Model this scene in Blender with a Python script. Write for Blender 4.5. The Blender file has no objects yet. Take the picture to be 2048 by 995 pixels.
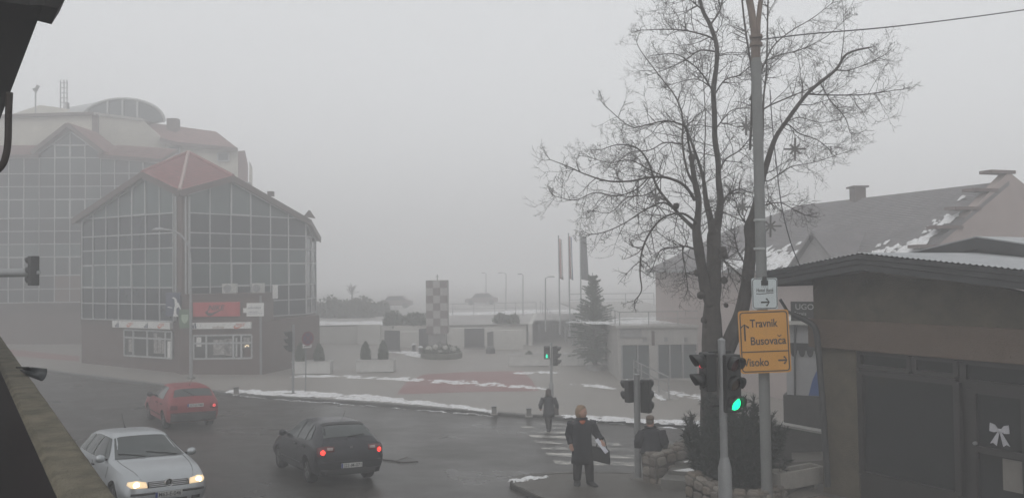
import bpy, bmesh, math, random
from mathutils import Vector, Matrix, noise
R = math.radians
random.seed(7)
SC = bpy.context.scene
COL = SC.collection
# ---------------------------------------------------------------- camera
F = 1600.0                       # focal length in pixels of the 2048 wide photograph
CAM = Vector((0, 0, 4.75))
CR = (Matrix.Rotation(R(90) + math.atan(43.7 / F), 3, 'X') @ Matrix.Rotation(-0.013, 3, 'Z'))
cd = bpy.data.cameras.new('camera'); cd.sensor_width = 36; cd.lens = 36 * F / 2048
cd.clip_start = 0.05; cd.clip_end = 3000
co = bpy.data.objects.new('camera', cd); COL.objects.link(co)
co.matrix_world = Matrix.Translation(CAM) @ CR.to_4x4()
SC.camera = co
# ---------------------------------------------------------------- overcast sky and weak sun
SUN_EL, SUN_AZ = R(38), R(200)
w = bpy.data.worlds.new('World'); SC.world = w; w.use_nodes = True
nt = w.node_tree; nt.nodes.clear()
sky = nt.nodes.new('ShaderNodeTexSky'); sky.sky_type = 'NISHITA'; sky.sun_disc = False
sky.sun_elevation = SUN_EL; sky.sun_rotation = SUN_AZ; sky.dust_density = 4; sky.ozone_density = 1
hs = nt.nodes.new('ShaderNodeHueSaturation'); hs.inputs['Saturation'].default_value = 0.12
mx = nt.nodes.new('ShaderNodeMix'); mx.data_type = 'RGBA'; mx.inputs[0].default_value = 0.75
mx.inputs[7].default_value = (6.6, 6.72, 6.85, 1)
bg = nt.nodes.new('ShaderNodeBackground'); bg.inputs['Strength'].default_value = 0.142
wo = nt.nodes.new('ShaderNodeOutputWorld')
nt.links.new(sky.outputs[0], hs.inputs['Color']); nt.links.new(hs.outputs[0], mx.inputs[6])
nt.links.new(mx.outputs[2], bg.inputs[0]); nt.links.new(bg.outputs[0], wo.inputs[0])
ld = bpy.data.lights.new('sun', 'SUN'); ld.energy = 0.5; ld.angle = R(40); ld.color = (1, .97, .93)
lo = bpy.data.objects.new('sun', ld); COL.objects.link(lo)
sd = Vector((math.sin(SUN_AZ) * math.cos(SUN_EL), math.cos(SUN_AZ) * math.cos(SUN_EL), math.sin(SUN_EL)))
lo.rotation_euler = sd.to_track_quat('Z', 'Y').to_euler()
vs = SC.view_settings; vs.view_transform = 'Standard'; vs.look = 'None'; vs.exposure = -0.06; vs.gamma = 1
vs.use_curve_mapping = False
SC.render.engine = 'CYCLES'
cy = SC.cycles; cy.use_denoising = True; cy.max_bounces = 9; cy.diffuse_bounces = 3; cy.glossy_bounces = 3
cy.transmission_bounces = 6; cy.volume_bounces = 7; cy.sample_clamp_indirect = 4; cy.sample_clamp_direct = 20
cy.use_adaptive_sampling = True; cy.adaptive_threshold = 0.02
HAZE_DENSITY = 0.0122

# ---------------------------------------------------------------- layout helpers
def ray(px, py):
    d = CR @ Vector(((px - 1024) / F, -(py - 497.5) / F, -1)); return d / d.y
def at(px, py, Y): return CAM + ray(px, py) * Y
def gz(X, Y):
    if Y <= 26: b = -.08 * Y
    elif Y < 34: t = Y - 26; b = -2.08 - .08 * t + .005 * t * t
    else: b = -2.40
    return 1.44 + b - .02 * max(-40, min(40, X))
def gnd(px, py, dz=0.0):
    d = ray(px, py); lo_, hi = 1.0, 400.0
    for _ in range(60):
        m = (lo_ + hi) / 2; p = CAM + d * m
        if p.z > gz(p.x, p.y) + dz: lo_ = m
        else: hi = m
    return CAM + d * lo_
def on_z(px, py, z):
    d = ray(px, py); return CAM + d * ((z - CAM.z) / d.z)
def G(X, Y, dz=0.0): return Vector((X, Y, gz(X, Y) + dz))

# ---------------------------------------------------------------- materials
MATS = {}
def M(name, rgb=(.5, .5, .5), rough=.7, var=.15, scale=4.0, bump=0.0, metal=0.0, spec=.5, bscale=None, rvar=0.0, stain=None):
    if name in MATS: return MATS[name]
    m = bpy.data.materials.new(name); m.use_nodes = True; MATS[name] = m
    n = m.node_tree; b = n.nodes['Principled BSDF']
    b.inputs['Roughness'].default_value = rough; b.inputs['Metallic'].default_value = metal
    b.inputs['Specular IOR Level'].default_value = spec
    tc = n.nodes.new('ShaderNodeTexCoord')
    ns = n.nodes.new('ShaderNodeTexNoise'); ns.inputs['Scale'].default_value = scale; ns.inputs['Detail'].default_value = 6
    ns.inputs['Roughness'].default_value = .65
    n.links.new(tc.outputs['Object'], ns.inputs['Vector'])
    rp = n.nodes.new('ShaderNodeValToRGB'); rp.color_ramp.elements[0].position = .3; rp.color_ramp.elements[1].position = .7
    c0 = [max(0, c * (1 - var)) for c in rgb] + [1]; c1 = [min(1, c * (1 + var)) for c in rgb] + [1]
    if stain: c0 = list(stain) + [1]
    rp.color_ramp.elements[0].color = c0; rp.color_ramp.elements[1].color = c1
    n.links.new(ns.outputs[0], rp.inputs[0]); n.links.new(rp.outputs[0], b.inputs['Base Color'])
    if rvar:
        mr = n.nodes.new('ShaderNodeMapRange'); mr.inputs[1].default_value = .3; mr.inputs[2].default_value = .7
        mr.inputs[3].default_value = max(.02, rough - rvar); mr.inputs[4].default_value = min(1, rough + rvar)
        n.links.new(ns.outputs[0], mr.inputs[0]); n.links.new(mr.outputs[0], b.inputs['Roughness'])
    if bump:
        n2 = n.nodes.new('ShaderNodeTexNoise'); n2.inputs['Scale'].default_value = bscale or scale * 8; n2.inputs['Detail'].default_value = 4
        n.links.new(tc.outputs['Object'], n2.inputs['Vector'])
        bp = n.nodes.new('ShaderNodeBump'); bp.inputs['Strength'].default_value = bump; bp.inputs['Distance'].default_value = .02
        n.links.new(n2.outputs[0], bp.inputs['Height']); n.links.new(bp.outputs[0], b.inputs['Normal'])
    return m
def EM(name, rgb, strength, base=None):
    if name in MATS: return MATS[name]
    m = M(name, base or rgb, .3, .02, 3)
    b = m.node_tree.nodes['Principled BSDF']
    b.inputs['Emission Color'].default_value = (*rgb, 1); b.inputs['Emission Strength'].default_value = strength
    return m
def GLASSY(name, rgb, rough=.06, var=.2, scale=.6, spec=.42):
    m = M(name, rgb, rough, var, scale, spec=spec); return m

# ---------------------------------------------------------------- mesh builder
ORG = {}
class MB:
    def __init__(s): s.v = []; s.f = []
    def poly(s, pts):
        i = len(s.v); s.v += [Vector(p) for p in pts]; s.f.append(tuple(range(i, i + len(pts)))); return s
    def hexa(s, p):   # p: 8 points, bottom 4 then top 4
        i = len(s.v); s.v += [Vector(q) for q in p]
        for f in ((3, 2, 1, 0), (4, 5, 6, 7), (0, 1, 5, 4), (1, 2, 6, 5), (2, 3, 7, 6), (3, 0, 4, 7)):
            s.f.append(tuple(i + k for k in f))
        return s
    def box(s, a, b):
        (x0, y0, z0), (x1, y1, z1) = a, b
        return s.hexa([(x0, y0, z0), (x1, y0, z0), (x1, y1, z0), (x0, y1, z0), (x0, y0, z1), (x1, y0, z1), (x1, y1, z1), (x0, y1, z1)])
    def obox(s, o, u, v, w_):
        o, u, v, w_ = Vector(o), Vector(u), Vector(v), Vector(w_)
        return s.hexa([o, o + u, o + u + v, o + v, o + w_, o + u + w_, o + u + v + w_, o + v + w_])
    def bar(s, a, b, wd, ht, up=(0, 0, 1)):
        a, b = Vector(a), Vector(b); d = (b - a).normalized(); up = Vector(up)
        sd_ = d.cross(up)
        if sd_.length < 1e-4: sd_ = d.cross(Vector((1, 0, 0)))
        sd_.normalize(); u2 = sd_.cross(d).normalized()
        h = sd_ * wd / 2; k = u2 * ht / 2
        return s.hexa([a - h - k, a + h - k, b + h - k, b - h - k, a - h + k, a + h + k, b + h + k, b - h + k])
    def prism(s, pts, vec):
        pts = [Vector(p) for p in pts]; vec = Vector(vec); n = len(pts); i = len(s.v)
        s.v += pts + [p + vec for p in pts]
        s.f.append(tuple(range(i + n - 1, i - 1, -1))); s.f.append(tuple(range(i + n, i + 2 * n)))
        for k in range(n): s.f.append((i + k, i + (k + 1) % n, i + n + (k + 1) % n, i + n + k))
        return s
    def tube(s, pts, rad, n=8, cap=True):
        pts = [Vector(p) for p in pts]
        if not hasattr(rad, '__len__'): rad = [rad] * len(pts)
        prev = None; i0 = len(s.v)
        for k, p in enumerate(pts):
            d = (pts[min(k + 1, len(pts) - 1)] - pts[max(k - 1, 0)])
            d = d.normalized() if d.length > 1e-9 else Vector((0, 0, 1))
            if prev is None:
                a = d.cross(Vector((0, 0, 1)) if abs(d.z) < .9 else Vector((1, 0, 0))).normalized()
            else:
                a = prev - d * prev.dot(d); a = a.normalized() if a.length > 1e-6 else d.orthogonal().normalized()
            prev = a; b = d.cross(a)
            for j in range(n):
                t = 2 * math.pi * j / n; s.v.append(p + (a * math.cos(t) + b * math.sin(t)) * rad[k])
        for k in range(len(pts) - 1):
            for j in range(n):
                q = i0 + k * n; s.f.append((q + j, q + (j + 1) % n, q + n + (j + 1) % n, q + n + j))
        if cap:
            s.f.append(tuple(i0 + j for j in range(n - 1, -1, -1))); e = i0 + (len(pts) - 1) * n
            s.f.append(tuple(e + j for j in range(n)))
        return s
    def lathe(s, c, prof, n=16, axis=(0, 0, 1)):
        c = Vector(c); ax = Vector(axis).normalized(); a = ax.orthogonal().normalized(); b = ax.cross(a); i0 = len(s.v)
        for r, h in prof:
            for j in range(n):
                t = 2 * math.pi * j / n; s.v.append(c + ax * h + (a * math.cos(t) + b * math.sin(t)) * r)
        for k in range(len(prof) - 1):
            for j in range(n):
                q = i0 + k * n; s.f.append((q + j, q + (j + 1) % n, q + n + (j + 1) % n, q + n + j))
        s.f.append(tuple(i0 + j for j in range(n - 1, -1, -1))); e = i0 + (len(prof) - 1) * n
        s.f.append(tuple(e + j for j in range(n)))
        return s
    def mesh(s, name, org=Vector()):
        me = bpy.data.meshes.new(name); me.from_pydata([p - org for p in s.v], [], s.f); me.update(); return me
    def build(s, name, mat, parent=None, smooth=False, bevel=0, kind=None, label=None, clean=False):
        org = ORG.get(parent.name, Vector()) if parent else (sum(s.v, Vector()) / max(1, len(s.v)))
        if not parent: org = Vector((org.x, org.y, min(p.z for p in s.v)))
        me = s.mesh(name, org)
        o = bpy.data.objects.new(name, me); COL.objects.link(o); ORG[o.name] = org.copy()
        if mat: me.materials.append(mat)
        if parent: o.parent = parent
        else: o.location = org
        if clean:
            bm = bmesh.new(); bm.from_mesh(me); bmesh.ops.remove_doubles(bm, verts=bm.verts, dist=1e-4)
            bmesh.ops.recalc_face_normals(bm, faces=bm.faces); bm.to_mesh(me); bm.free()
        if smooth:
            me.polygons.foreach_set('use_smooth', [True] * len(me.polygons))
            if smooth != 'all':
                try: me.set_sharp_from_angle(angle=R(40))
                except Exception: pass
        if bevel:
            b = o.modifiers.new('bevel', 'BEVEL'); b.width = bevel; b.segments = 2; b.limit_method = 'ANGLE'
        if kind: o['kind'] = kind
        if label: o['label'] = label
        return o
def thing(name, loc, label, cat, group=None, rz=0.0):
    o = bpy.data.objects.new(name, None); COL.objects.link(o); o.location = loc; o.rotation_euler = (0, 0, rz)
    o['label'] = label; o['category'] = cat
    if group: o['group'] = group
    o.empty_display_size = .2
    ORG[o.name] = Vector(loc); return o
def tag(o, label, cat, group=None):
    o['label'] = label; o['category'] = cat
    if group: o['group'] = group
    return o
def struct(o): o['kind'] = 'structure'; return o
def stuff(o, label=None, cat=None):
    o['kind'] = 'stuff'
    if label: o['label'] = label; o['category'] = cat
    return o
def copy_tree(o, parent=None):
    c = o.copy(); COL.objects.link(c); c.parent = parent; ORG[c.name] = ORG.get(o.name, Vector()).copy()
    for ch in list(o.children): copy_tree(ch, c)
    return c
def text_obj(name, s, o, right, up, height, mat, parent, width=None, depth=.004, shear=0.0, bold=0.0):
    """lettering as thin raised geometry; o = lower left corner on the surface"""
    cu = bpy.data.curves.new('t', 'FONT'); cu.body = s; cu.size = 1; cu.extrude = .02; cu.shear = shear; cu.offset = bold
    t = bpy.data.objects.new('t', cu); COL.objects.link(t)
    dg = bpy.context.evaluated_depsgraph_get(); me = bpy.data.meshes.new_from_object(t.evaluated_get(dg))
    bpy.data.objects.remove(t); bpy.data.curves.remove(cu)
    right, up, o = Vector(right).normalized(), Vector(up).normalized(), Vector(o); n = right.cross(up)
    xs = [v.co.x for v in me.vertices]; ys = [v.co.y for v in me.vertices]
    if not xs: return None
    k = height / .69; kx = width / (max(xs) - min(xs)) if width else k
    org = ORG.get(parent.name, Vector())
    for v in me.vertices:
        v.co = o + right * (v.co.x - min(xs)) * kx + up * v.co.y * k + n * (depth * (1 if v.co.z > 0 else -.2)) - org
    me.materials.clear(); me.materials.append(mat)
    ob = bpy.data.objects.new(name, me); COL.objects.link(ob); ob.parent = parent; ORG[ob.name] = org.copy(); return ob
def flat(name, pts2, o, right, up, mat, parent, depth=.006):
    """a flat cut-out shape: 2D outline on the plane (o, right, up)"""
    o, right, up = Vector(o), Vector(right).normalized(), Vector(up).normalized(); n = right.cross(up)
    return MB().prism([o + right * a + up * b + n * .0015 for a, b in pts2], n * depth).build(name, mat, parent)

def sheet(name, poly, dz, mat, zf=None, cuts=True):
    """flat polygon (world XY) draped over the ground height"""
    bm = bmesh.new(); vs_ = [bm.verts.new((p[0], p[1], 0)) for p in poly]; bm.faces.new(vs_)
    if cuts:
        for k in range(17):
            y = 26 + k * .5
            bmesh.ops.bisect_plane(bm, geom=bm.verts[:] + bm.edges[:] + bm.faces[:], plane_co=(0, y, 0), plane_no=(0, 1, 0), dist=1e-5)
        for x in (-40, 40):
            bmesh.ops.bisect_plane(bm, geom=bm.verts[:] + bm.edges[:] + bm.faces[:], plane_co=(x, 0, 0), plane_no=(1, 0, 0), dist=1e-5)
    bmesh.ops.triangulate(bm, faces=bm.faces)
    for v in bm.verts: v.co.z = (zf or gz)(v.co.x, v.co.y) + dz
    for f in bm.faces:
        f.normal_update()
        if f.normal.z < 0: f.normal_flip()
    me = bpy.data.meshes.new(name); bm.to_mesh(me); bm.free(); me.materials.append(mat)
    o = bpy.data.objects.new(name, me); COL.objects.link(o); ORG[o.name] = Vector(); return o
def resample(pts, step):
    out = [Vector(pts[0])]
    for a, b in zip(pts[:-1], pts[1:]):
        a, b = Vector(a), Vector(b); n = max(1, int((b - a).length / step))
        for k in range(1, n + 1): out.append(a.lerp(b, k / n))
    return out
def smooth_line(pts, n=6):
    """Catmull-Rom through the points"""
    pts = [Vector(p) for p in pts]; out = []
    for i in range(len(pts) - 1):
        p0 = pts[max(i - 1, 0)]; p1 = pts[i]; p2 = pts[i + 1]; p3 = pts[min(i + 2, len(pts) - 1)]
        for k in range(n):
            t = k / n
            out.append(.5 * ((2 * p1) + (p2 - p0) * t + (2 * p0 - 5 * p1 + 4 * p2 - p3) * t * t + (3 * p1 - p0 - 3 * p2 + p3) * t ** 3))
    out.append(pts[-1]); return out
def fbm(x, y, s, seed=0.0):
    return noise.fractal(Vector((x * s + seed, y * s - seed, seed)), 1.0, 2.0, 4)
# ================================================================ the setting
m_ground = M('winter_ground', (.33, .325, .31), .9, .25, .12, .2, bscale=6)
m_road = M('wet_asphalt', (.036, .0325, .029), .36, .32, .3, .12, bscale=40, rvar=.16, spec=.32)
m_plaza = M('plaza_paving', (.235, .218, .198), .55, .16, .5, .12, bscale=18, rvar=.14)
m_pave = M('near_paving', (.075, .067, .057), .6, .25, 1.5, .3, bscale=50, rvar=.12)
m_kerb = M('kerb_concrete', (.14, .135, .13), .7, .25, 3, .25)
m_redpave = M('red_paving', (.215, .10, .094), .55, .14, .9, .15, rvar=.1)
m_snow = M('snow', (.80, .81, .83), .75, .06, 5, .8, bscale=26, stain=(.52, .51, .50))
m_conc = M('concrete', (.30, .29, .275), .8, .18, 2.5, .25)
m_concd = M('dark_concrete', (.13, .125, .115), .85, .25, 2.5, .3)
m_white = M('white_render', (.48, .47, .44), .8, .1, 1.5, .1)

struct(sheet('ground', [(-500, -200), (500, -200), (500, 600), (-500, 600)], -.03, m_ground))
KPX = [(-140, 722), (-20, 731), (89, 744), (285, 769), (450, 789), (572, 799), (763, 812), (995, 831), (1255, 846), (1411, 859), (1600, 874)]
K = [gnd(*p) for p in KPX]
K = smooth_line(K, 8)
K = [Vector((K[0].x - 40, K[0].y + 14, 0))] + K + [Vector((K[-1].x + 40, K[-1].y - 3, 0))]
struct(sheet('road', [(p.x, p.y) for p in K] + [(60, 3), (-90, 3)], 0.0, m_road))
def offset(line, d):
    out = []
    for i, p in enumerate(line):
        t = (line[min(i + 1, len(line) - 1)] - line[max(i - 1, 0)]); n = Vector((-t.y, t.x, 0)).normalized()
        q = p + n * d; out.append(Vector((q.x, q.y, 0)))
    return out
KB = offset(K, .28)
def plaza_z(x, y): return gz(x, y)
struct(sheet('plaza', [(p.x, p.y) for p in KB] + [(70, 76), (-12, 76), (-12, 62), (-70, 62)], .12, m_plaza))
def kerb(name, line, h, wd, step, mat, lo=-.25):
    pts = resample([Vector((p.x, p.y, 0)) for p in line], .5)
    bed = MB()
    a, b = pts, offset(pts, wd)
    for i in range(len(pts) - 1):
        q = [G(a[i].x, a[i].y, lo), G(a[i + 1].x, a[i + 1].y, lo), G(b[i + 1].x, b[i + 1].y, lo), G(b[i].x, b[i].y, lo)]
        t = [G(a[i].x, a[i].y, h - .03), G(a[i + 1].x, a[i + 1].y, h - .03), G(b[i + 1].x, b[i + 1].y, h - .03), G(b[i].x, b[i].y, h - .03)]
        bed.hexa([Vector(x) + Vector((0, .02, 0)) for x in q] + [Vector(x) + Vector((0, .02, 0)) for x in t])
    o = struct(bed.build(name, M('kerb_bed', (.07, .068, .065), .85)))
    base = ORG[o.name]
    pts2 = resample([Vector((p.x, p.y, 0)) for p in line], step)
    b2 = offset(pts2, wd)
    for i in range(len(pts2) - 1):
        if abs(pts2[i].x) > 34: continue
        g = .012; p, q = pts2[i].lerp(pts2[i + 1], g), pts2[i].lerp(pts2[i + 1], 1 - g)
        r, s_ = b2[i].lerp(b2[i + 1], 1 - g), b2[i].lerp(b2[i + 1], g)
        j = random.uniform(-.008, .008); hh = h + j + .006
        MB().hexa([G(p.x, p.y, lo), G(q.x, q.y, lo), G(r.x, r.y, lo), G(s_.x, s_.y, lo),
                   G(p.x, p.y + .03, hh), G(q.x, q.y + .03, hh), G(r.x, r.y, hh), G(s_.x, s_.y, hh)]).build('kerb_stone', mat, o)
    return o
kerb('far_kerb', K, .125, .29, 1.0, m_kerb)
# red paved rectangle on the plaza and the reddish walk beside the back building
rp_ = [gnd(*p, .125) for p in ((793, 788), (935, 783), (1078, 781), (1062, 758), (1046, 741), (935, 743), (848, 748), (812, 764))]
struct(sheet('red_paving', [(p.x, p.y) for p in rp_], .126, m_redpave))
rw = [gnd(*p, .125) for p in ((-60, 690), (30, 699), (160, 712), (158, 722), (60, 714), (-60, 704))]
struct(sheet('red_walk', [(p.x, p.y) for p in rw], .126, m_redpave))
# the near corner pavement and the raised paving by the kiosk
NPX = [(1100, 1010), (1055, 990), (1022, 972), (1026, 961), (1060, 955), (1130, 951), (1210, 950), (1300, 953), (1420, 957)]
NK = smooth_line([gnd(*p, .02) for p in NPX], 5)
NK = [Vector((p.x, p.y, 0)) for p in NK]
NKi = offset(NK, -.16)
struct(sheet('near_pavement', [(p.x, p.y) for p in reversed(NKi)] + [(1.2, 9), (1.2, 4), (30, 4), (30, NKi[-1].y - .4)], .11, m_pave))
kerb('near_kerb', list(reversed(NK)), .115, .17, .7, m_concd)
# worn zebra crossing
def paint_mat():
    m = M('worn_road_paint', (.4, .39, .36), .5, .2, 2.0)
    n = m.node_tree; b = n.nodes['Principled BSDF']
    tc = n.nodes.new('ShaderNodeTexCoord'); ns = n.nodes.new('ShaderNodeTexNoise'); ns.inputs['Scale'].default_value = 1.6; ns.inputs['Detail'].default_value = 8
    ns.inputs['Roughness'].default_value = .7
    rp = n.nodes.new('ShaderNodeValToRGB'); rp.color_ramp.elements[0].position = .44; rp.color_ramp.elements[1].position = .62
    rp.color_ramp.elements[0].color = (.08, .078, .074, 1); rp.color_ramp.elements[1].color = (.5, .48, .44, 1)
    n.links.new(tc.outputs['Object'], ns.inputs['Vector']); n.links.new(ns.outputs[0], rp.inputs[0]); n.links.new(rp.outputs[0], b.inputs['Base Color'])
    return m
m_paint = paint_mat()
zb = bpy.data.objects.new('zebra_crossing', None); COL.objects.link(zb); zb['kind'] = 'structure'; ORG[zb.name] = Vector()
for k, (y0, y1) in enumerate([(842.5, 846), (850.5, 854.5), (859, 863.5), (868.5, 873.5), (879, 885), (890.5, 897), (904, 911), (919, 927)]):
    l = 1032 + (y0 - 842) * .95; r_ = l + 130 + (y0 - 842) * 1.0
    l2 = 1032 + (y1 - 842) * .95; r2 = l2 + 130 + (y1 - 842) * 1.0
    q = [gnd(l, y0, .004), gnd(r_, y0 + 5.5, .004), gnd(r2, y1 + 5.5, .004), gnd(l2, y1, .004)]
    s_ = sheet('stripe', [(p.x, p.y) for p in q], .004, m_paint); s_.parent = zb
# upper level behind the plaza, with its retaining wall and the ramp that climbs to it
UZ = .72
def upz(x, y): return UZ - .006 * max(0, y - 62)
UL = [(-70, 62), (-18, 62), (-6, 60.5), (1.5, 60.5), (2.2, 75), (70, 75), (70, 560), (-70, 560)]
struct(sheet('upper_ground', UL, 0, M('upper_paving', (.30, .29, .278), .8, .3, .25), zf=lambda x, y: UZ if y < 80 else max(-.6, UZ - .004 * (y - 80)), cuts=False))
struct(sheet('ramp', [(2.3, 60.5), (6.4, 59), (5.2, 76), (2.3, 76)], .13, m_plaza, zf=lambda x, y: -1.05 + max(0, min(1, (y - 60) / 15)) * (UZ + 1.0), cuts=False))
# low retaining walls of the upper level
def wall_px(name, label, px0, px1, Y0, Y1, ztop, mat, thick=.35, zb_=None, cat='wall', coping=None):
    a = at(px0, 600, Y0); b = at(px1, 600, Y1)
    d = (b - a); d.z = 0; n = Vector((-d.y, d.x, 0)).normalized() * thick
    z0 = zb_ if zb_ is not None else min(gz(a.x, a.y), gz(b.x, b.y)) - .05
    root = thing(name, (a.x, a.y, z0), label, cat)
    MB().obox((a.x, a.y, z0), d, n, (0, 0, ztop - z0)).build('wall_body', mat, root, bevel=.02)
    if coping: MB().obox(Vector((a.x, a.y, ztop)) - n * .12 - d.normalized() * .04, d + d.normalized() * .08, n * 1.24, (0, 0, .07)).build('coping', coping, root)
    return root
wall_px('retaining_wall', 'long low pale retaining wall below the snowy bank, left of the plaza', 560, 719, 60.5, 61, .72, m_white, coping=m_concd)
wall_px('retaining_wall', 'short pale wall block behind the left planter with two cones', 714, 760, 60.2, 60.2, .86, m_white)
wall_px('low_wall', 'low pale wall between the dark slabs left of the checkered monument', 798, 850, 58, 58, .45, m_white)
wall_px('low_wall', 'low pale wall behind the dark slab right of the checkered monument', 900, 1000, 59.6, 59.6, .55, m_white)
wall_px('low_wall', 'pale wall with a boxy front panel at the foot of the ramp', 985, 1046, 56.5, 57.5, .55, m_white)

wall_px('retaining_wall', 'pale retaining wall behind the monument and dark slabs', 752, 1052, 60.75, 60.75, .71, m_white)
struct(MB().prism([(1.45, 60.4, -1.3), (2.3, 75.2, -1.3), (2.3, 75.2, .74), (1.45, 60.4, .74)], (-.3, 0, 0)).build('ramp_side', m_white))
wall_px('retaining_wall', 'long pale wall behind the fir tree and flag poles', 1140, 1700, 74.6, 74.6, .74, m_white)
# ------------------------------------------------------------ snow lying in patches
def snow_field(name, pts, half, th, seed, dz, cell=.075, h=.07, sc=1.1, zf=None, label=None, stretch=(1, 1)):
    """pts: centre line (world), half: half widths; snow sheet that dips under the ground where it has melted"""
    pts = [Vector((p[0], p[1], 0)) for p in pts]; half = half if hasattr(half, '__len__') else [half] * len(pts)
    x0 = min(p.x for p in pts) - max(half); x1 = max(p.x for p in pts) + max(half)
    y0 = min(p.y for p in pts) - max(half); y1 = max(p.y for p in pts) + max(half)
    nx, ny = int((x1 - x0) / cell) + 1, int((y1 - y0) / cell) + 1
    H = {}
    for i in range(nx + 1):
        x = x0 + i * cell
        for j in range(ny + 1):
            y = y0 + j * cell; p = Vector((x, y, 0)); best = -9
            for k in range(len(pts) - 1):
                a, b = pts[k], pts[k + 1]; ab = b - a; t = max(0, min(1, (p - a).dot(ab) / ab.length_squared))
                wd = half[k] * (1 - t) + half[k + 1] * t; best = max(best, 1 - (p - a.lerp(b, t)).length / wd)
            if best <= 0: continue
            n_ = fbm(x * stretch[0], y * stretch[1], sc, seed) * .8 + fbm(x * stretch[0], y * stretch[1], sc * 3.2, seed + 5) * .75
            hv = (min(1, best * 2.2) - 1) * .8 + n_ + th
            H[i, j] = max(-.02, min(h, hv * .07))
    idx = {}; vv = []; ff = []
    def vid(i, j):
        if (i, j) not in idx:
            x, y = x0 + i * cell, y0 + j * cell; idx[i, j] = len(vv)
            vv.append(Vector((x, y, (zf or gz)(x, y) + dz + H[i, j])))
        return idx[i, j]
    for (i, j) in list(H):
        c4 = [(i, j), (i + 1, j), (i + 1, j + 1), (i, j + 1)]
        if all(c in H for c in c4) and max(H[c] for c in c4) > 0: ff.append(tuple(vid(*c) for c in c4))
    if not ff: return None
    b = MB(); b.v = vv; b.f = ff
    return stuff(b.build(name, m_snow, smooth='all'), label, 'snow')
def gl(pxs, dz=.12): return [gnd(x, y, dz) for x, y in pxs]
snow_field('snow', gl([(474, 782), (560, 785), (660, 790), (780, 799), (900, 811), (992, 824)]), [.55, .9, .8, .7, .45, .2], .42, 1.3, .124, label='long band of trodden snow along the far kerb, left of the crossing')
snow_field('snow', gl([(590, 752), (680, 752), (800, 757), (900, 763), (1000, 769), (1075, 777)]), [.5, .5, .7, .9, .8, .5], .02, 4.7, .128, cell=.1, sc=1.6, label='broken snow patches across the red paving')
snow_field('snow', gl([(1130, 832), (1230, 838), (1330, 843), (1420, 848), (1500, 852)]), [.4, .6, .6, .7, .6], .38, 8.1, .124, label='band of snow along the far kerb, right of the crossing')
snow_field('snow', gl([(466, 791), (580, 801), (760, 813.5), (990, 832.5)], 0), .07, .35, 2.2, .0, cell=.05, sc=.7, label='thin line of snow in the gutter left of the crossing')
snow_field('snow', gl([(1140, 841.5), (1260, 848), (1410, 861)], 0), .1, .35, 3.2, .0, cell=.05, sc=.7, label='thin line of snow in the gutter right of the crossing')
snow_field('snow', gl([(1028, 962), (1060, 957), (1092, 953)], .11), [.15, .22, .1], .45, 6.2, .118, cell=.04, sc=3, label='small snow patch on the tip of the near pavement corner')
snow_field('snow', gl([(1150, 768), (1190, 771), (1225, 776)]), [.4, .5, .4], .12, 5.2, .124, label='little snow patches on the plaza in front of the fir tree')
snow_field('snow', gl([(1040, 746), (1100, 744)]), [.5, .6], .12, 15.2, .124, label='snow patch in front of the blank planter boxes')
snow_field('snow', gl([(1196, 722), (1228, 728)]), [.5, .4], .3, 11.2, .124, label='snow patch beside the fir tree foot')
snow_field('snow', gl([(782, 703), (815, 704), (845, 712)]), [.6, .9, .7], .35, 12.2, .124, label='snow patch at the left of the monument bed')
snow_field('snow', gl([(1258, 760), (1290, 776), (1328, 800)]), [.25, .3, .2], .5, 13.2, .124, label='strip of snow beneath the stair railing')
snow_field('snow', gl([(1350, 790), (1400, 800), (1440, 806)], .0), [.7, .8, .8], .1, 14.2, .124, label='thin snow by the low building behind the fir tree')
snow_field('snow', [(-22, 65), (-16, 64.5), (-9.5, 64)], [3.0, 3.0, 2.4], .55, 21.2, UZ + .0, cell=.16, h=.09, sc=.5, zf=lambda x, y: 0, label='wide snowy bank above the retaining wall, left')
snow_field('snow', [(-5.5, 76), (2, 78), (14, 80), (22, 80)], [3, 4.5, 5, 4], .25, 22.2, UZ, cell=.22, h=.09, sc=.35, zf=lambda x, y: 0, label='streaks of snow on the upper level behind the railing', stretch=(.35, 1.6))
# ------------------------------------------------------------ the fog
hz = MB().box((-505, -205, -4.5), (505, 605, 21)).build('haze', None)
hz['kind'] = 'stuff'
hm = bpy.data.materials.new('haze'); hm.use_nodes = True; hn = hm.node_tree; hn.nodes.clear()
pv = hn.nodes.new('ShaderNodeVolumePrincipled'); pv.inputs['Density'].default_value = HAZE_DENSITY
pv.inputs['Color'].default_value = (.99, .99, .995, 1); pv.inputs['Anisotropy'].default_value = .2
ho = hn.nodes.new('ShaderNodeOutputMaterial'); hn.links.new(pv.outputs[0], ho.inputs['Volume'])
hz.data.materials.append(hm)
# ================================================================ buildings
m_mull = M('pale_mullion', (.34, .35, .35), .5, .1, 3)
GL = [GLASSY('tinted_glass_%d' % i, c, r_) for i, (c, r_) in enumerate([((.026, .035, .042), .07), ((.032, .044, .050), .1), ((.018, .024, .034), .05), ((.042, .058, .062), .16)])]
GD = [GLASSY('dark_glass_%d' % i, c, r_) for i, (c, r_) in enumerate([((.010, .014, .022), .06), ((.014, .020, .030), .09)])]
GT = [GLASSY('teal_glass_%d' % i, c, r_) for i, (c, r_) in enumerate([((.060, .084, .088), .12), ((.046, .066, .070), .1), ((.072, .098, .098), .2)])]
byrow = lambda j: {2: GT, 3: GT + GL, 6: GT, 7: GT}.get(j, GD)
byrowB = lambda j: GD if j in (0, 1, 4, 5, 8) else GL + GT[:1]
m_brown = M('brown_cladding', (.085, .055, .048), .6, .18, 1.5, .1)
m_dbrown = M('dark_brown_trim', (.07, .045, .042), .6, .2, 2)
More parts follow.
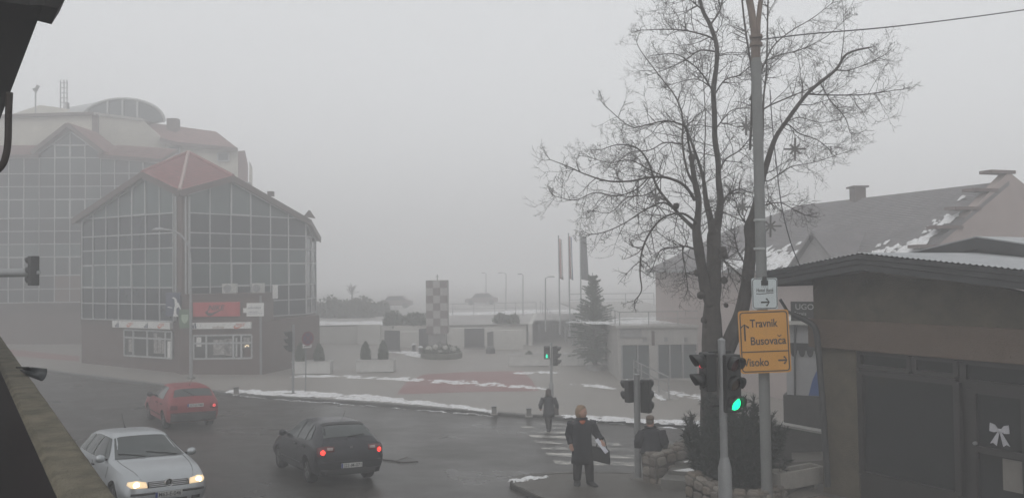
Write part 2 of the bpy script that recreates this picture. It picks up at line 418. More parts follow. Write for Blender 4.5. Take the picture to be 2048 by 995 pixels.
m_rooftile = M('red_roof_tiles', (.22, .085, .085), .75, .3, 2.5, .2)
m_cream = M('cream_render', (.46, .44, .38), .85, .1, .8, .15, stain=(.36, .345, .30))
m_grey = M('grey_metal', (.22, .225, .23), .45, .15, 4, metal=.3)
m_black = M('black_plastic', (.012, .012, .013), .5, .2, 5)
m_signred = M('red_sign', (.38, .035, .04), .45, .1, 2)
m_signwhite = M('white_sign', (.62, .62, .60), .5, .08, 2)
m_ink = M('black_ink', (.02, .02, .02), .5, .1)
m_orange = M('orange_ink', (.50, .13, .07), .5, .1)
m_navy = M('navy_ink', (.05, .06, .10), .5, .1)

def clip_poly(poly, a, b):
    """keep the part of a 2D polygon below the line a->b (a left of b)"""
    out = []; s = lambda p: (b[0] - a[0]) * (p[1] - a[1]) - (b[1] - a[1]) * (p[0] - a[0])
    for i, p in enumerate(poly):
        q = poly[(i + 1) % len(poly)]; sp, sq = s(p), s(q)
        if sp <= 0: out.append(p)
        if (sp < 0 < sq) or (sq < 0 < sp):
            t = sp / (sp - sq); out.append((p[0] + t * (q[0] - p[0]), p[1] + t * (q[1] - p[1])))
    return out
def area2(p): return abs(sum(p[i][0] * p[(i + 1) % len(p)][1] - p[(i + 1) % len(p)][0] * p[i][1] for i in range(len(p)))) / 2
class Face:
    """vertical wall plane: origin on plan, direction u, outward normal n"""
    def __init__(s, o, u):
        s.o = Vector((o[0], o[1], 0)); s.u = Vector((u[0], u[1], 0)).normalized(); s.n = Vector((s.u.y, -s.u.x, 0))
        if s.n.y > 0: s.n = -s.n
    def p(s, t, z, out=0.0): q = s.o + s.u * t + s.n * out; return Vector((q.x, q.y, z))
    def t_of(s, px):
        k = ray(px, 560); k = k.x / k.y
        return (k * s.o.y - s.o.x) / (s.u.x - k * s.u.y)
    def z_of(s, px, py):
        t = s.t_of(px); q = s.o + s.u * t; return at(px, py, q.y).z
    def uv(s, px, py): t = s.t_of(px); return t, s.z_of(px, py)
def curtain(face, cols, rows, tops, root, skip=(), opens=(), mw=.06, glass=None, roof_clip=True):
    """curtain wall: each pane and each mullion its own piece; tops: list of clip lines"""
    back = []
    t0, t1 = min(cols), max(cols); zt = max(rows)
    outline = [(t0, rows[0]), (t1, rows[0]), (t1, zt), (t0, zt)]
    for a, b in tops: outline = clip_poly(outline, a, b)
    MB().prism([face.p(a, b, -.16) for a, b in outline], face.n * -.1).build('backing_wall', m_black, root)
    for i in range(len(cols) - 1):
        for j in range(len(rows) - 1):
            if (i, j) in skip: continue
            g = mw / 2 - .01
            a0, a1 = sorted((cols[i], cols[i + 1]))
            pl = [(a0 + g, rows[j] + g), (a1 - g, rows[j] + g), (a1 - g, rows[j + 1] - g), (a0 + g, rows[j + 1] - g)]
            for a, b in tops: pl = clip_poly(pl, a, b)
            if len(pl) < 3 or area2(pl) < .03: continue
            tx, tz = random.uniform(-.012, .012), random.uniform(-.012, .012)
            cx, cz = sum(p[0] for p in pl) / len(pl), sum(p[1] for p in pl) / len(pl)
            pts = [face.p(a, b, (a - cx) * tx + (b - cz) * tz) for a, b in pl]
            gset = glass(j) if glass else GL
            pn = MB().prism(pts, face.n * -.02).build('pane', random.choice(gset), root)
            if (i, j) in opens:
                x0, x1 = min(p[0] for p in pl), max(p[0] for p in pl); z0, z1 = min(p[1] for p in pl), max(p[1] for p in pl)
                fr = MB()
                for (s0, e0) in (((x0, z0), (x1, z0)), ((x1, z0), (x1, z1)), ((x1, z1), (x0, z1)), ((x0, z1), (x0, z0))):
                    fr.bar(face.p(*s0, .03), face.p(*e0, .03), .09, .09, face.n)
                fr.build('sash_frame', m_mull, root)
    def clipseg(p, q):
        t_in, t_out = 0.0, 1.0
        for a, b in tops:
            s = lambda p_: (b[0] - a[0]) * (p_[1] - a[1]) - (b[1] - a[1]) * (p_[0] - a[0])
            sp, sq = s(p), s(q)
            if sp > 0 and sq > 0: return None
            if sp > 0: t_in = max(t_in, sp / (sp - sq))
            elif sq > 0: t_out = min(t_out, sp / (sp - sq))
        if t_out - t_in < .02: return None
        f = lambda t: (p[0] + (q[0] - p[0]) * t, p[1] + (q[1] - p[1]) * t)
        return f(t_in), f(t_out)
    for c in cols:
        sg = clipseg((c, rows[0]), (c, zt))
        if sg: MB().bar(face.p(*sg[0], .0), face.p(*sg[1], .0), mw, .12, face.n).build('mullion', m_mull, root)
    for r_ in rows:
        sg = clipseg((t0, r_), (t1, r_))
        if sg: MB().bar(face.p(*sg[0], .008), face.p(*sg[1], .008), mw, .115, face.n).build('transom', m_mull, root)
    for a, b in tops:
        lo_ = a if a[0] > t0 else (t0, a[1] + (b[1] - a[1]) * (t0 - a[0]) / (b[0] - a[0]))
        hi = b if b[0] < t1 else (t1, a[1] + (b[1] - a[1]) * (t1 - a[0]) / (b[0] - a[0]))
        MB().bar(face.p(lo_[0], lo_[1] - .04, .012), face.p(hi[0], hi[1] - .04, .012), .09, .13, face.n).build('gable_rail', m_mull, root)

def tile_field(name, a, b, c, mat, parent, cw=.26, rh=.34, amp=.035):
    """wavy clay tiling over a triangle; a = apex, b-c = lower edge; courses run along b-c"""
    a, b, c = Vector(a), Vector(b), Vector(c); e = (c - b); n = e.cross(a - b).normalized()
    if n.z < 0: n = -n
    eu = e.normalized(); up = n.cross(eu)
    if up.dot(a - b) < 0: up = -up
    hgt = (a - b).dot(up); ax = (a - b).dot(eu); L = e.length
    m = MB(); nr = max(1, int(hgt / rh)); rh = hgt / nr
    for r_ in range(nr):
        v0, v1 = r_ * rh, min(hgt, (r_ + 1) * rh + .02)
        l0, r0 = ax * v0 / hgt, L + (ax - L) * v0 / hgt; l1, r1 = ax * min(1, v1 / hgt), L + (ax - L) * min(1, v1 / hgt)
        k0 = math.floor(min(l0, l1) / (cw / 4)); k1 = math.ceil(max(r0, r1) / (cw / 4)); pv_ = None
        for k in range(int(k0), int(k1) + 1):
            u = k * cw / 4; ua = min(max(u, l0), r0); ub = min(max(u, l1), r1)
            w_ = abs(math.sin(math.pi * u / cw + .3)) * amp
            p = b + eu * ua + up * v0 + n * (w_ + .035); q = b + eu * ub + up * v1 + n * (w_ * .8 + .004)
            i = len(m.v); m.v += [p, q]
            if pv_ is not None and ((m.v[pv_] - p).length > 1e-3 or (m.v[pv_ + 1] - q).length > 1e-3): m.f.append((pv_, i, i + 1, pv_ + 1))
            pv_ = i
    return m.build(name, mat, parent, smooth=True, kind='stuff')

# ---------------------------------------------------------------- corner building of glass with red gables
C0 = at(363, 752, 42.9)
FR = Face((C0.x, C0.y), (.617, .788)); FL = Face((C0.x, C0.y), (-.87, .49))
rowsG = [2.27, 3.18, 4.09, 5.39, 6.23, 7.05, 8.12, 10.6]
gb = thing('glass_corner_building', (C0.x, C0.y, gz(C0.x, C0.y)), 'two-wing glass office building with red tiled gables above the sports shop', 'building')
colsR = [FR.t_of(x) for x in (375.8, 419.5, 461.5, 501.5, 540.8, 576.7, 611.5)]
colsL = [FL.t_of(x) for x in (164.7, 187.3, 212.9, 238.2, 264.8, 292.2, 320.2, 347.8)]
rpk = (FR.t_of(460), 10.05); rtopsv = 9.12; rend = (FR.t_of(612), 7.9)
tops_R = [((0, 9.02), rpk), (rpk, rend)]
lpk = (FL.t_of(295), 10.2); lend = (FL.t_of(161), 8.0)
tops_L = [((0, 9.0), lpk), (lpk, lend)]
curtain(FR, colsR, rowsG, tops_R, gb, opens={(2, 2), (5, 2), (2, 6)}, glass=byrow)
curtain(FL, sorted(colsL), rowsG, tops_L, gb, opens={(6, 2), (3, 2), (2, 6)}, glass=byrow)
# chamfered end of the right wing
E1 = FR.p(colsR[-1], 0); FC = Face((E1.x, E1.y), (-.03, 1))
FC.n = Vector((FC.u.y, -FC.u.x, 0))
curtain(FC, [0, 1.4, 2.8], rowsG, [((0, 7.9), (3, 6.9))], gb, glass=byrow)
# side closing wall and floor slab over the arcade
B1 = FL.p(lend[0], 0); B2 = FC.p(2.8, 0); BK = Vector((B1.x + 9.5, B1.y + 9, 0))
Fl = [FL.p(lend[0], 2.2, -.02), FL.p(0, 2.2, -.02), FR.p(colsR[-1], 2.2, -.02), FC.p(2.8, 2.2, -.02), Vector((BK.x, BK.y, 2.2))]
MB().prism(Fl, (0, 0, -.28)).build('floor_slab', m_dbrown, gb)
MB().prism([FL.p(lend[0], 2.2), Vector((BK.x, BK.y, 2.2)), Vector((BK.x, BK.y, 7.8)), FL.p(lend[0], 7.8)], (.1, .1, 0)).build('rear_wall', m_brown, gb)
MB().prism([FC.p(2.8, 2.2), Vector((BK.x, BK.y, 2.2)), Vector((BK.x, BK.y, 7.0)), FC.p(2.8, 7.0)], (-.1, 0, 0)).build('rear_wall', m_brown, gb)
# corner pier between the wings
MB().prism([FR.p(.5, gz(C0.x, C0.y), .03), FR.p(0, gz(C0.x, C0.y), .05), FL.p(0, gz(C0.x, C0.y), .05), FL.p(.36, gz(C0.x, C0.y), .03), FL.p(.36, gz(C0.x, C0.y), -.3), FR.p(.5, gz(C0.x, C0.y), -.3)], (0, 0, 9.05 - gz(C0.x, C0.y))).build('corner_pier', m_brown, gb)
for f_, t_ in ((FR, .42), (FR, .2), (FL, .33)):
    MB().tube([f_.p(t_, 2.3, .09), f_.p(t_, 9.0, .09)], .05, 6).build('downpipe', m_mull, gb)
# roof
ov = .35
A_ = at(377, 305, 48.6)
PL = FL.p(lend[0] + .3, lend[1] + .1, ov); PK = FL.p(lpk[0], lpk[1] + .22, ov); PC = Vector((C0.x, C0.y, 9.22)) + (FL.n + FR.n) * ov * .7
PR = FR.p(rpk[0], rpk[1] + .22, ov); PE = FR.p(rend[0] + .1, rend[1] + .1, ov); PE2 = FC.p(3.0, 7.05, .3); PB = Vector((BK.x, BK.y, 7.4))
roof = MB()
for q in ((PL, PK, A_), (PK, PC, A_), (PC, PR, A_), (PR, PE, A_), (PE, PE2, A_), (PE2, PB, A_), (PB, PL, A_)):
    roof.prism([p + Vector((0, 0, -.22)) for p in q], (0, 0, .2))
rf = roof.build('roof', m_dbrown, gb)
tile_field('roof_tiles', A_, PK, PC, m_rooftile, rf); tile_field('roof_tiles', A_, PC, PR, m_rooftile, rf)
tile_field('roof_tiles', A_, PR, PE, m_rooftile, rf); tile_field('roof_tiles', A_, PL, PK, m_rooftile, rf)
MB().tube([PC + Vector((0, 0, .06)), A_ + Vector((0, 0, .06))], .1, 6).build('ridge_cap', M('pale_ridge', (.36, .28, .26), .8), rf)
for p, q in ((PL, PK), (PK, PC), (PC, PR), (PR, PE), (PE, PE2)):
    MB().bar(p + Vector((0, 0, -.12)), q + Vector((0, 0, -.12)), .08, .34).build('fascia_board', m_dbrown, gb)
for p, q in ((PK, A_), (PR, A_)):
    MB().tube([p + Vector((0, 0, .05)), q + Vector((0, 0, .05))], .09, 6).build('ridge_cap', m_rooftile, rf)
k_ = PR.lerp(PE, .42); MB().obox(k_ + Vector((0, 0, 0)), (.3, .1, 0), (0, .3, 0), (0, 0, .28)).build('vent_cap', m_dbrown, rf)
k_ = PR.lerp(PE, .9); MB().prism([k_, k_ + Vector((.6, .2, -.1)), k_ + Vector((.3, .1, .4))], (0, .4, 0)).build('ridge_end', m_dbrown, rf)
# ground floor: left shop front along the left wing
gzc = lambda f_, t_: gz(f_.p(t_, 0).x, f_.p(t_, 0).y) - .05
MB().prism([FL.p(lend[0], gzc(FL, lend[0]), -.08), FL.p(.3, gzc(FL, .3), -.08), FL.p(.3, 2.0, -.08), FL.p(lend[0], 2.0, -.08)], FL.n * -.2).build('ground_wall', m_brown, gb)
def shopwin(face, px0, px1, z0, z1, cuts, out, root, glass, lit=None):
    t0, t1 = face.t_of(px0), face.t_of(px1)
    MB().obox(face.p(t0, z0, out), face.u * (t1 - t0), face.n * -.02, (0, 0, z1 - z0)).build('shop_pane', glass, root)
    f = MB()
    for c in cuts:
        t = face.t_of(c); f.bar(face.p(t, z0, out + .02), face.p(t, z1, out + .02), .1, .08, face.n)
    for z in (z0, z1, z1 - .42): f.bar(face.p(t0, z, out + .024), face.p(t1, z, out + .024), .09, .08, face.n)
    f.build('window_frame', m_mull, root)
m_shopglass = GLASSY('shop_glass', (.035, .036, .036), .1, .4, 1.6)
m_goods = M('shop_goods', (.25, .24, .23), .7, .8, 9)
z_s0, z_s1 = .28, 1.72
shopwin(FL, 250, 345, z_s0, z_s1, (250, 268, 296, 332, 345), .01, gb, m_shopglass)
for x in (258, 308, 316, 324): 
    t = FL.t_of(x); MB().obox(FL.p(t, .5, .016), FL.u * -.3, FL.n * .01, (0, 0, .7 + .2 * (x % 3))).build('window_poster', m_goods, gb)
t_ = FL.t_of(342); MB().obox(FL.p(t_, .3, .02), FL.u * .25, FL.n * .02, (0, 0, .9)).build('window_poster', m_signwhite, gb)
# white fascia sign of the left shop with alternating marks
def swoosh(s): return [(-.9 * s, .0), (-.62 * s, -.34 * s), (-.3 * s, -.36 * s), (.95 * s, .34 * s), (-.25 * s, -.08 * s), (-.52 * s, -.06 * s), (-.62 * s, .06 * s), (-.55 * s, .3 * s)]
def trefoil_bars(name, f, t, z, s, mat, root, out):
    for k, (x, h) in enumerate(((-.34, .34), (0, .62), (.34, .9))):
        flat(name, [(x * s - .12 * s, -.45 * s), (x * s + .14 * s, -.45 * s), (x * s + .02 * s, -.45 * s + h * s), (x * s - .2 * s, -.45 * s + h * s * .75)], f.p(t, z, out), -f.u if f is FL else f.u, (0, 0, 1), mat, root)
ta, tb = FL.t_of(232), FL.t_of(347)
fz0, fz1 = 1.86, 2.22
MB().obox(FL.p(ta, fz0, .02), FL.u * (tb - ta), FL.n * .22, (0, 0, fz1 - fz0)).build('fascia_sign', m_signwhite, gb)
rl = -FL.u
for x, kind in ((242, 0), (267, 1), (300, 0), (329, 1)):
    t = FL.t_of(x); z = (fz0 + fz1) / 2
    if kind == 0: trefoil_bars('stripe_mark', FL, t, z, .34, m_navy, gb, .243)
    else:
        flat('swoosh_mark', swoosh(.30), FL.p(t, z - .04, .243), rl, (0, 0, 1), m_orange, gb)
        text_obj('mark_lettering', 'NIKE', FL.p(t, z, .243) + rl * -.12, rl, (0, 0, 1), .13, m_orange, gb, shear=.3)
# projecting corner shop
sh = Face((C0.x + .05, C0.y - .35), (1, .02)); sh.n = Vector((.02, -1, 0)).normalized()
sw = sh.t_of(524); zg = gz(C0.x + 2, C0.y) - .05; stop = 3.62
MB().obox(sh.p(0, zg, 0), sh.u * sw, sh.n * -1.6, (0, 0, .98)).build('shop_plinth', m_brown, gb)
MB().obox(sh.p(0, 1.55, 0), sh.u * sw, sh.n * -2.2, (0, 0, stop - 1.55)).build('shop_head', m_brown, gb)
tp = sh.t_of(503)
MB().obox(sh.p(tp, zg + .98, 0), sh.u * (sw - tp), sh.n * -1.6, (0, 0, .57 - zg - .0)).build('shop_pier', m_brown, gb)
tp0 = sh.t_of(386)
MB().obox(sh.p(0, zg + .98, 0), sh.u * tp0, sh.n * -1.6, (0, 0, .57 - zg)).build('shop_pier', m_brown, gb)
MB().obox(sh.p(0, zg + .98, -.9), sh.u * sw, sh.n * -.1, (0, 0, .57 - zg)).build('shop_back', M('shop_interior', (.10, .095, .09), .8, .5, 3), gb)
MB().obox(sh.p(sw - .12, zg, -.02), sh.u * .1, sh.n * .1, (0, 0, stop - zg - .02)).build('downpipe', m_grey, gb)
MB().obox(sh.p(-.1, stop, .12), sh.u * (sw + .2), sh.n * -2.6, (0, 0, .12)).build('shop_parapet', m_dbrown, gb)
m_lampw = EM('warm_shop_lamp', (1, .75, .45), 3.0)
shopwin(sh, 386, 503, zg + 1.0, 1.54, (386, 412, 466, 482, 503), -.06, gb, GLASSY('shop_glass_clear', (.06, .06, .058), .08, .5, 2.2))
for x, z, w_, h_, mm in ((392, .95, .26, .5, m_signwhite), (398, .3, .34, .5, m_black), (426, .5, .9, .8, m_goods), (448, .45, .4, .9, m_goods), (470, .4, .1, 1.0, m_mull), (486, .85, .32, .55, m_goods), (488, .3, .34, .5, M('dark_display', (.06, .03, .025), .7))):
    MB().obox(sh.p(sh.t_of(x), z, -.045), sh.u * w_, sh.n * .012, (0, 0, h_)).build('window_display', mm, gb)
for x, y in ((493, 690), (496, 691.5), (490, 692)): 
    t, z = sh.uv(x, y); MB().lathe(sh.p(t, z, -.02), [(.0, -.03), (.03, 0), (.0, .03)], 8).build('shop_lamp', m_lampw, gb)
# signs of the corner shop
t0, z0 = sh.uv(388, 633); t1, z1 = sh.uv(481, 603)
MB().obox(sh.p(t0, z0, .01), sh.u * (t1 - t0), sh.n * .16, (0, 0, z1 - z0)).build('red_sign_board', m_signred, gb, bevel=.02)
t, z = sh.uv(430, 620); flat('swoosh_mark', swoosh(.52), sh.p(t, z - .1, .172), sh.u, (0, 0, 1), m_ink, gb)
text_obj('sign_lettering', 'NIKE', sh.p(t - .3, z + .02, .172), sh.u, (0, 0, 1), .26, m_ink, gb, shear=.25, bold=.02)
t0, z0 = sh.uv(494, 632); t1, z1 = sh.uv(528, 605)
MB().obox(sh.p(t0, z0, .01), sh.u * (t1 - t0), sh.n * .1, (0, 0, z1 - z0)).build('white_sign_board', m_signwhite, gb, bevel=.01)
text_obj('sign_lettering', 'advokat', sh.p(t0 + .06, z0 + .4, .112), sh.u, (0, 0, 1), .13, m_navy, gb, width=(t1 - t0) * .8, shear=.2)
text_obj('sign_lettering', '· · · · · ·', sh.p(t0 + .1, z0 + .05, .112), sh.u, (0, 0, 1), .2, m_navy, gb, width=(t1 - t0) * .8)
text_obj('sign_lettering', 'ured', sh.p(t0 + .12, z0 + .2, .112), sh.u, (0, 0, 1), .09, m_navy, gb, width=(t1 - t0) * .5)
MB().obox(sh.p(t0 + .05, z0 + .13, .112), sh.u * (t1 - t0 - .1), sh.n * .004, (0, 0, .02)).build('sign_rule', m_navy, gb)
t, z = sh.uv(487, 625); MB().obox(sh.p(t, z, .01), sh.u * .18, sh.n * .05, (0, 0, .25)).build('notice_box', m_signwhite, gb)
t0, z0 = sh.uv(384, 657); t1, z1 = sh.uv(504, 643)
MB().obox(sh.p(t0, z0, .01), sh.u * (t1 - t0), sh.n * .22, (0, 0, z1 - z0)).build('fascia_sign', m_signwhite, gb)
t, z = sh.uv(480, 650); flat('swoosh_mark', swoosh(.32), sh.p(t, z - .06, .232), sh.u, (0, 0, 1), m_orange, gb)
text_obj('mark_lettering', 'NIKE', sh.p(t - .16, z - .02, .232), sh.u, (0, 0, 1), .15, m_orange, gb, shear=.3)
t, z = sh.uv(437, 652); text_obj('mark_lettering', 'adria', sh.p(t - .25, z - .09, .232), sh.u, (0, 0, 1), .13, M('brown_ink', (.22, .13, .08), .6), gb, width=.6, shear=.2)
t, z = sh.uv(390, 650); trefoil_bars('stripe_mark', sh, t, z, .34, m_navy, gb, .232)
# side of the shop: small sign plates and dark side wall along the arcade
sd0 = sh.p(sw, zg, 0)
MB().prism([sd0 + Vector((.01, .02, 0)), sd0 + Vector((.6, 2.2, 0)), sd0 + Vector((1.6, 6, 0)), sd0 + Vector((1.3, 6, 0)), sd0 + Vector((.2, 2.2, 0))], (0, 0, stop - zg - 1.4)).build('arcade_wall', m_brown, gb)
MB().obox(at(545, 597, 43.5), (.12, .5, 0), (0, .1, 0), (0, 0, .75)).build('blade_sign', m_signwhite, gb)
MB().obox(at(530, 657, 43.2), (.5, 1.5, 0), (0, .05, 0), (0, 0, .4)).build('side_fascia', m_signwhite, gb)
for px_, Y_ in ((548, 45.5), (575, 48)):
    p = at(px_, 640, Y_); MB().box((p.x - .14, p.y - .14, gz(p.x, p.y)), (p.x + .14, p.y + .14, 2.0)).build('arcade_column', m_conc if px_ == 575 else m_brown, gb)
# air conditioners on the shop roof
for x0, x1 in ((437, 466), (498, 521)):
    a = sh.p(sh.t_of(x0), stop + .12, -.5); ww = sh.t_of(x1) - sh.t_of(x0)
    ac = MB().obox(a, sh.u * ww, (0, .3, 0), (0, 0, .52)).build('air_conditioner', M('ac_white', (.38, .38, .36), .5), gb, bevel=.02)
    MB().lathe(a + sh.u * ww * .4 + Vector((0, -.012, .26)), [(.21, 0), (.21, .02), (.05, .03), (.0, .03)], 16, (0, -1, 0)).build('fan_grille', m_grey, ac)
# black box sign with a white leaping figure and the green shield sign on the corner
fk = Face((C0.x - .1, C0.y - .5), (-1, .12)); fk.n = Vector((-.12, -1, 0)).normalized()
p0 = at(331, 632, C0.y - .6); 
bs = MB().obox(p0, (.75, 0, 0), (0, .25, 0), (0, 0, 1.25)).build('black_box_sign', m_navy, gb, bevel=.02)
fo = at(349, 613, C0.y - .61)
flat('white_figure', [(-.08, -.5), (.22, -.52), (.1, -.35), (.1, -.1), (.22, .0), (.3, -.16), (.34, -.12), (.22, .22), (.16, .2), (.1, .42), (-.05, .52), (-.14, .48), (0, .38), (.02, .1), (-.02, -.1), (-.04, -.32)], fo, (1, 0, 0), (0, 0, 1), m_signwhite, bs)
flat('white_figure', [(-.4, -.02), (-.3, .02), (-.12, -.04), (-.12, -.08), (-.3, -.04)], fo, (1, 0, 0), (0, 0, 1), m_signwhite, bs)
p0 = at(358, 656, C0.y - .75); 
gs = MB().obox(p0, (.62, 0, 0), (0, .1, 0), (0, 0, .98)).build('green_sign_panel', M('green_sign', (.07, .13, .07), .5), gb, bevel=.01)
flat('shield_mark', [(-.18, .22), (.18, .22), (.18, -.05), (.1, -.18), (0, -.26), (-.1, -.18), (-.18, -.05)], p0 + Vector((.31, -.004, .5)), (1, 0, 0), (0, 0, 1), M('pale_green', (.30, .38, .28), .5), gs)

# ---------------------------------------------------------------- large glass building behind, upper left
YB = 58.0
FB = Face((at(-120, 600, YB).x, YB), (1, .06))
bb = thing('long_glass_building', (FB.o.x + 6, YB, gz(FB.o.x, YB)), 'large old glass-fronted building with cream upper floor and barrel skylight, upper left', 'building')
rowsB = [FB.z_of(78, y) for y in (604, 577.7, 551, 513.5, 487.8, 462.2, 436.3, 398.7, 373, 347.4, 316)] 
rowsB += [FB.z_of(140, 290), FB.z_of(140, 262)]
pxs = [-106, -75, -44, -13.5, 17, 47.8, 78.6, 109.4, 140.1, 170.9, 201.6, 229.6, 258.7, 286.4, 316]
colsB = [FB.t_of(x) for x in pxs]
left = colsB[:7]; mid = colsB[6:11]; rgt = colsB[10:]
zE = rowsB[10]
curtain(FB, left, rowsB[:11], [], bb, opens={(4, 2), (4, 6), (2, 2)}, glass=byrowB)
zg0 = FB.z_of(80, 305); pkB = (FB.t_of(140.5), FB.z_of(140.5, 262))
curtain(FB, mid, rowsB, [((mid[0], zg0), pkB), (pkB, (mid[-1], zg0))], bb, opens={(1, 11 - 1), (2, 10), (1, 6), (2, 6), (1, 2), (2, 2)}, skip={(2, 0), (3, 0), (2, 1), (3, 1)}, glass=byrowB)
curtain(FB, rgt, rowsB[:11], [((rgt[0], zE), (rgt[-1], zE - .35))], bb, skip={(i, j) for i in range(4) for j in (0, 1)}, glass=byrowB)
MB().obox(FB.p(mid[1], rowsB[0], .05), FB.u * (rgt[-1] - mid[1]), FB.n * -.1, (0, 0, rowsB[2] - rowsB[0] - .05)).build('brown_panel', m_brown, bb)
MB().obox(FB.p(left[0] - 2, gz(FB.o.x, YB) - .3, -.25), FB.u * (rgt[-1] - left[0] + 2), FB.n * -.3, (0, 0, rowsB[0] - gz(FB.o.x, YB) + .25)).build('ground_wall', m_brown, bb)
MB().obox(FB.p(left[0] - 2, rowsB[0] - .18, .5), FB.u * (rgt[-1] - left[0] + 2), FB.n * -.8, (0, 0, .14)).build('canopy', m_dbrown, bb)
MB().obox(FB.p(rgt[-1], gz(FB.o.x + 30, YB), -.05), FB.u * .12, FB.n * -9, (0, 0, zE - gz(FB.o.x + 30, YB) - .5)).build('side_wall', m_brown, bb)
# red roof skirt with the big gable
def skirt(t0, t1, z0, z1, set_):
    a, b = FB.p(t0, z0, .4), FB.p(t1, z1, .4); c, d = FB.p(t1, z1 + 1.25, -set_), FB.p(t0, z0 + 1.25, -set_)
    s_ = MB().prism([a, b, c, d], (0, 0, -.2)).build('roof', m_dbrown, bb)
    m = MB(); n_ = 5
    for k in range(n_):
        e0, e1 = k / n_, (k + 1) / n_
        m.prism([a.lerp(d, e0) + Vector((0, 0, .09)), b.lerp(c, e0) + Vector((0, 0, .09)), b.lerp(c, e1) + Vector((0, 0, .03)), a.lerp(d, e1) + Vector((0, 0, .03))], (0, 0, -.03))
    m.build('tile_courses', M('dull_roof_tiles', (.17, .09, .085), .8, .3, 2, .2), s_, kind='stuff')
skirt(left[0] - 2, mid[0] + .1, zE + .15, zE + .15, 3.0); skirt(mid[-1] - .1, rgt[-1] + .4, zE + .15, zE - .2, 3.0)
g0, g1, gp = FB.p(mid[0] - .35, zg0 - .15, .45), FB.p(mid[-1] + .35, zg0 - .15, .45), FB.p(pkB[0], pkB[1] + .35, .45)
for a, b in ((g0, gp), (gp, g1)):
    MB().prism([a, b, b + Vector((0, 4.2, 0)), a + Vector((0, 4.2, 0))], (0, 0, .2)).build('gable_roof', M('dull_roof_tiles'), bb)
    MB().bar(a + Vector((0, -.05, .05)), b + Vector((0, -.05, .05)), .08, .3).build('barge_board', m_dbrown, bb)
# cream upper floor, two faces meeting at a brown pier
YU = 62.5
def pz(px, py, Y): return at(px, py, Y)
U = [(-60, 240), (20, 237), (191, 230), (282, 245), (345, 300)]
u0, u1, u2, u3 = at(-60, 300, YU), at(191, 300, YU), at(345, 300, YU + 5), at(345, 300, YU + 12)
zt0, zt1, zt2 = at(20, 237, YU).z, at(191, 231, YU).z, at(300, 247, YU + 4).z
zb0 = zE + .9
MB().prism([(u0.x, u0.y, zb0), (u1.x, u1.y, zb0), (u1.x, u1.y, zt1), (u0.x, u0.y, zt0)], (0, .4, 0)).build('upper_wall', m_cream, bb)
MB().prism([(u1.x, u1.y, zb0 - 1), (u2.x, u2.y, zb0 - 1.4), (u2.x, u2.y, at(345, 296, u2.y).z), (u1.x + (u2.x - u1.x) * .6, u1.y + 3, zt2), (u1.x, u1.y, zt1)], (0, .4, 0)).build('upper_wall', m_cream, bb)
MB().box((u1.x - .22, u1.y - .12, zb0 - .5), (u1.x + .22, u1.y + .1, zt1 + .1)).build('brown_pier', m_dbrown, bb)
MB().prism([(u0.x, u0.y - .25, zt0), (u1.x, u1.y - .25, zt1), (u1.x + (u2.x - u1.x) * .6, u1.y + 2.8, zt2), (u1.x, u1.y + 12, zt1 + 1.0), (u0.x, u0.y + 12, zt0 + .9)], (0, 0, .22)).build('upper_roof', M('pale_roof_sheet', (.33, .32, .30), .7, .15, 1), bb)
MB().bar((u0.x, u0.y - .3, zt0 + .1), (u1.x, u1.y - .3, zt1 + .1), .12, .25).build('roof_edge', m_dbrown, bb)
MB().prism([at(0, 236, 70), at(80, 210, 70), at(125, 216, 70), at(190, 232, 70)], (0, .5, 0)).build('stair_head', m_cream, bb)
# barrel skylight: vault segments ending in a glazed arch
vc = at(245, 243, 68); vr = at(330, 243, 68).x - vc.x; vh = at(243, 197, 68).z - vc.z
arc = [(math.cos(R(a)), math.sin(R(a))) for a in range(0, 181, 12)]
back = Vector((-7.0, 4.5, .2)) 
for k in range(len(arc) - 1):
    (c0_, s0_), (c1_, s1_) = arc[k], arc[k + 1]
    MB().prism([vc + Vector((vr * c0_, 0, vh * s0_)), vc + Vector((vr * c1_, 0, vh * s1_)), vc + Vector((vr * c1_, 0, vh * s1_)) + back, vc + Vector((vr * c0_, 0, vh * s0_)) + back], (0, 0, -.1)).build('vault_panel', M('skylight_sheet', (.30, .31, .31), .3, .1, 1), bb)
MB().prism([vc + Vector((vr * c * .97, .1, vh * s * .97)) for c, s in arc], (0, .1, 0)).build('arch_glazing', GL[3], bb)
for c, s in ((-.35, .92), (.35, .92), (0, 1)):
    MB().bar(vc + Vector((vr * c, 0, 0)), vc + Vector((vr * c, 0, vh * s)), .12, .12).build('arch_bar', m_mull, bb)
MB().tube([vc + Vector((vr * c, -.05, vh * s)) for c, s in arc], .1, 6).build('arch_rim', m_mull, bb)
# right hand roof block with a chimney and small windows
q0, q1 = at(282, 245, 66), at(445, 300, 66)
W = [at(322, 430, 67), at(476, 430, 67)]
zw0 = 4.0
MB().prism([at(320, 400, 67), at(476, 400, 67), at(476, 300, 67), at(345, 290, 67), at(322, 278, 67)], (-2.05, 6, 0)).build('upper_wall', m_cream, bb)
R0, R1, R2, R3, R4 = at(284, 243, 69), at(432, 263, 71), at(476, 297, 66.5), at(350, 285, 66.5), at(322, 277, 66.5)
rb = MB().prism([R4, R3, R2, R1, R0], (0, 0, -.2)).build('roof', M('dull_roof_tiles'), bb)
MB().prism([R0, R1, R1 + Vector((0, 6, -3)), R0 + Vector((0, 6, -3))], (0, 0, -.2)).build('roof', M('dull_roof_tiles'), bb)
MB().bar(R4 + Vector((0, -.1, -.1)), R3 + Vector((0, -.1, -.1)), .15, .3).build('roof_edge', m_dbrown, bb)
MB().bar(R3 + Vector((0, -.1, -.1)), R2 + Vector((0, -.1, -.1)), .15, .3).build('roof_edge', m_dbrown, bb)
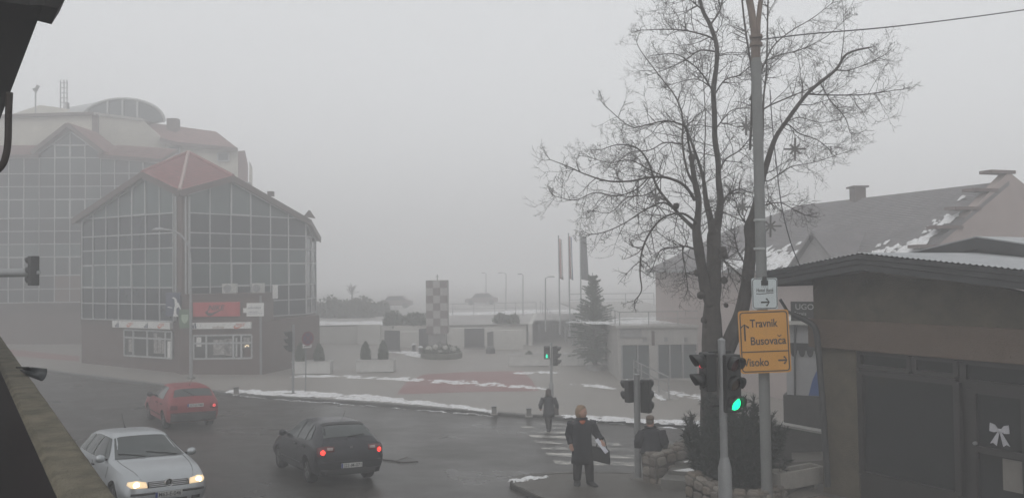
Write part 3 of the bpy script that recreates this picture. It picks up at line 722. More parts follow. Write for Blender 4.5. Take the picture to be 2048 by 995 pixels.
c_ = at(333, 250, 68.6); MB().box((c_.x, c_.y, c_.z - .8), (c_.x + .85, c_.y + .8, c_.z + .6)).build('chimney', m_dbrown, rb)
for a, b in (((338, 308), (360, 293)), ((436, 322), (458, 306))):
    p, q = at(*a, 66.9), at(*b, 66.9)
    wn = MB().box((p.x, p.y - .05, p.z), (q.x, p.y + .05, q.z)).build('window', GL[0], bb)
    f = MB()
    for s0, e0 in (((p.x, p.z), (q.x, p.z)), ((q.x, p.z), (q.x, q.z)), ((q.x, q.z), (p.x, q.z)), ((p.x, q.z), (p.x, p.z))): f.bar((s0[0], p.y - .06, s0[1]), (e0[0], p.y - .06, e0[1]), .1, .08, (0, 1, 0))
    f.build('frame', m_mull, wn)
MB().prism([at(474, 400, 67.5), at(496, 400, 70), at(496, 330, 70), at(490, 301, 69), at(476, 302, 67.5)], (-1.35, 4, 0)).build('end_wall', M('dull_roof_tiles'), bb)
MB().prism([at(497, 400, 71), at(505, 400, 72), at(505, 335, 72), at(499, 322, 71)], (-1, 3, 0)).build('end_wall', m_cream, bb)
# ladder mast and siren mast on the roof
ld_ = thing('roof_ladder', at(130, 216, 66), 'upright metal ladder frame on the roof of the big building', 'ladder')
for x in (121, 128, 134): MB().tube([at(x, 217, 66), at(x, 160, 66)], .045, 6).build('rail', m_grey, ld_)
for y in (166, 176, 186, 196, 206): MB().tube([at(120, y, 66), at(136, y, 66)], .035, 6).build('rung', m_grey, ld_)
MB().box(tuple(at(130, 216, 65.9)), tuple(at(139, 206, 66.3))).build('cabinet', m_grey, ld_)
sr = thing('siren_mast', at(71, 235, 66), 'thin mast with a small siren horn on the roof, far left', 'siren')
MB().tube([at(71, 236, 66), at(71, 180, 66)], .06, 8).build('mast', m_grey, sr)
MB().lathe(at(71, 179, 66), [(.05, -.25), (.2, -.05), (.22, .1), (.05, .15)], 10, (0, -.3, 1)).build('horn', m_grey, sr)
MB().lathe(at(74, 176, 66), [(.05, -.1), (.12, 0), (.17, .2), (.1, .22)], 10, (.6, -.3, .6)).build('horn', m_grey, sr)
# ================================================================ plaza: monument, planters, poles, tree, low building
m_stone = M('grey_stone', (.20, .195, .19), .7, .15, 2, .15)
m_stoned = M('dark_red_stone', (.15, .125, .125), .6, .15, 2, .1)
m_stonel = M('light_stone', (.33, .32, .31), .6, .1, 2, .1)
m_slab = M('dark_granite', (.045, .047, .05), .3, .2, 3)
m_planter = M('planter_concrete', (.46, .455, .44), .75, .14, 2, .2)
m_green = M('evergreen_leaf', (.028, .045, .022), .7, .5, 2)
m_green2 = M('fir_needle', (.05, .075, .05), .7, .4, 1.5)
m_bark = M('bark', (.05, .042, .036), .9, .4, 6, .6, bscale=25)
m_pole = M('galvanised_pole', (.26, .265, .27), .5, .15, 3, metal=.4)
m_soil = M('soil', (.045, .038, .03), .95, .4, 6, .5)

def rnd_dir():
    while 1:
        v = Vector((random.uniform(-1, 1), random.uniform(-1, 1), random.uniform(-1, 1)))
        if .1 < v.length < 1: return v.normalized()
def leaf_cloud(mb, n, fn, size, flatness=1.0, aspect=.45):
    for _ in range(n):
        p, d = fn(); s = size * random.uniform(.6, 1.4); a = d.cross(rnd_dir())
        if a.length < 1e-3: continue
        a = a.normalized() * s * aspect; i = len(mb.v)
        mb.v += [p - a, p + d * s * .6 + a * .2, p + d * s, p + a]; mb.f.append((i, i + 1, i + 2, i + 3))
# --- monument
mp = gnd(876, 713, .12); mz = gz(mp.x, mp.y) + .12; YM = mp.y
x0, x1 = at(854.5, 640, YM).x, at(896.5, 640, YM).x; xc = (x0 + x1) / 2; hw = (x1 - x0) / 2
zt = at(876, 560, YM).z; zc0 = at(876, 665, YM).z
mo = thing('checkered_monument', (xc, YM, mz), 'tall square monument column with a light and dark checkered upper part', 'monument')
MB().box((xc - hw * .82, YM - hw * .82, mz - .1), (xc + hw * .82, YM + hw * .82, zc0)).build('shaft', m_stone, mo, bevel=.02)
MB().box((xc - hw * .96, YM - hw * .96, zc0), (xc + hw * .96, YM + hw * .96, zt)).build('column_core', m_stone, mo)
cw_ = 2 * hw / 3; rhh = (zt - zc0) / 7
for r_ in range(7):
    for c in range(3):
        mt = m_stonel if (r_ + c) % 2 else m_stoned
        za = zt - (r_ + 1) * rhh + .008; zb2 = zt - r_ * rhh - .008; xa = x0 + c * cw_ + .008
        MB().box((xa, YM - hw, za), (xa + cw_ - .016, YM - hw * .955, zb2)).build('checker_block', mt, mo)
        MB().box((x1 - hw * .045, YM - hw + c * cw_ + .02, za), (x1, YM - hw + (c + 1) * cw_ - .016, zb2)).build('checker_block', mt, mo)
        MB().box((x0, YM - hw + c * cw_ + .02, za), (x0 + hw * .045, YM - hw + (c + 1) * cw_ - .016, zb2)).build('checker_block', mt, mo)
MB().box((xc - .025, YM - .025, zt), (xc + .025, YM + .025, zt + .38)).build('finial', m_stone, mo)
MB().box((xc - .1, YM - .02, zt + .22), (xc + .1, YM + .02, zt + .26)).build('finial', m_stone, mo)
# round bed with shrubs and wreaths round the foot
bd = thing('monument_bed', (xc, YM - .6, mz), 'round raised bed of low shrubs around the foot of the monument', 'flower bed')
bc = Vector((xc + .25, YM - .35, mz)); br = at(925, 700, YM).x - bc.x
MB().lathe(bc, [(br * .96, -.05), (br, .0), (br, .3), (br * .93, .34), (br * .9, .3)], 28).build('bed_rim', M('planted_rim', (.075, .08, .06), .9, .4, 5, .5), bd)
MB().lathe(bc, [(br * .9, .05), (br * .89, .26), (.2, .34)], 24).build('bed_soil', m_soil, bd)
lf = MB()
def bedp():
    a = random.uniform(0, 6.28); r_ = br * .92 * math.sqrt(random.random()); h = (.25 + .65 * (1 - r_ / br)) * random.uniform(.5, 1.1)
    return bc + Vector((r_ * math.cos(a), r_ * math.sin(a), .22 + h * random.random())), (rnd_dir() + Vector((0, 0, .6))).normalized()
leaf_cloud(lf, 2600, bedp, .13); lf.build('shrub_foliage', m_green, bd, kind='stuff')
for a, h, s in ((-1.9, .75, .17), (-2.5, .6, .2), (-1.2, .7, .15), (-.6, .55, .2), (-1.6, .45, .14)):
    MB().lathe(bc + Vector((br * .7 * math.cos(a), br * .7 * math.sin(a), h)), [(s * .5, -.03), (s, 0), (s, .05), (s * .5, .07)], 14, (0, -1, .5)).build('wreath', M('wreath_white', (.3, .3, .27), .7, .6, 8), bd)
pot = gnd(829, 703, .12)
for k, (px_, py_, lab) in enumerate(((828, 701, 'small lantern on the snow left of the monument, farther one'), (841, 707, 'small lantern beside the monument bed, nearer one'))):
    q = gnd(px_, py_, .12); l_ = thing('grave_lantern', q, lab, 'lantern', 'grave lanterns by the monument')
    MB().lathe(q, [(.16, 0), (.16, .06), (.1, .1), (.13, .3), (.12, .42), (.05, .5)], 12).build('lantern_body', m_slab, l_)
    MB().lathe(q + Vector((0, 0, .42)), [(.17, 0), (.14, .07), (.03, .12)], 12).build('lantern_cap', m_snow, l_)
# --- dark memorial slabs
def slab(px0, px1, pyb, pyt, label, Yb=None, thick=.16, skew=0.0, feet=True):
    a = gnd(px0, pyb, .12); b = at(px1, pyb, a.y + skew); z0 = a.z; zt_ = at(px0, pyt, a.y).z
    r_ = thing('memorial_slab', a, label, 'memorial', 'dark memorial slabs on the plaza')
    d = Vector((b.x - a.x, skew, 0))
    MB().obox(a + Vector((0, 0, .1)), d, (0, thick, 0), (0, 0, zt_ - z0 - .1)).build('slab', m_slab, r_, bevel=.015)
    MB().obox(a + Vector((-.06, -.12, 0)), d + Vector((.12, 0, 0)), (0, thick + .24, 0), (0, 0, .1)).build('foot', m_stone, r_)
    return r_
slab(769, 800, 702, 660, 'dark granite slab at the left end, turned slightly away', skew=-.5)
slab(838, 859, 703, 657, 'dark granite slab right behind the left of the monument bed', skew=.5)
slab(929, 969, 697, 656, 'wide dark granite slab right of the monument, face on')
s4 = slab(975, 987, 703, 664, 'narrow dark granite slab seen edge on, rightmost of the four', skew=1.0)
q = gnd(981, 706, .12); MB().lathe(q, [(.32, 0), (.3, .3), (.22, .45), (.05, .5)], 12).build('boulder_foot', m_slab, s4)
# --- concrete planters
def planter(pxl, pxr, pyb, label, cones=(), depth=.8, h=.62):
    a = gnd(pxl, pyb, .12); b = at(pxr, pyb, a.y); L = b.x - a.x
    r_ = thing('planter_box', a, label, 'planter', 'concrete planters on the plaza')
    t = .09
    MB().box((a.x, a.y, a.z), (a.x + L, a.y + t, a.z + h)).build('side_panel', m_planter, r_, bevel=.015)
    MB().box((a.x, a.y + depth - t, a.z), (a.x + L, a.y + depth, a.z + h)).build('side_panel', m_planter, r_, bevel=.015)
    for x in (a.x, a.x + L - t): MB().box((x, a.y + t + .002, a.z), (x + t, a.y + depth - t - .002, a.z + h)).build('end_panel', m_planter, r_)
    MB().box((a.x + t + .003, a.y + t + .003, a.z + .05), (a.x + L - t - .003, a.y + depth - t - .003, a.z + h - .1)).build('soil', m_soil, r_)
    for x0_, x1_, y0_, y1_ in ((-.04, L + .04, -.04, t + .02), (-.04, L + .04, depth - t - .02, depth + .04)):
        MB().box((a.x + x0_, a.y + y0_, a.z + h), (a.x + x1_, a.y + y1_, a.z + h + .05)).build('rim', m_planter, r_)
    for k, (px_, py_, side) in enumerate(cones):
        p = at(px_, py_, a.y + depth * .5); cr = .3; ch = p.z - (a.z + h - .1)
        c = thing('cone_shrub', (p.x, p.y, a.z + h - .1), 'clipped egg-shaped evergreen, %s of the pair in the planter %s' % (side, 'beside the no-stopping sign' if pxl < 650 else 'left of the monument'), 'shrub', 'clipped evergreens in planters')
        MB().tube([(p.x, p.y, a.z + h - .15), (p.x, p.y, a.z + h + ch * .6)], .03, 6).build('stem', m_bark, c)
        f = MB(); base = Vector((p.x, p.y, a.z + h - .08))
        core = [(cr * .8 * math.sin(math.pi * (.12 + .88 * u) ** .75) ** .8 if u < 1 else .01, ch * u) for u in (0, .12, .25, .4, .55, .7, .85, .96, 1)]
        def cp():
            u = random.random(); rr = cr * math.sin(math.pi * (.12 + .88 * u) ** .75) ** .8 * random.uniform(.75, 1.0); t_ = random.uniform(0, 6.28)
            o = Vector((math.cos(t_), math.sin(t_), .5)); return base + Vector((rr * math.cos(t_), rr * math.sin(t_), ch * u)), (o + rnd_dir() * .5).normalized()
        f.lathe(base, core, 12); leaf_cloud(f, 900, cp, .07); f.build('foliage', m_green, c, kind='stuff')
    return r_
planter(584, 660, 748, 'pale concrete planter by the no-stopping sign, holding two clipped evergreens', ((601, 685, 'left'), (638, 687, 'right')))
planter(712, 787, 744, 'pale concrete planter left of the monument, holding two clipped evergreens', ((731, 683, 'left'), (766, 681, 'right')))
p3 = planter(1017, 1098, 732, 'pale concrete planter box with no shrubs, left of the green-man signal')
p4 = planter(1123, 1180, 731, 'pale concrete planter box with no shrubs, partly behind the fir tree')
q = at(1058, 707, gnd(1017, 732, .12).y + .4); o = MB(); leaf_cloud(o, 160, lambda: (q + rnd_dir() * .2 - Vector((0, 0, .05)), rnd_dir()), .1); tag(stuff(o.build('dry_tuft', m_green)), 'small dark tuft of plants in the planter left of the signal', 'plant')
# --- fir tree
def fir(px_, pyb, pyt, halfpx, label, n_whorl=36, seed=3):
    random.seed(seed); b = gnd(px_, pyb, .12); t_ = at(px_ - 5, pyt, b.y); H_ = t_.z - b.z; rad = halfpx / F * b.y
    r_ = thing('fir_tree', b, label, 'tree')
    MB().tube([b, b.lerp(t_, .5), t_], [.13, .08, .012], 8).build('trunk', m_bark, r_)
    MB().lathe(b, [(.55, -.02), (.5, .25), (.3, .28)], 14).build('tree_stand', m_stone, r_)
    limbs, needles = MB(), MB()
    for k in range(n_whorl):
        u = .1 + .87 * (k / n_whorl) ** .95; c = b.lerp(t_, u); n = 9 if u < .6 else 7
        for j in range(n):
            a = random.uniform(0, 6.28); L = (rad * (1 - u) ** .85 + .12) * random.uniform(.45, 1.2) * (1.0 if u > .2 else .8)
            o = Vector((math.cos(a), math.sin(a), 0)); pts = []
            rise = .15 + .5 * u
            for q_ in range(5):
                s = q_ / 4; pts.append(c + o * L * s + Vector((0, 0, L * (rise * s - .32 * (1 - u) * s * s) + .02 * L * s ** 3)))
            limbs.tube(pts, [.018, .015, .012, .008, .004], 4, False)
            for _ in range(int(26 + 110 * L)):
                s = random.uniform(.1, 1); i = min(3, int(s * 4)); p = pts[i].lerp(pts[i + 1], s * 4 - i)
                d = (o * .7 + rnd_dir() * .9 + Vector((0, 0, -.1))).normalized(); sz = random.uniform(.05, .15) * (.6 + .6 * (1 - s))
                w_ = d.cross(rnd_dir()).normalized() * .024; i0 = len(needles.v)
                needles.v += [p - w_, p + w_, p + d * sz]; needles.f.append((i0, i0 + 1, i0 + 2))
                for e in (-1, 1):
                    dd = (d + w_.normalized() * e * .8).normalized(); i0 = len(needles.v); q2 = p + d * sz * random.uniform(.2, .6)
                    needles.v += [q2 - d * .014, q2 + d * .014, q2 + dd * sz * .6]; needles.f.append((i0, i0 + 1, i0 + 2))
    limbs.build('limbs', m_bark, r_); needles.build('crown', m_green2, r_, kind='stuff')
fir(1190, 739, 545, 62, 'tall green fir tree standing on the plaza by the railing')
random.seed(11)
# --- flags
m_flagd = M('dark_flag', (.05, .052, .06), .9, .3, 3)
def flag(px_, pyt, pyb, Y, w, L, mats, label):
    t = at(px_, pyt, Y); b = at(px_ + 3, pyb, Y)
    r_ = thing('flag_pole', b, label, 'flag', 'flags on tall poles')
    MB().tube([b - Vector((0, 0, .5)), t], [.06, .04], 8).build('pole', m_pole, r_)
    MB().lathe(t, [(.05, 0), (.06, .05), (.01, .1)], 8).build('pole_cap', m_pole, r_)
    n = len(mats)
    for i, m in enumerate(mats):
        f = MB()
        for z in range(8):
            for s in range(3):
                def P(u, v): 
                    xx = (i + u) / n * w; k = .75 + .25 * v
                    return t + Vector((.05 + xx * k, .1 * math.sin(7 * (i + u) / n + 2 * v) * (.4 + v), -.12 - v * L - .12 * (i + u) / n))
                u0_, u1_ = s / 3, (s + 1) / 3; v0_, v1_ = z / 8, (z + 1) / 8
                f.poly([P(u0_, v0_), P(u1_, v0_), P(u1_, v1_), P(u0_, v1_)])
        o = f.build('flag_cloth', m, r_, smooth='all', clean=True); sm = o.modifiers.new('s', 'SOLIDIFY'); sm.thickness = .012
flag(1117, 473, 655, 58, .26, 2.9, [M('flag_pink', (.40, .22, .22), .9), M('flag_white', (.45, .45, .45), .9)], 'leftmost flag pole with a pale reddish furled flag')
flag(1137, 468, 660, 58, .24, 3.1, [M('flag_red', (.28, .07, .09), .9), M('flag_white'), M('flag_blue', (.06, .08, .22), .9)], 'middle flag pole with a red, white and blue furled flag')
flag(1160, 468, 665, 58, .55, 3.15, [m_flagd, m_flagd], 'rightmost flag pole with a wide dark flag')
# --- slim park lamps and the big street lamp
def lamp(px_, pyt, Y, arm, label, pyb):
    t = at(px_, pyt, Y); b = at(px_, pyb, Y)
    r_ = thing('park_lamp', b, label, 'lamp post', 'slim lamp posts behind the plaza')
    MB().tube([b, t], [.06, .04], 8).build('pole', m_pole, r_)
    MB().tube([t, t + Vector((arm * .5, 0, .12)), t + Vector((arm, 0, .14))], .03, 6).build('arm', m_pole, r_)
    e = t + Vector((arm, 0, .12)); MB().hexa([e + Vector((-.25, -.08, -.05)), e + Vector((.2, -.08, -.05)), e + Vector((.2, .08, -.05)), e + Vector((-.25, .08, -.05)), e + Vector((-.2, -.05, .03)), e + Vector((.15, -.05, .03)), e + Vector((.15, .05, .03)), e + Vector((-.2, .05, .03))]).build('lamp_head', m_grey, r_)
lamp(1091, 556, 60, .5, 'nearest slim lamp post behind the plaza, arm pointing right', 662)
lamp(1046, 550, 72, -.25, 'second slim lamp post, just left of the nearest', 640)
lamp(1012, 547, 84, -.6, 'third slim lamp post, faint in the fog, arm pointing left', 625)
lamp(972, 547, 98, -.3, 'farthest slim lamp post, faintest in the fog', 614)
b = gnd(382, 757, .12)
sl = thing('street_lamp', b, 'curved-neck street lamp in front of the glass corner building', 'street lamp')
YL = b.y
pth = [b, at(381.5, 640, YL), at(381, 520, YL)] + smooth_line([at(380, 505, YL), at(375, 488, YL), at(362, 470, YL), at(345, 461, YL), at(328, 459, YL)], 4)
MB().tube(pth, [.1, .075, .06] + [.045] * (len(pth) - 3), 8).build('pole', m_pole, sl)
MB().tube([at(330, 459, YL), at(324, 458.5, YL), at(312, 459, YL), at(305, 460, YL)], [.05, .1, .11, .04], 8).build('lamp_head', m_grey, sl)
MB().box(tuple(b + Vector((-.16, -.16, 0))), tuple(b + Vector((.16, .16, .08)))).build('base_plate', m_concd, sl)
# --- railing along the plaza edge and up the ramp
m_rail = M('grey_rail', (.23, .235, .235), .5, .15, 3, metal=.3)
def railing(name, pts, h, label, step=1.4, mids=(.5,), r=.022, bars=0):
    pts = [Vector(p) for p in pts]; rs = resample(pts, step)
    o = thing(name, rs[0], label, 'railing')
    for p in rs: MB().tube([p - Vector((0, 0, .05)), p + Vector((0, 0, h))], r * 1.1, 6).build('post', m_rail, o)
    for k in (1.0,) + tuple(mids): MB().tube([p + Vector((0, 0, h * k)) for p in rs], r if k == 1 else r * .7, 6).build('rail', m_rail, o)
    if bars:
        for i in range(len(rs) - 1):
            for k in range(1, bars + 1):
                p = rs[i].lerp(rs[i + 1], k / (bars + 1)); MB().tube([p + Vector((0, 0, h * mids[-1])), p + Vector((0, 0, h))], r * .45, 4).build('bar', m_rail, o)
    return o
ra, rb_, rc = gnd(1338, 799, .12), gnd(1228, 736, .12), gnd(1152, 699, .12)
rd = Vector((2.6, 75.5, UZ + .1))
railing('plaza_railing', [ra, rb_, rc], 1.0, 'metal railing at the plaza edge running back past the fir tree', 1.5, (.66, .33), .028)
railing('ramp_railing', [rc + Vector((-.2, .6, 0)), rd], 1.05, 'metal railing climbing beside the ramp behind the fir tree', 1.5, (.6, .3), .025)
railing('upper_railing', [(-7.5, 74, UZ), (2.2, 75.2, UZ)], 1.05, 'faint railing on the upper level right of the monument', 1.9, (.55,), .028)
plb = MB().prism([ra + Vector((-.15, -.1, -.1)), ra + Vector((.45, -.1, -.1)), rc + Vector((.45, 0, -.1)), rc + Vector((-.15, 0, -.1))], (0, 0, .16)).build('edge_kerb', m_conc); struct(plb)
m_lbw = M('grey_render', (.31, .30, .285), .85, .12, 1.2, .1)
# --- low building with a terrace roof
lb0 = at(1236, 700, 41.6)
LF = Face((lb0.x, lb0.y), (1, .0)); LF.n = Vector((0, -1, 0)); zgL = gz(lb0.x, lb0.y) - .1
tE = LF.t_of(1470); ztL = LF.z_of(1300, 655)
lb = thing('low_terrace_building', (lb0.x, lb0.y, zgL), 'low pale building with dark windows and a railed flat roof, behind the fir tree', 'building')
MB().obox(LF.p(0, zgL, 0), LF.u * tE, (0, .3, 0), (0, 0, .25)).build('plinth', m_conc, lb)
zwb, zwt = zgL + .25, LF.z_of(1300, 689)
MB().obox(LF.p(0, zwt, 0), LF.u * tE, (0, .3, 0), (0, 0, ztL - zwt)).build('upper_wall', m_lbw, lb)
MB().obox(LF.p(0, zwb, -.25), LF.u * tE, (0, .2, 0), (0, 0, zwt - zwb)).build('back_wall', m_black, lb)
for x in (1240, 1272, 1296, 1312, 1336, 1362, 1392, 1420, 1450):
    t = LF.t_of(x); wd = .42 if x == 1296 else .07
    MB().obox(LF.p(t, zwb, .06 if x == 1296 else 0), LF.u * wd, (0, .25, 0), (0, 0, zwt - zwb)).build('pillar' if x == 1296 else 'window_post', m_lbw if x == 1296 else m_grey, lb)
for a_, b_ in ((1242, 1271), (1273, 1295), (1313, 1335), (1338, 1361), (1364, 1391), (1394, 1419), (1422, 1449)):
    t0, t1 = LF.t_of(a_), LF.t_of(b_); zz = LF.z_of(1300, 704)
    MB().obox(LF.p(t0, zwb, -.1), LF.u * (t1 - t0), (0, .03, 0), (0, 0, zz - zwb - .03)).build('pane', random.choice(GL), lb)
    MB().obox(LF.p(t0, zz + .03, -.1), LF.u * (t1 - t0), (0, .03, 0), (0, 0, zwt - zz - .03)).build('pane', random.choice(GL), lb)
t0, t1 = LF.t_of(1238), LF.t_of(1281); MB().obox(LF.p(t0, LF.z_of(1260, 675), .01), LF.u * (t1 - t0), (0, -.06, 0), (0, 0, LF.z_of(1260, 657) - LF.z_of(1260, 675))).build('sign_panel', M('faded_sign', (.2, .2, .2), .7), lb)
MB().obox(LF.p(LF.t_of(1301), LF.z_of(1301, 690), .02), LF.u * .14, (0, -.1, 0), (0, 0, .75)).build('downpipe', m_dbrown, lb)
for x in (1284, 1326, 1365): MB().obox(LF.p(LF.t_of(x), LF.z_of(x, 682), .01), LF.u * .18, (0, -.12, 0), (0, 0, .22)).build('wall_lamp', m_grey, lb)
sl_ = [LF.p(-.1, ztL, .15), LF.p(tE + .2, ztL, .15), LF.p(tE + .2, ztL, -32), LF.p(-1.2, ztL, -32), LF.p(-.5, ztL, -17)]
MB().prism(sl_, (0, 0, .12)).build('terrace_slab', m_conc, lb)
MB().prism([LF.p(0, zgL, -.05), LF.p(0, ztL, -.05), LF.p(-.5, ztL, -17), LF.p(-.5, zgL, -17)], (.25, 0, 0)).build('side_wall', m_lbw, lb)
MB().prism([LF.p(tE, zgL, -.05), LF.p(tE, ztL, -.05), LF.p(tE, ztL, -20), LF.p(tE, zgL, -20)], (-.25, 0, 0)).build('side_wall', m_lbw, lb)
railing('terrace_railing', [LF.p(-.4, ztL + .12, -16), LF.p(.1, ztL + .12, .05), LF.p(tE, ztL + .12, .05)], .72, 'metal railing on the flat roof of the low building', 1.35, (.5,), .024)
railing('terrace_railing', [LF.p(-.8, ztL + .12, -24), LF.p(tE, ztL + .12, -24)], .95, 'faint far railing at the back of the flat roof', 2.2, (.5,), .03)
snow_field('snow', [(lb0.x + 1.0, lb0.y + 4), (lb0.x + 4, lb0.y + 5), (lb0.x + 6, lb0.y + 7)], [3.6, 3.6, 3], .12, 31.0, ztL + .12, cell=.12, h=.05, sc=.7, zf=lambda x, y: 0, label='streaks of snow on the flat roof of the low building', stretch=(.25, 1.8))
for k, (px_, Y_) in enumerate(((1246, 47), (1140, 60))):
    pass
# --- hedges and bushes in the fog
def bush(name, c, rx, ry, rz_, n, label, size=.18, seed=1, cat='bush', mat=None, lumps=7, group=None):
    random.seed(seed); c = Vector(c); r_ = thing(name, c, label, cat, group)
    L = [(Vector((random.uniform(-.7, .7) * rx, random.uniform(-.7, .7) * ry, random.uniform(.25, .65) * rz_)), random.uniform(.35, .6)) for _ in range(lumps)]
    f = MB()
    def fn():
        o, s = random.choice(L); d = rnd_dir(); rr = random.uniform(.6, 1.05)
        p = c + o + Vector((d.x * rx * s, d.y * ry * s, d.z * rz_ * s)) * rr
        p.z = max(p.z, c.z + .02); return p, (d + rnd_dir() * .7).normalized()
    leaf_cloud(f, n, fn, size); f.build('foliage', mat or m_green, r_, kind='stuff')
    s = MB()
    for o, k in L[:4]: s.tube([c + Vector((o.x * .3, o.y * .3, -.05)), c + o], [.04, .015], 5)
    s.build('stems', m_bark, r_)
m_hedge = M('hedge_leaf', (.05, .055, .035), .8, .4, 1)
def upx(px_, py_): return on_z(px_, py_, UZ)
for k, (px_, pyb, wpx, top, lab) in enumerate(((640, 634, 44, 598, 'big rounded hedge clump in the fog beside the glass building'), (705, 634, 48, 597, 'big rounded hedge clump in the fog, middle of the snowy bank'), (752, 630, 26, 607, 'hedge clump tapering off in the fog, right end of the bank'))):
    c = on_z(px_, pyb, UZ); c.y = min(c.y, 82); c = at(px_, pyb, c.y); h = at(px_, top, c.y).z - UZ
    bush('hedge_clump', (c.x, c.y, UZ), wpx / F * c.y, 1.6, h * 1.05, 2600, lab, .28, 40 + k, 'hedge', m_hedge, 12, 'hedge clumps behind the snowy bank')
for k, (px_, py_, wpx, top, lab) in enumerate(((792, 664, 24, 622, 'dark low juniper spread left of the monument, nearest the left slab'), (832, 664, 30, 622, 'dark low juniper spread directly behind the monument left side'), (1013, 640, 24, 626, 'low round bush beyond the wall right of the memorial slabs'))):
    Yk = 61.5; c = at(px_, py_, Yk); h = at(px_, top, Yk).z - c.z
    bush('spreading_juniper', (c.x, Yk, UZ - .1), wpx / F * Yk, 1.0, max(.5, at(px_, top, Yk).z - UZ), 1500, lab, .2, 60 + k, 'bush', m_green, 9, 'low shrubs behind the plaza wall')
# bare little tree and parked cars hardly visible in the fog
def bare_small(px_, pyb, pyt, Y, label, seed):
    random.seed(seed); b = at(px_, pyb, Y); h = at(px_, pyt, Y).z - b.z; r_ = thing('young_bare_tree', b, label, 'tree'); t = MB(); tw = MB()
    t.tube([b, b + Vector((.1, 0, h * .5)), b + Vector((0, .1, h * .75))], [.09, .06, .03], 6)
    for k in range(26):
        u = random.uniform(.35, .75); p = b + Vector((.1 * u, 0, h * u)); d = rnd_dir(); d.z = abs(d.z) * .9 + .3
        q = p + d * h * random.uniform(.2, .42); tw.tube([p, p.lerp(q, .5) + rnd_dir() * .1, q], [.03, .02, .008], 4)
        for _ in range(5): e = p.lerp(q, random.uniform(.4, 1)); tw.tube([e, e + (d + rnd_dir()).normalized() * h * .14], [.012, .005], 3)
    t.build('trunk', m_bark, r_); tw.build('crown', m_bark, r_)
bare_small(703, 602, 566, 86, 'faint bare tree rising behind the hedge in the fog', 5)
def far_car(px_, py_, Y, label, col):
    b = at(px_, py_, Y); b.z = UZ - .05; r_ = thing('parked_car', b, label, 'car', 'parked cars fading in the fog')
    pr = [(-2, .3), (-1.95, .75), (-1.2, .85), (-.7, 1.4), (.9, 1.42), (1.5, .95), (2, .85), (2.02, .3)]
    MB().prism([b + Vector((x, -.8, z)) for x, z in pr], (0, 1.6, 0)).build('body', col, r_, bevel=.1)
    MB().prism([b + Vector((x, -.82, z)) for x, z in ((-1.05, .9), (-.6, 1.32), (.85, 1.34), (1.3, .95))], (0, 1.64, 0)).build('side_windows', GL[0], r_)
    for x in (-1.25, 1.25):
        for y in (-.82, .66): MB().lathe(b + Vector((x, y, .31)), [(.2, 0), (.31, .02), (.31, .16), (.2, .18)], 14, (0, 1, 0)).build('wheel', m_black, r_)
far_car(790, 614, 92, 'faint parked car in the fog left of the monument', M('far_car_paint', (.12, .09, .09), .4))
far_car(963, 617, 98, 'faint parked car in the fog right of the monument', M('far_car_paint'))
random.seed(17)
# --- bollards on the far kerb
for k, (px_, py_, lab) in enumerate(((471, 788, 'short dark bollard stub on the far kerb, left, near the red car'), (988, 828, 'short dark bollard stub on the far kerb, left of the crossing'), (1058, 832, 'short dark bollard stub on the far kerb, at the crossing beside the pedestrian'))):
    p = gnd(px_, py_, .12); p.y += .1; r_ = thing('bollard', p, lab, 'bollard', 'bollard stubs on the far kerb')
    MB().hexa([p + Vector((x, y, 0)) for x, y in ((-.1, -.1), (.1, -.1), (.1, .1), (-.1, .1))] + [p + Vector((x, y, .27)) for x, y in ((-.085, -.085), (.085, -.085), (.085, .085), (-.085, .085))]).build('post', m_concd, r_, bevel=.015)
    MB().box(tuple(p + Vector((-.1, -.1, .26))), tuple(p + Vector((.1, .1, .3)))).build('cap', m_slab, r_, bevel=.01)
    MB().box(tuple(p + Vector((-.14, -.14, -.02))), tuple(p + Vector((.14, .14, .02)))).build('foot', m_conc, r_)
# ================================================================ right side: pink building, kiosk, stall
m_pink = M('pink_render', (.31, .255, .24), .85, .1, .8, .1)
m_slate = M('grey_roof_tiles', (.135, .125, .13), .75, .25, 1.5, .2)
m_fascia = M('dark_fascia', (.030, .031, .033), .6, .25, 3)
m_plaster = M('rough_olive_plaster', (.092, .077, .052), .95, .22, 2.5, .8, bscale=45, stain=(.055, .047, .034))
m_lintel = M('rough_pink_plaster', (.115, .083, .063), .95, .15, 3, .9, bscale=60)
m_frame = M('black_frame', (.014, .012, .012), .4, .3, 3)
m_corr = M('corrugated_sheet', (.34, .35, .36), .45, .15, 1.2, metal=.3)
# --- long tiled building
EA, EB = Vector((10.0, 38.7, 0)), Vector((13.9, 28.2, 0)); RA, RB = Vector((14.6, 40.4, 0)), Vector((18.6, 29.8, 0)); zE_, zR_ = 4.7, 7.85
pb = thing('pink_tiled_building', (11.5, 34, gz(11.5, 34)), 'pale pink building with a long grey tiled roof, snow patches and a stepped gable', 'building')
def V(p, z): return Vector((p.x, p.y, z))
dE = (EB - EA).normalized(); nE = Vector((dE.y, -dE.x, 0)); nE = nE if nE.x < 0 else -nE
zgp = gz(12, 34) - .3
wl = [EA - nE * .6, EB - nE * .6]
MB().prism([V(wl[0], zgp), V(wl[1], zgp), V(wl[1], zE_ - .15), V(wl[0], zE_ - .15)], -nE * .3).build('long_wall', m_pink, pb)
RBp = RB + dE * .05
gab = [V(wl[1], zgp), V(RB + (RB - wl[1]) * 1.2, zgp), V(RB + (RB - wl[1]) * 1.2, zE_ + .4), V(RB, zR_ + .35), V(wl[1], zE_ + .1)]
MB().prism(gab, -dE * .35).build('gable_wall', m_pink, pb)
MB().prism([V(EA, zE_) - dE * .4, V(EB, zE_), V(RB, zR_), V(RA, zR_)], (0, 0, -.15)).build('roof', m_slate, pb)
up_ = (V(RA, zR_) - V(EA, zE_))
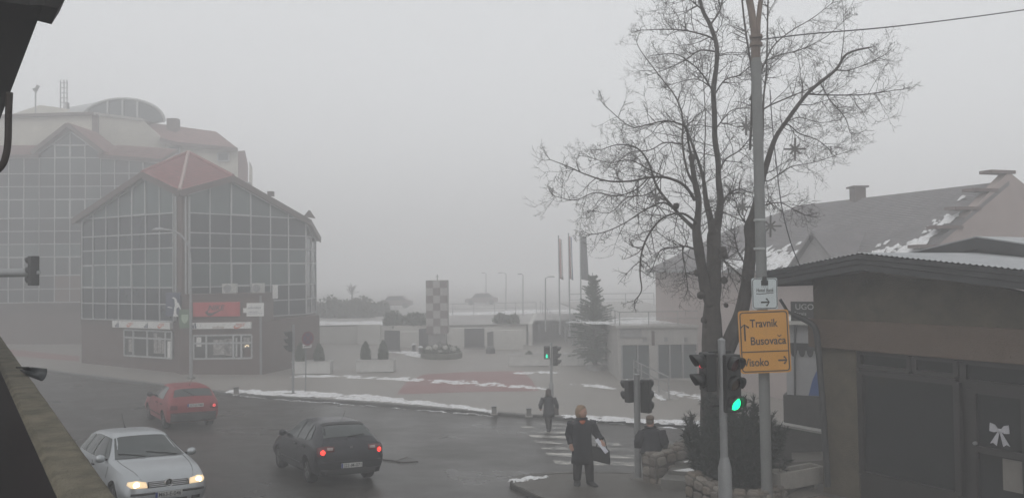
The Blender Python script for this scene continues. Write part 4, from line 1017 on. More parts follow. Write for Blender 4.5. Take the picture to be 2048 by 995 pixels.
crs = MB(); nC = 40
for k in range(nC):
    e0, e1 = k / nC, (k + 1) / nC
    a0, b0 = V(EA, zE_).lerp(V(RA, zR_), e0), V(EB, zE_).lerp(V(RB, zR_), e0); a1, b1 = V(EA, zE_).lerp(V(RA, zR_), e1), V(EB, zE_).lerp(V(RB, zR_), e1)
    crs.prism([a0 + Vector((0, 0, .04)), b0 + Vector((0, 0, .04)), b1 + Vector((0, 0, .02)), a1 + Vector((0, 0, .02))], (0, 0, -.03))
crs.build('tile_courses', m_slate, pb, kind='stuff')
H0 = RA - dE * 6.0
MB().prism([V(EA, zE_) - dE * .4, V(RA, zR_), V(H0, zR_ - .9), V(EA - dE * 7, zE_)], (0, 0, -.15)).build('roof', m_slate, pb)
MB().prism([V(RA, zR_), V(RB, zR_), V(RB - nE * 5, zE_), V(RA - nE * 5, zE_)], (0, 0, -.15)).build('roof', m_slate, pb)
MB().prism([V(wl[0], zgp), V(wl[0] - dE * 7, zgp), V(wl[0] - dE * 7, zE_), V(wl[0], zE_)], -nE * .3).build('long_wall', m_pink, pb)
MB().bar(V(EA - dE * 7, zE_ - .08), V(EB, zE_ - .08), .14, .16).build('gutter', m_grey, pb)
c_ = RA.lerp(RB, .34); MB().box((c_.x - .25, c_.y - .3, zR_ - .6), (c_.x + .25, c_.y + .3, zR_ + .5)).build('chimney', m_dbrown, pb)
MB().box((c_.x - .36, c_.y - .4, zR_ + .5), (c_.x + .36, c_.y + .4, zR_ + .58)).build('chimney_cap', m_dbrown, pb)
for k in range(5):   # stepped gable copings
    u = .16 + k * .2; p = wl[1].lerp(RB, u); z = zE_ + .1 + (zR_ + .3 - zE_) * u
    MB().obox(V(p, z) - Vector((.7, .28, -.02)), (1.15, .38, 0), dE * -.5, (0, 0, .12)).build('gable_coping', M('coping_tile', (.12, .085, .08), .8), pb)
# cross gable with its own ridge
g_t = [EA.lerp(EB, .50), EA.lerp(EB, .76)]; ap = (g_t[0] + g_t[1]) / 2; zap = zE_ + 1.35
gp0, gp1 = V(g_t[0] + nE * .3, zE_ - .05), V(g_t[1] + nE * .3, zE_ - .05); gpa = V(ap + nE * .3, zap)
MB().prism([gp0, gp1, gpa], -nE * .2).build('cross_gable', M('pale_gable', (.26, .25, .25), .8), pb)
rdg = V(ap - nE * 2.6, zap)
for q_ in (gp0, gp1):
    MB().prism([q_ + nE * .25, gpa + nE * .25, rdg, q_ - nE * 1.0 * 1.0], (0, 0, .12)).build('cross_roof', m_slate, pb)
def snow_on(a, b, c, n, seed, s0, s1, label=None):
    n = int(n * 2.2); s0 *= .62
    random.seed(seed); m = MB()   # a: corner, b: along eave, c: up slope ; lumps of snow lying on the tiles
    u, v = (b - a), (c - a); nn = u.cross(v).normalized(); nn = nn if nn.z > 0 else -nn
    for _ in range(n):
        x = random.random(); y = abs(random.gauss(0, s1)); 
        if y > 1: continue
        p = a + u * x + v * y; r1 = random.uniform(.05, .22) * s0; r2 = r1 * random.uniform(.6, 2.2); k = 9; ring = []; ph = random.random() * 6
        for j in range(k):
            t = 6.283 * j / k; w_ = 1 + .3 * math.sin(3 * t + ph); ring.append(p + u.normalized() * math.cos(t) * r1 * w_ + v.normalized() * math.sin(t) * r2 * w_ + nn * .03)
        i = len(m.v); m.v += ring + [p + nn * .1]
        for j in range(k): m.f.append((i + j, i + (j + 1) % k, i + k))
    o = m.build('roof_snow', m_snow, pb, smooth='all', kind='stuff')
ea, eb, ra_ = V(EA, zE_ + .05), V(EB, zE_ + .05), V(RA, zR_ + .05)
snow_on(ea, ea.lerp(eb, .44), ra_, 170, 1, 1.5, .10); snow_on(ea.lerp(eb, .78), eb, ea.lerp(eb, .78) + (ra_ - ea), 90, 2, 1.4, .10)
snow_on(ea.lerp(eb, .90), ea.lerp(eb, .97), ea.lerp(eb, .9) + (ra_ - ea), 40, 3, 1.5, .3)
random.seed(23)
# --- kiosk
PZ = .48     # raised paving by the kiosk
Ck = at(1640, 980, 15.4); FK = Face((Ck.x, Ck.y), (.54, -.84)); vK = Vector((.84, .54, 0)).normalized()
ki = thing('street_kiosk', (Ck.x, Ck.y, PZ), 'dark rough-plastered kiosk with black shop front and low corrugated roof, right foreground', 'kiosk')
zL0, zL1 = 3.22, 3.76; tR = 5.2
tF = FK.t_of(1708)
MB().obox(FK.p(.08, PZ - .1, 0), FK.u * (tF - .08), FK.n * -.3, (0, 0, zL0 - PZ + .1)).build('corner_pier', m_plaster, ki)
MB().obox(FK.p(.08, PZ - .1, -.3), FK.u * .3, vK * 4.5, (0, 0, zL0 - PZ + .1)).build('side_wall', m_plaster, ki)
MB().obox(FK.p(-.12, zL0, .1), FK.u * (tR + .12), FK.n * -.35, (0, 0, zL1 - zL0)).build('lintel_band', m_lintel, ki, bevel=.015)
MB().obox(FK.p(-.12, zL0, -.25), FK.u * .4, vK * 4.6, (0, 0, zL1 - zL0)).build('lintel_band', m_lintel, ki)
Fo = Face(tuple((FK.o + FK.n * .75)[:2]), (.54, -.84))
tl, zl = Fo.uv(1527, 545); ta_, za_ = Fo.uv(1722, 508); tr_ = tR + .8; zr_ = za_ - (tr_ - ta_) * .118
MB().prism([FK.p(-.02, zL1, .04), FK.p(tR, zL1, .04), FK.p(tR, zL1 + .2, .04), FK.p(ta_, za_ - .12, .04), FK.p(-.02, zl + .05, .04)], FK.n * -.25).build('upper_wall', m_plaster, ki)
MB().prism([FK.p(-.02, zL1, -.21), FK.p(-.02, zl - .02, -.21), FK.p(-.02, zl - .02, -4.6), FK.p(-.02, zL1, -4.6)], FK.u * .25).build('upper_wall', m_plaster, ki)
RLn = 6.8
for k, (d0, d1, out) in enumerate(((0, .08, .05), (.08, .17, .025), (.17, .28, .0))):   # stepped fascia boards
    for (a, za), (b, zb2) in (((tl, zl), (ta_, za_)), ((ta_, za_), (tr_, zr_))):
        MB().prism([Fo.p(a, za - d0, out), Fo.p(b, zb2 - d0, out), Fo.p(b, zb2 - d1 + .006, out), Fo.p(a, za - d1 + .006, out)], Fo.n * -.06).build('fascia_board', m_fascia, ki)
    MB().prism([Fo.p(tl, zl - d0, out), Fo.p(tl, zl - d0, 0) + vK * RLn, Fo.p(tl, zl - d1 + .006, 0) + vK * RLn, Fo.p(tl, zl - d1 + .006, out)], Fo.u * .06).build('fascia_board', m_fascia, ki)
for a, za, b, zb2 in ((tl, zl, ta_, za_), (ta_, za_, tr_, zr_)):
    MB().prism([Fo.p(a, za - .25, -.07), Fo.p(b, zb2 - .25, -.07), Fo.p(b, zb2 - .25, -.07) + vK * RLn, Fo.p(a, za - .25, -.07) + vK * RLn], (0, 0, .06)).build('soffit', m_fascia, ki)
    m = MB(); nW = int((b - a) / .09) * 2     # corrugated sheet, ribs running with the ridge
    for i in range(nW):
        u0_, u1_ = i / nW, (i + 1) / nW; w0, w1 = (.022 if i % 2 else 0), (0 if i % 2 else .022)
        P0, P1 = Fo.p(a + (b - a) * u0_, za + (zb2 - za) * u0_ + .01 + w0, .02), Fo.p(a + (b - a) * u1_, za + (zb2 - za) * u1_ + .01 + w1, .02)
        m.poly([P0, P1, P1 + vK * RLn, P0 + vK * RLn])
    m.build('corrugated_roof', m_corr, ki, clean=True)
# raised second gable behind
F2 = Face(tuple((FK.o + vK * 3.0)[:2]), (.54, -.84))
b0, zb0_ = F2.uv(1760, 520); b1, zb1_ = F2.uv(1955, 474); b2 = b1 + (b1 - b0) * 1.05; zb2_ = zb0_
for (a, za), (b, zz) in (((b0, zb0_), (b1, zb1_)), ((b1, zb1_), (b2, zb2_))):
    MB().prism([F2.p(a, za), F2.p(b, zz), F2.p(b, zz - .22), F2.p(a, za - .22)], F2.n * -.08).build('fascia_board', m_fascia, ki)
    MB().prism([F2.p(a, za - .21, -.09), F2.p(b, zz - .21, -.09), F2.p(b, zz - .8, -.09), F2.p(a, za - .6, -.09)], F2.n * -.05).build('gable_board', m_fascia, ki)
    MB().prism([F2.p(a, za + .02), F2.p(b, zz + .02), F2.p(b, zz + .02) + vK * 5, F2.p(a, za + .02) + vK * 5], (0, 0, -.03)).build('corrugated_roof', m_corr, ki)
# black shop front
zb_, zt_ = PZ, zL0
fr = MB(); tv = [tF + .06, FK.t_of(1818) + .0, FK.t_of(1915), tR]
zT = FK.z_of(1720, 744)
m_kglass = GLASSY('kiosk_glass', (.010, .012, .013), .07, .3, 1.2, spec=.2)
MB().obox(FK.p(tF, PZ, -.18), FK.u * (tR - tF), FK.n * -.05, (0, 0, zt_ - PZ)).build('inner_backing', m_frame, ki)
t_d = FK.t_of(1912)
def framed(t0, t1, z0, z1, wd=.09, glass=True):
    f = MB()
    for s0, e0 in (((t0, z0), (t1, z0)), ((t1, z0), (t1, z1)), ((t1, z1), (t0, z1)), ((t0, z1), (t0, z0))): f.bar(FK.p(*s0, -.06), FK.p(*e0, -.06), wd, .1, FK.n)
    o = f.build('shop_frame', m_frame, ki)
    if glass: MB().obox(FK.p(t0 + wd / 2, z0 + wd / 2, -.09), FK.u * (t1 - t0 - wd), FK.n * -.012, (0, 0, z1 - z0 - wd)).build('shop_pane', m_kglass, o)
framed(tF + .05, t_d - .06, PZ + .5, zT, .1); framed(tF + .05, FK.t_of(1812), zT + .1, zt_ - .04, .08); framed(FK.t_of(1812) + .09, t_d - .06, zT + .1, zt_ - .04, .08)
MB().obox(FK.p(tF, PZ, -.05), FK.u * (t_d - tF), FK.n * -.1, (0, 0, .45)).build('kick_panel', m_frame, ki)
framed(t_d + .06, FK.t_of(2130), zT + .02, zt_ - .04, .1)
td0, td1 = FK.t_of(1935), FK.t_of(2120)
framed(td0, td1, PZ + .05, zT - .08, .13)
tq = FK.t_of(2040); MB().bar(FK.p(tq, PZ + .05, -.05), FK.p(tq, zT - .08, -.05), .1, .09, FK.n).build('door_stile', m_frame, ki)
zq = FK.z_of(1985, 905); MB().bar(FK.p(td0, zq, -.05), FK.p(td1, zq - .0, -.05), .1, .09, FK.n).build('door_rail', m_frame, ki)
MB().lathe(FK.p(td0 + .06, zq + .1, .0), [(.03, 0), (.03, .05), (.02, .06)], 8, tuple(FK.n)).build('door_handle', m_grey, ki)
# white ribbon bow on the door glass and a sheet of paper below
bt, bz = FK.uv(1986, 862); bo = FK.p(bt, bz, -.075)
bw = thing('ribbon_bow', bo, 'white ribbon bow stuck on the dark kiosk door glass', 'bow'); m_rib = M('white_ribbon', (.40, .40, .43), .6, .1, 8)
for s in (-1, 1):
    flat('bow_loop', [(.0, .0), (s * .07, .09), (s * .14, .11), (s * .15, -.02), (s * .08, -.03)][::s], bo, FK.u, (0, 0, 1), m_rib, bw, .02)
    flat('bow_tail', [(0, -.01), (s * .03, -.02), (s * .15, -.22), (s * .10, -.20), (s * .05, -.24)][::-s], bo, FK.u, (0, 0, 1), m_rib, bw, .012)
MB().lathe(bo, [(.035, 0), (.04, .02), (.02, .035)], 10, tuple(FK.n)).build('bow_knot', m_rib, bw)
pt, pz_ = FK.uv(1990, 980); pt2, pz2 = FK.uv(2036, 925)
tag(MB().obox(FK.p(pt, pz_, -.07), FK.u * (pt2 - pt), FK.n * .004, (0, 0, pz2 - pz_)).build('paper_sheet', M('grey_paper', (.16, .15, .135), .8), None), 'plain grey paper sheet in the lower kiosk door', 'paper')
# downpipe
dpp = smooth_line([at(1585, 628, 15.3), at(1612, 640, 15.2), at(1630, 655, 15.1), at(1636, 690, 15.05)], 5) + [at(1645, 800, 15.0), at(1656, 972, 14.95)]
MB().tube(dpp, .055, 10).build('downpipe', m_fascia, ki)
MB().tube([at(1560, 598, 15.4), at(1575, 622, 15.4), at(1590, 630, 15.3)], .03, 8).build('gutter_pipe', m_fascia, ki)
# --- raised paving, steps and rough stone walls
st0 = gnd(1300, 953, .1)
raised = [(4.75, 15.2), (5.9, 17.2), (6.4, 18.6), (14, 19.5), (30, 15), (30, 3), (3.6, 3), (3.9, 11.5), (4.1, 14.2)]
struct(MB().prism([(x, y, -.8) for x, y in raised], (0, 0, PZ + .8)).build('raised_paving', m_pave))
sp = FK.p(0, 0)
for i in range(7):       # paving slabs in front of the kiosk
    for j in range(3):
        p = sp + FK.n * (.25 + j * .62) + FK.u * (-.4 + i * .62)
        MB().obox((p.x, p.y, PZ + .004), FK.u * .6, FK.n * .6, (0, 0, random.uniform(.008, .016))).build('paving_slab', M('slab_%d' % (i % 2), (.12 + .02 * (i % 2), .105, .09), .75, .2, 3, .3), bpy.data.objects['raised_paving'])
ORG['raised_paving'] = ORG.get('raised_paving', Vector())
m_rock = [M('rock_%d' % i, c, .9, .25, 4, .5) for i, c in enumerate([(.17, .15, .13), (.13, .115, .10), (.21, .19, .165), (.15, .125, .10)])]
m_mortar = M('mortar', (.10, .088, .075), .95, .3, 5, .4)
def rock(name, c, u, v, n_, su, sv, sn, root, k):
    """flattish boulder whose broad face lies in (u, v)"""
    m = MB(); N = 8; rr = [random.uniform(.8, 1.12) for _ in range(N)]
    for lay, (q_, d) in enumerate(((1.0, -.5), (1.0, .25), (.72, .5))):
        for j in range(N):
            t = 6.283 * j / N + .35; cx = math.copysign(abs(math.cos(t)) ** .6, math.cos(t)); cz = math.copysign(abs(math.sin(t)) ** .6, math.sin(t))
            m.v.append(c + u * cx * su * .5 * rr[j] * q_ + v * cz * sv * .5 * rr[j] * q_ + n_ * d * sn)
    for lay in range(2):
        for j in range(N): m.f.append((lay * N + j, lay * N + (j + 1) % N, (lay + 1) * N + (j + 1) % N, (lay + 1) * N + j))
    m.f.append(tuple(range(2 * N, 3 * N)))
    return m.build(name, random.choice(m_rock), root)
def rubble_wall(label, A, B, zA0, zB0, zA1, zB1, thick, rows, cell):
    A, B = Vector(A), Vector(B); d = B - A; d.z = 0; L = d.length; u = d.normalized(); n_ = Vector((u.y, -u.x, 0))
    if n_.y > 0: n_ = -n_
    root = thing('stone_wall', (A.x, A.y, zA0), label, 'wall')
    a0, b0, a1, b1 = V(A, zA0), V(B, zB0), V(A, zA1), V(B, zB1)
    MB().prism([a0, b0, b1, a1], -n_ * thick).build('mortar_core', m_mortar, root)
    ni = max(2, int(L / cell))
    for i in range(ni):
        s0, s1 = i / ni, (i + 1) / ni; sm = (s0 + s1) / 2; zb2, zt2 = zA0 + (zB0 - zA0) * sm, zA1 + (zB1 - zA1) * sm; k = max(1, round((zt2 - zb2) / rows))
        for r_ in range(k):
            zc = zb2 + (r_ + .5) * (zt2 - zb2) / k; off = random.uniform(-.1, .1) * cell
            rock('stone', A + u * (L * sm + off) + Vector((0, 0, zc - A.z)), u, Vector((0, 0, 1)), n_, L / ni * .92, (zt2 - zb2) / k * .9, .09, root, 0)
        tp = V(A + u * L * sm, zt2); sl_v = (u * L + Vector((0, 0, zB1 - zA1))).normalized()
        rock('cap_stone', tp - n_ * thick * .27, sl_v, n_, Vector((0, 0, 1)), L / ni * .92, thick * .5, .1, root, 0); rock('cap_stone', tp - n_ * thick * .76, sl_v, n_, Vector((0, 0, 1)), L / ni * .9, thick * .45, .1, root, 0)
    # end face
    kz = max(2, round((zA1 - zA0) / rows))
    for r_ in range(kz):
        for s in (.27, .75):
            rock('stone', V(A, zA0 + (r_ + .5) * (zA1 - zA0) / kz) - n_ * thick * s, n_, Vector((0, 0, 1)), -u, thick * .46, (zA1 - zA0) / kz * .88, .08, root, 0)
    return root
wA, wB = gnd(1314, 968, .1), at(1405, 890, 18.4)
rubble_wall('rough stone wall sloping up beside the steps, behind it the man in black', (wA.x, wA.y, 0), (wB.x, wB.y, 0), wA.z - .1, wA.z - .1, at(1314, 914, wA.y).z, at(1400, 884, wB.y).z, .42, .24, .3)
# steps between the walls, with snow on the treads
stp = thing('stone_steps', at(1350, 950, 17), 'short flight of concrete steps with snow between the stone walls', 'steps')
for k in range(4):
    p = at(1322 + k * 14, 957 - k * 17, 17.0 + k * .42); q_ = at(1420 + k * 10, 957 - k * 17, 16.6 + k * .42); z = p.z
    MB().prism([V(p, z - .5), V(q_, z - .5), V(q_ + Vector((.25, .6, 0)), z - .5), V(p + Vector((.25, .6, 0)), z - .5)], (0, 0, .5)).build('step', m_concd, stp)
    if k in (1, 2, 3):
        m = MB(); c = p.lerp(q_, .42) + Vector((.06, .16, 0)); ring = [V(c + Vector((math.cos(t) * .32 * random.uniform(.7, 1.1), math.sin(t) * .11 * random.uniform(.7, 1.1), 0)), z + .004) for t in [6.283 * j / 12 for j in range(12)]]
        i = len(m.v); m.v += ring + [V(c, z + .05)]
        for j in range(12): m.f.append((i + j, i + (j + 1) % 12, i + 12))
        m.build('tread_snow', m_snow, stp, smooth='all', kind='stuff')
# low rubble edging round the juniper bed
e1, e2, e3, e4 = at(1372, 985, 15.6), at(1440, 1000, 14.6), at(1520, 990, 14.4), at(1572, 962, 15.0)
zBd = PZ
rubble_wall('low rubble edging of the juniper bed, left part with rounded stones', (e1.x, e1.y, 0), (e2.x, e2.y, 0), zBd - .5, zBd - .5, zBd + .32, zBd + .2, .3, .2, .24)
rubble_wall('low rubble edging of the juniper bed, front part behind the green signal', (e2.x, e2.y, 0), (e3.x, e3.y, 0), zBd - .5, zBd - .5, zBd + .2, zBd + .2, .26, .22, .2)
rubble_wall('low rubble edging of the juniper bed, right end by the trough', (e3.x, e3.y, 0), (e4.x, e4.y, 0), zBd - .5, zBd - .5, zBd + .2, zBd + .16, .24, .22, .18)
struct(MB().prism([V(e1, PZ - .3), V(e2, PZ - .3), V(e3, PZ - .3), V(e4, PZ - .3), (7.0, 17.4, PZ - .3), (5.0, 17.0, PZ - .3)], (0, 0, .42)).build('bed_soil', m_soil))
# --- concrete flower trough
tA, tB = at(1562, 982, 15.05), at(1650, 955, 15.6); tA.z = tB.z = PZ
dT = (tB - tA); uT = dT.normalized(); nT = Vector((-uT.y, uT.x, 0)); LT = dT.length; wT = .36
tr = thing('flower_trough', tA, 'chipped empty concrete flower trough beside the kiosk', 'trough'); m_tr = M('trough_concrete', (.27, .255, .235), .85, .15, 5, .4)
def tbox(a0, a1, b0, b1, z0, z1, name, mat): return MB().obox(tA + uT * a0 + nT * b0 + Vector((0, 0, z0)), uT * (a1 - a0), nT * (b1 - b0), (0, 0, z1 - z0)).build(name, mat, tr, bevel=.012)
tbox(0, LT, 0, .06, .1, .42, 'long_side', m_tr); tbox(0, LT, wT - .06, wT, .1, .42, 'long_side', m_tr); tbox(0, .06, .062, wT - .062, .1, .40, 'end', m_tr); tbox(LT - .06, LT, .062, wT - .062, .1, .42, 'end', m_tr)
tbox(.062, LT - .062, .062, wT - .062, .1, .33, 'soil', m_soil)
for a in (.12, LT - .24): tbox(a, a + .1, .05, wT - .05, -.01, .1, 'foot', m_tr)
# --- stall with scalloped awning behind the kiosk
YS = 21.0
s0, s1 = at(1572, 700, YS), at(1680, 700, YS - .6)
FS = Face((s0.x, s0.y), (s1.x - s0.x, s1.y - s0.y))
ms = thing('market_stall', (s0.x, s0.y, gz(s0.x, s0.y)), 'white-sided stall with a dark scalloped awning behind the kiosk', 'stall')
za1, za0 = FS.z_of(1600, 693), FS.z_of(1600, 700); zsb = FS.z_of(1600, 790)
MB().obox(FS.p(0, zsb, 0), FS.u * 2.2, FS.n * -1.8, (0, 0, FS.z_of(1600, 650) - zsb)).build('side_panel', M('stall_panel', (.40, .40, .41), .5, .06, 2), ms)
MB().obox(FS.p(-.1, gz(s0.x, s0.y) - .3, -.02), FS.u * 2.4, FS.n * -1.7, (0, 0, zsb - gz(s0.x, s0.y) + .28)).build('plinth', M('stall_plinth', (.05, .047, .043), .9, .3, 3, .3), ms)
MB().obox(FS.p(-.15, FS.z_of(1600, 648), .25), FS.u * 2.6, FS.n * -2.2, (0, 0, .1)).build('roof_sheet', m_white, ms)
MB().obox(FS.p(-.1, za0, .02), FS.u * 2.5, FS.n * .02, (0, 0, za1 - za0 + .1)).build('awning_band', m_fascia, ms)
for k in range(12):
    c = FS.p(.0 + k * .2, za0, .03); ring = [c + FS.u * (.085 * math.cos(t)) + Vector((0, 0, .004 - .17 * math.sin(t))) for t in [math.pi * j / 8 for j in range(9)]]
    MB().prism(ring, FS.n * .015).build('scallop', m_fascia, ms)
tb0, zb3 = FS.uv(1612, 789); MB().prism([FS.p(tb0, zsb + .01, .012), FS.p(tb0 + .45, zsb + .01, .012), FS.p(tb0 + .45, zsb + .85, .012), FS.p(tb0 + .24, zsb + .72, .012), FS.p(tb0 + .1, zsb + .4, .012)], FS.n * .008).build('blue_graphic', M('blue_ink', (.03, .09, .30), .5), ms)
# black signboard above the stall
q0 = at(1582, 646, YS - .3); bsn = thing('black_signboard', q0, 'black signboard with white lettering peeking out beside the yellow sign', 'sign')
MB().obox(q0, FS.u * 1.1, FS.n * -.06, (0, 0, .56)).build('board', m_frame, bsn)
MB().tube([at(1590, 648, YS - .2), at(1590, 790, YS - .2)], .03, 6).build('post', m_fascia, bsn)
m_letter = M('sign_letter', (.45, .45, .44), .5)
text_obj('sign_lettering', 'UGO', q0 + FS.u * .12 + Vector((0, 0, .36)) + FS.n * .004, FS.u, (0, 0, 1), .14, m_letter, bsn)
text_obj('sign_lettering', 'Servis', q0 + FS.u * .08 + Vector((0, 0, .21)) + FS.n * .004, FS.u, (0, 0, 1), .09, m_letter, bsn)
text_obj('sign_lettering', 'Jelena', q0 + FS.u * .22 + Vector((0, 0, .08)) + FS.n * .004, FS.u, (0, 0, 1), .09, m_letter, bsn)
# low dark wall with a light edge behind the pole
d0, d1 = at(1540, 846, 19.3), at(1660, 868, 18.6)
dw = thing('dark_low_wall', (d0.x, d0.y, gz(d0.x, d0.y)), 'low dark wall with a pale top edge between pole and kiosk', 'wall')
MB().prism([V(d0, PZ - .6), V(d1, PZ - .6), V(d1, d1.z), V(d0, d0.z)], (.05, .25, 0)).build('wall_body', M('stall_plinth'), dw)
MB().bar(d0 + Vector((0, .1, .02)), d1 + Vector((0, .1, .02)), .3, .05).build('coping', m_conc, dw)
# ================================================================ pole with road signs, signals, bare tree, juniper
random.seed(31)
YP = 14.7
m_cpole = M('pole_concrete', (.17, .175, .172), .85, .15, 1.6, .3, bscale=20)
m_rust = M('rusty_pipe', (.14, .108, .09), .8, .35, 3, .3)
pb0, pt0 = at(1533, 940, YP), at(1512, 117, YP); pb0.z = PZ - .1
cp = thing('concrete_pole', (pb0.x, pb0.y, PZ), 'tall grey concrete pole with rusty forked pipes on top', 'pole')
MB().tube([pb0, pb0.lerp(pt0, .5), pt0], [.098, .097, .090], 16).build('shaft', m_cpole, cp, smooth=True)
for y in (440, 497):
    p = at(1519.5, y, YP); MB().lathe(p, [(.107, -.02), (.110, -.015), (.110, .015), (.107, .02)], 16).build('band', m_mull, cp)
pA = at(1508, 120, YP)
MB().tube(smooth_line([at(1509, 122, YP), at(1509, 75, YP), at(1505, 35, YP), at(1496, -10, YP), at(1480, -60, YP)], 5), .065, 10).build('pipe', m_rust, cp, smooth=True)
MB().tube(smooth_line([at(1516, 122, YP), at(1516, 60, YP), at(1518, 30, YP), at(1524, -10, YP), at(1540, -60, YP)], 5), .045, 10).build('pipe', m_rust, cp, smooth=True)
for y in (74, 90): MB().lathe(at(1512, y, YP), [(.115, -.03), (.12, -.02), (.12, .02), (.115, .03)], 12).build('clamp', m_rust, cp)
# yellow direction sign
m_yel = M('sign_yellow', (.56, .26, .03), .4, .06, 2); m_sblk = M('sign_black', (.02, .02, .02), .4, .1)
YQ = 14.45
BL, BR, TL = at(1482, 747, YQ), at(1583, 743, YQ - .02), at(1479, 622, YQ)
uS = (BR - BL).normalized(); vS = (TL - BL); vS -= uS * vS.dot(uS); vS.normalize(); WS = (BR - BL).length; HS = (TL - BL).length; nS = uS.cross(vS)
ys = thing('direction_sign', BL, 'yellow direction sign reading Travnik, Busovača and Visoko', 'sign')
def rrect(x0, y0, x1, y1, r_, n=4):
    out = []
    for cx, cy_, a in ((x1 - r_, y0 + r_, -90), (x1 - r_, y1 - r_, 0), (x0 + r_, y1 - r_, 90), (x0 + r_, y0 + r_, 180)):
        for k in range(n + 1): t = R(a + 90 * k / n); out.append((cx + r_ * math.cos(t), cy_ + r_ * math.sin(t)))
    return out
def ringf(name, x0, y0, x1, y1, wd, mat, root, o, u, v, dep=.004):
    m = MB(); n_ = u.cross(v)
    A, B = rrect(x0, y0, x1, y1, .06), rrect(x0 + wd, y0 + wd, x1 - wd, y1 - wd, .045); k = len(A)
    P = lambda p: o + u * p[0] + v * p[1] + n_ * dep
    for i in range(k): j = (i + 1) % k; m.poly([P(A[i]), P(A[j]), P(B[j]), P(B[i])])
    ob = m.build(name, mat, root, clean=True); sm = ob.modifiers.new('s', 'SOLIDIFY'); sm.thickness = .003; return ob
MB().prism([BL + uS * a + vS * b for a, b in rrect(0, 0, WS, HS, .05)], -nS * .02).build('panel', m_yel, ys)
ringf('border', .022, .022, WS - .022, HS - .022, .02, m_sblk, ys, BL, uS, vS)
MB().obox(BL + uS * .03 + vS * (HS * .335) + nS * .002, uS * (WS - .06), nS * .004, vS * .018).build('divider', m_sblk, ys)
def lab(s, x, y, h, w_): text_obj('sign_lettering', s, BL + uS * (x * WS) + vS * (y * HS) + nS * .002, uS, vS, h * HS, m_sblk, ys, width=w_ * WS, bold=.012)
lab('Travnik', .225, .735, .125, .55); lab('Busovaca', .225, .455, .125, .70); flat('caron', [(-.035, .03), (0, 0), (.035, .03), (.035, .046), (0, .018), (-.035, .046)], BL + uS * (WS * .797) + vS * (HS * .565), uS, vS, m_sblk, ys, .004); lab('Visoko', .06, .115, .125, .50)
def arrow(o, u, v, L, wd, hd, mat, root):
    flat('arrow', [(-wd / 2, 0), (wd / 2, 0), (wd / 2, L - wd * .8), (hd * .8, L - hd), (hd, L - hd + wd), (0, L), (-hd, L - hd + wd), (-hd * .8, L - hd), (-wd / 2, L - wd * .8)], o, u, v, mat, root, .004)
arrow(BL + uS * WS * .115 + vS * HS * .52, uS, vS, HS * .27, .028, .085, m_sblk, ys)
arrow(BL + uS * WS * .75 + vS * HS * .195, -vS, uS, WS * .18, .03, .075, m_sblk, ys)
for z in (.2, .8): MB().bar(BL + uS * WS * .25 + vS * HS * z - nS * .04, BL + uS * WS * .75 + vS * HS * z - nS * .04, .04, .04).build('bracket', m_grey, ys)
# white hotel sign
m_swh = M('sign_pale', (.50, .55, .56), .4, .05, 2)
B2, R2_, T2 = at(1505, 618, YQ), at(1556, 617, YQ), at(1503.5, 556, YQ)
W2, H2 = (R2_ - B2).length, (T2 - B2).length
hsn = thing('hotel_sign', B2, 'small white sign with an arch emblem, Hotel Bank and right arrow, above the yellow sign', 'sign')
u2 = (R2_ - B2).normalized(); v2 = (T2 - B2); v2 -= u2 * v2.dot(u2); v2.normalize(); n2_ = u2.cross(v2)
MB().prism([B2 + u2 * a + v2 * b for a, b in rrect(0, 0, W2, H2, .03)], -n2_ * .02).build('panel', m_swh, hsn)
ringf('border', .008, .008, W2 - .008, H2 - .008, .012, m_sblk, hsn, B2, u2, v2)
text_obj('sign_lettering', 'Hotel Bank', B2 + u2 * W2 * .17 + v2 * H2 * .555 + n2_ * .002, u2, v2, H2 * .12, m_sblk, hsn, width=W2 * .68, shear=.15)
MB().tube([B2 + u2 * W2 * a + v2 * H2 * b + n2_ * .003 for a, b in ((.16, .50), (.3, .49), (.5, .50), (.7, .52), (.84, .52))], .006, 5).build('underline', m_sblk, hsn)
text_obj('sign_lettering', '* * * *', B2 + u2 * W2 * .36 + v2 * H2 * .68 + n2_ * .002, u2, v2, H2 * .06, m_grey, hsn, width=W2 * .28)
for k, (x, h, w_) in enumerate(((-.10, .10, .035), (-.035, .17, .05), (.035, .17, .05), (.10, .10, .035))):
    flat('arch_emblem', [(-w_ * .5, 0), (w_ * .5, 0), (w_ * .5, h * .6), (w_ * .2, h), (-w_ * .5, h * .9)] if k < 2 else [(-w_ * .5, 0), (w_ * .5, 0), (w_ * .5, h * .9), (-w_ * .2, h), (-w_ * .5, h * .6)], B2 + u2 * W2 * (.5 + x) + v2 * H2 * .76 + n2_ * .002, u2, v2, m_sblk, hsn, .003)
arrow(B2 + u2 * W2 * .34 + v2 * H2 * .22, -v2, u2, W2 * .34, .028, .075, m_sblk, hsn)
MB().bar(B2 + u2 * W2 * .3 + v2 * H2 * .5 - n2_ * .04, B2 + u2 * W2 * .7 + v2 * H2 * .5 - n2_ * .04, .04, .04).build('bracket', m_grey, hsn)
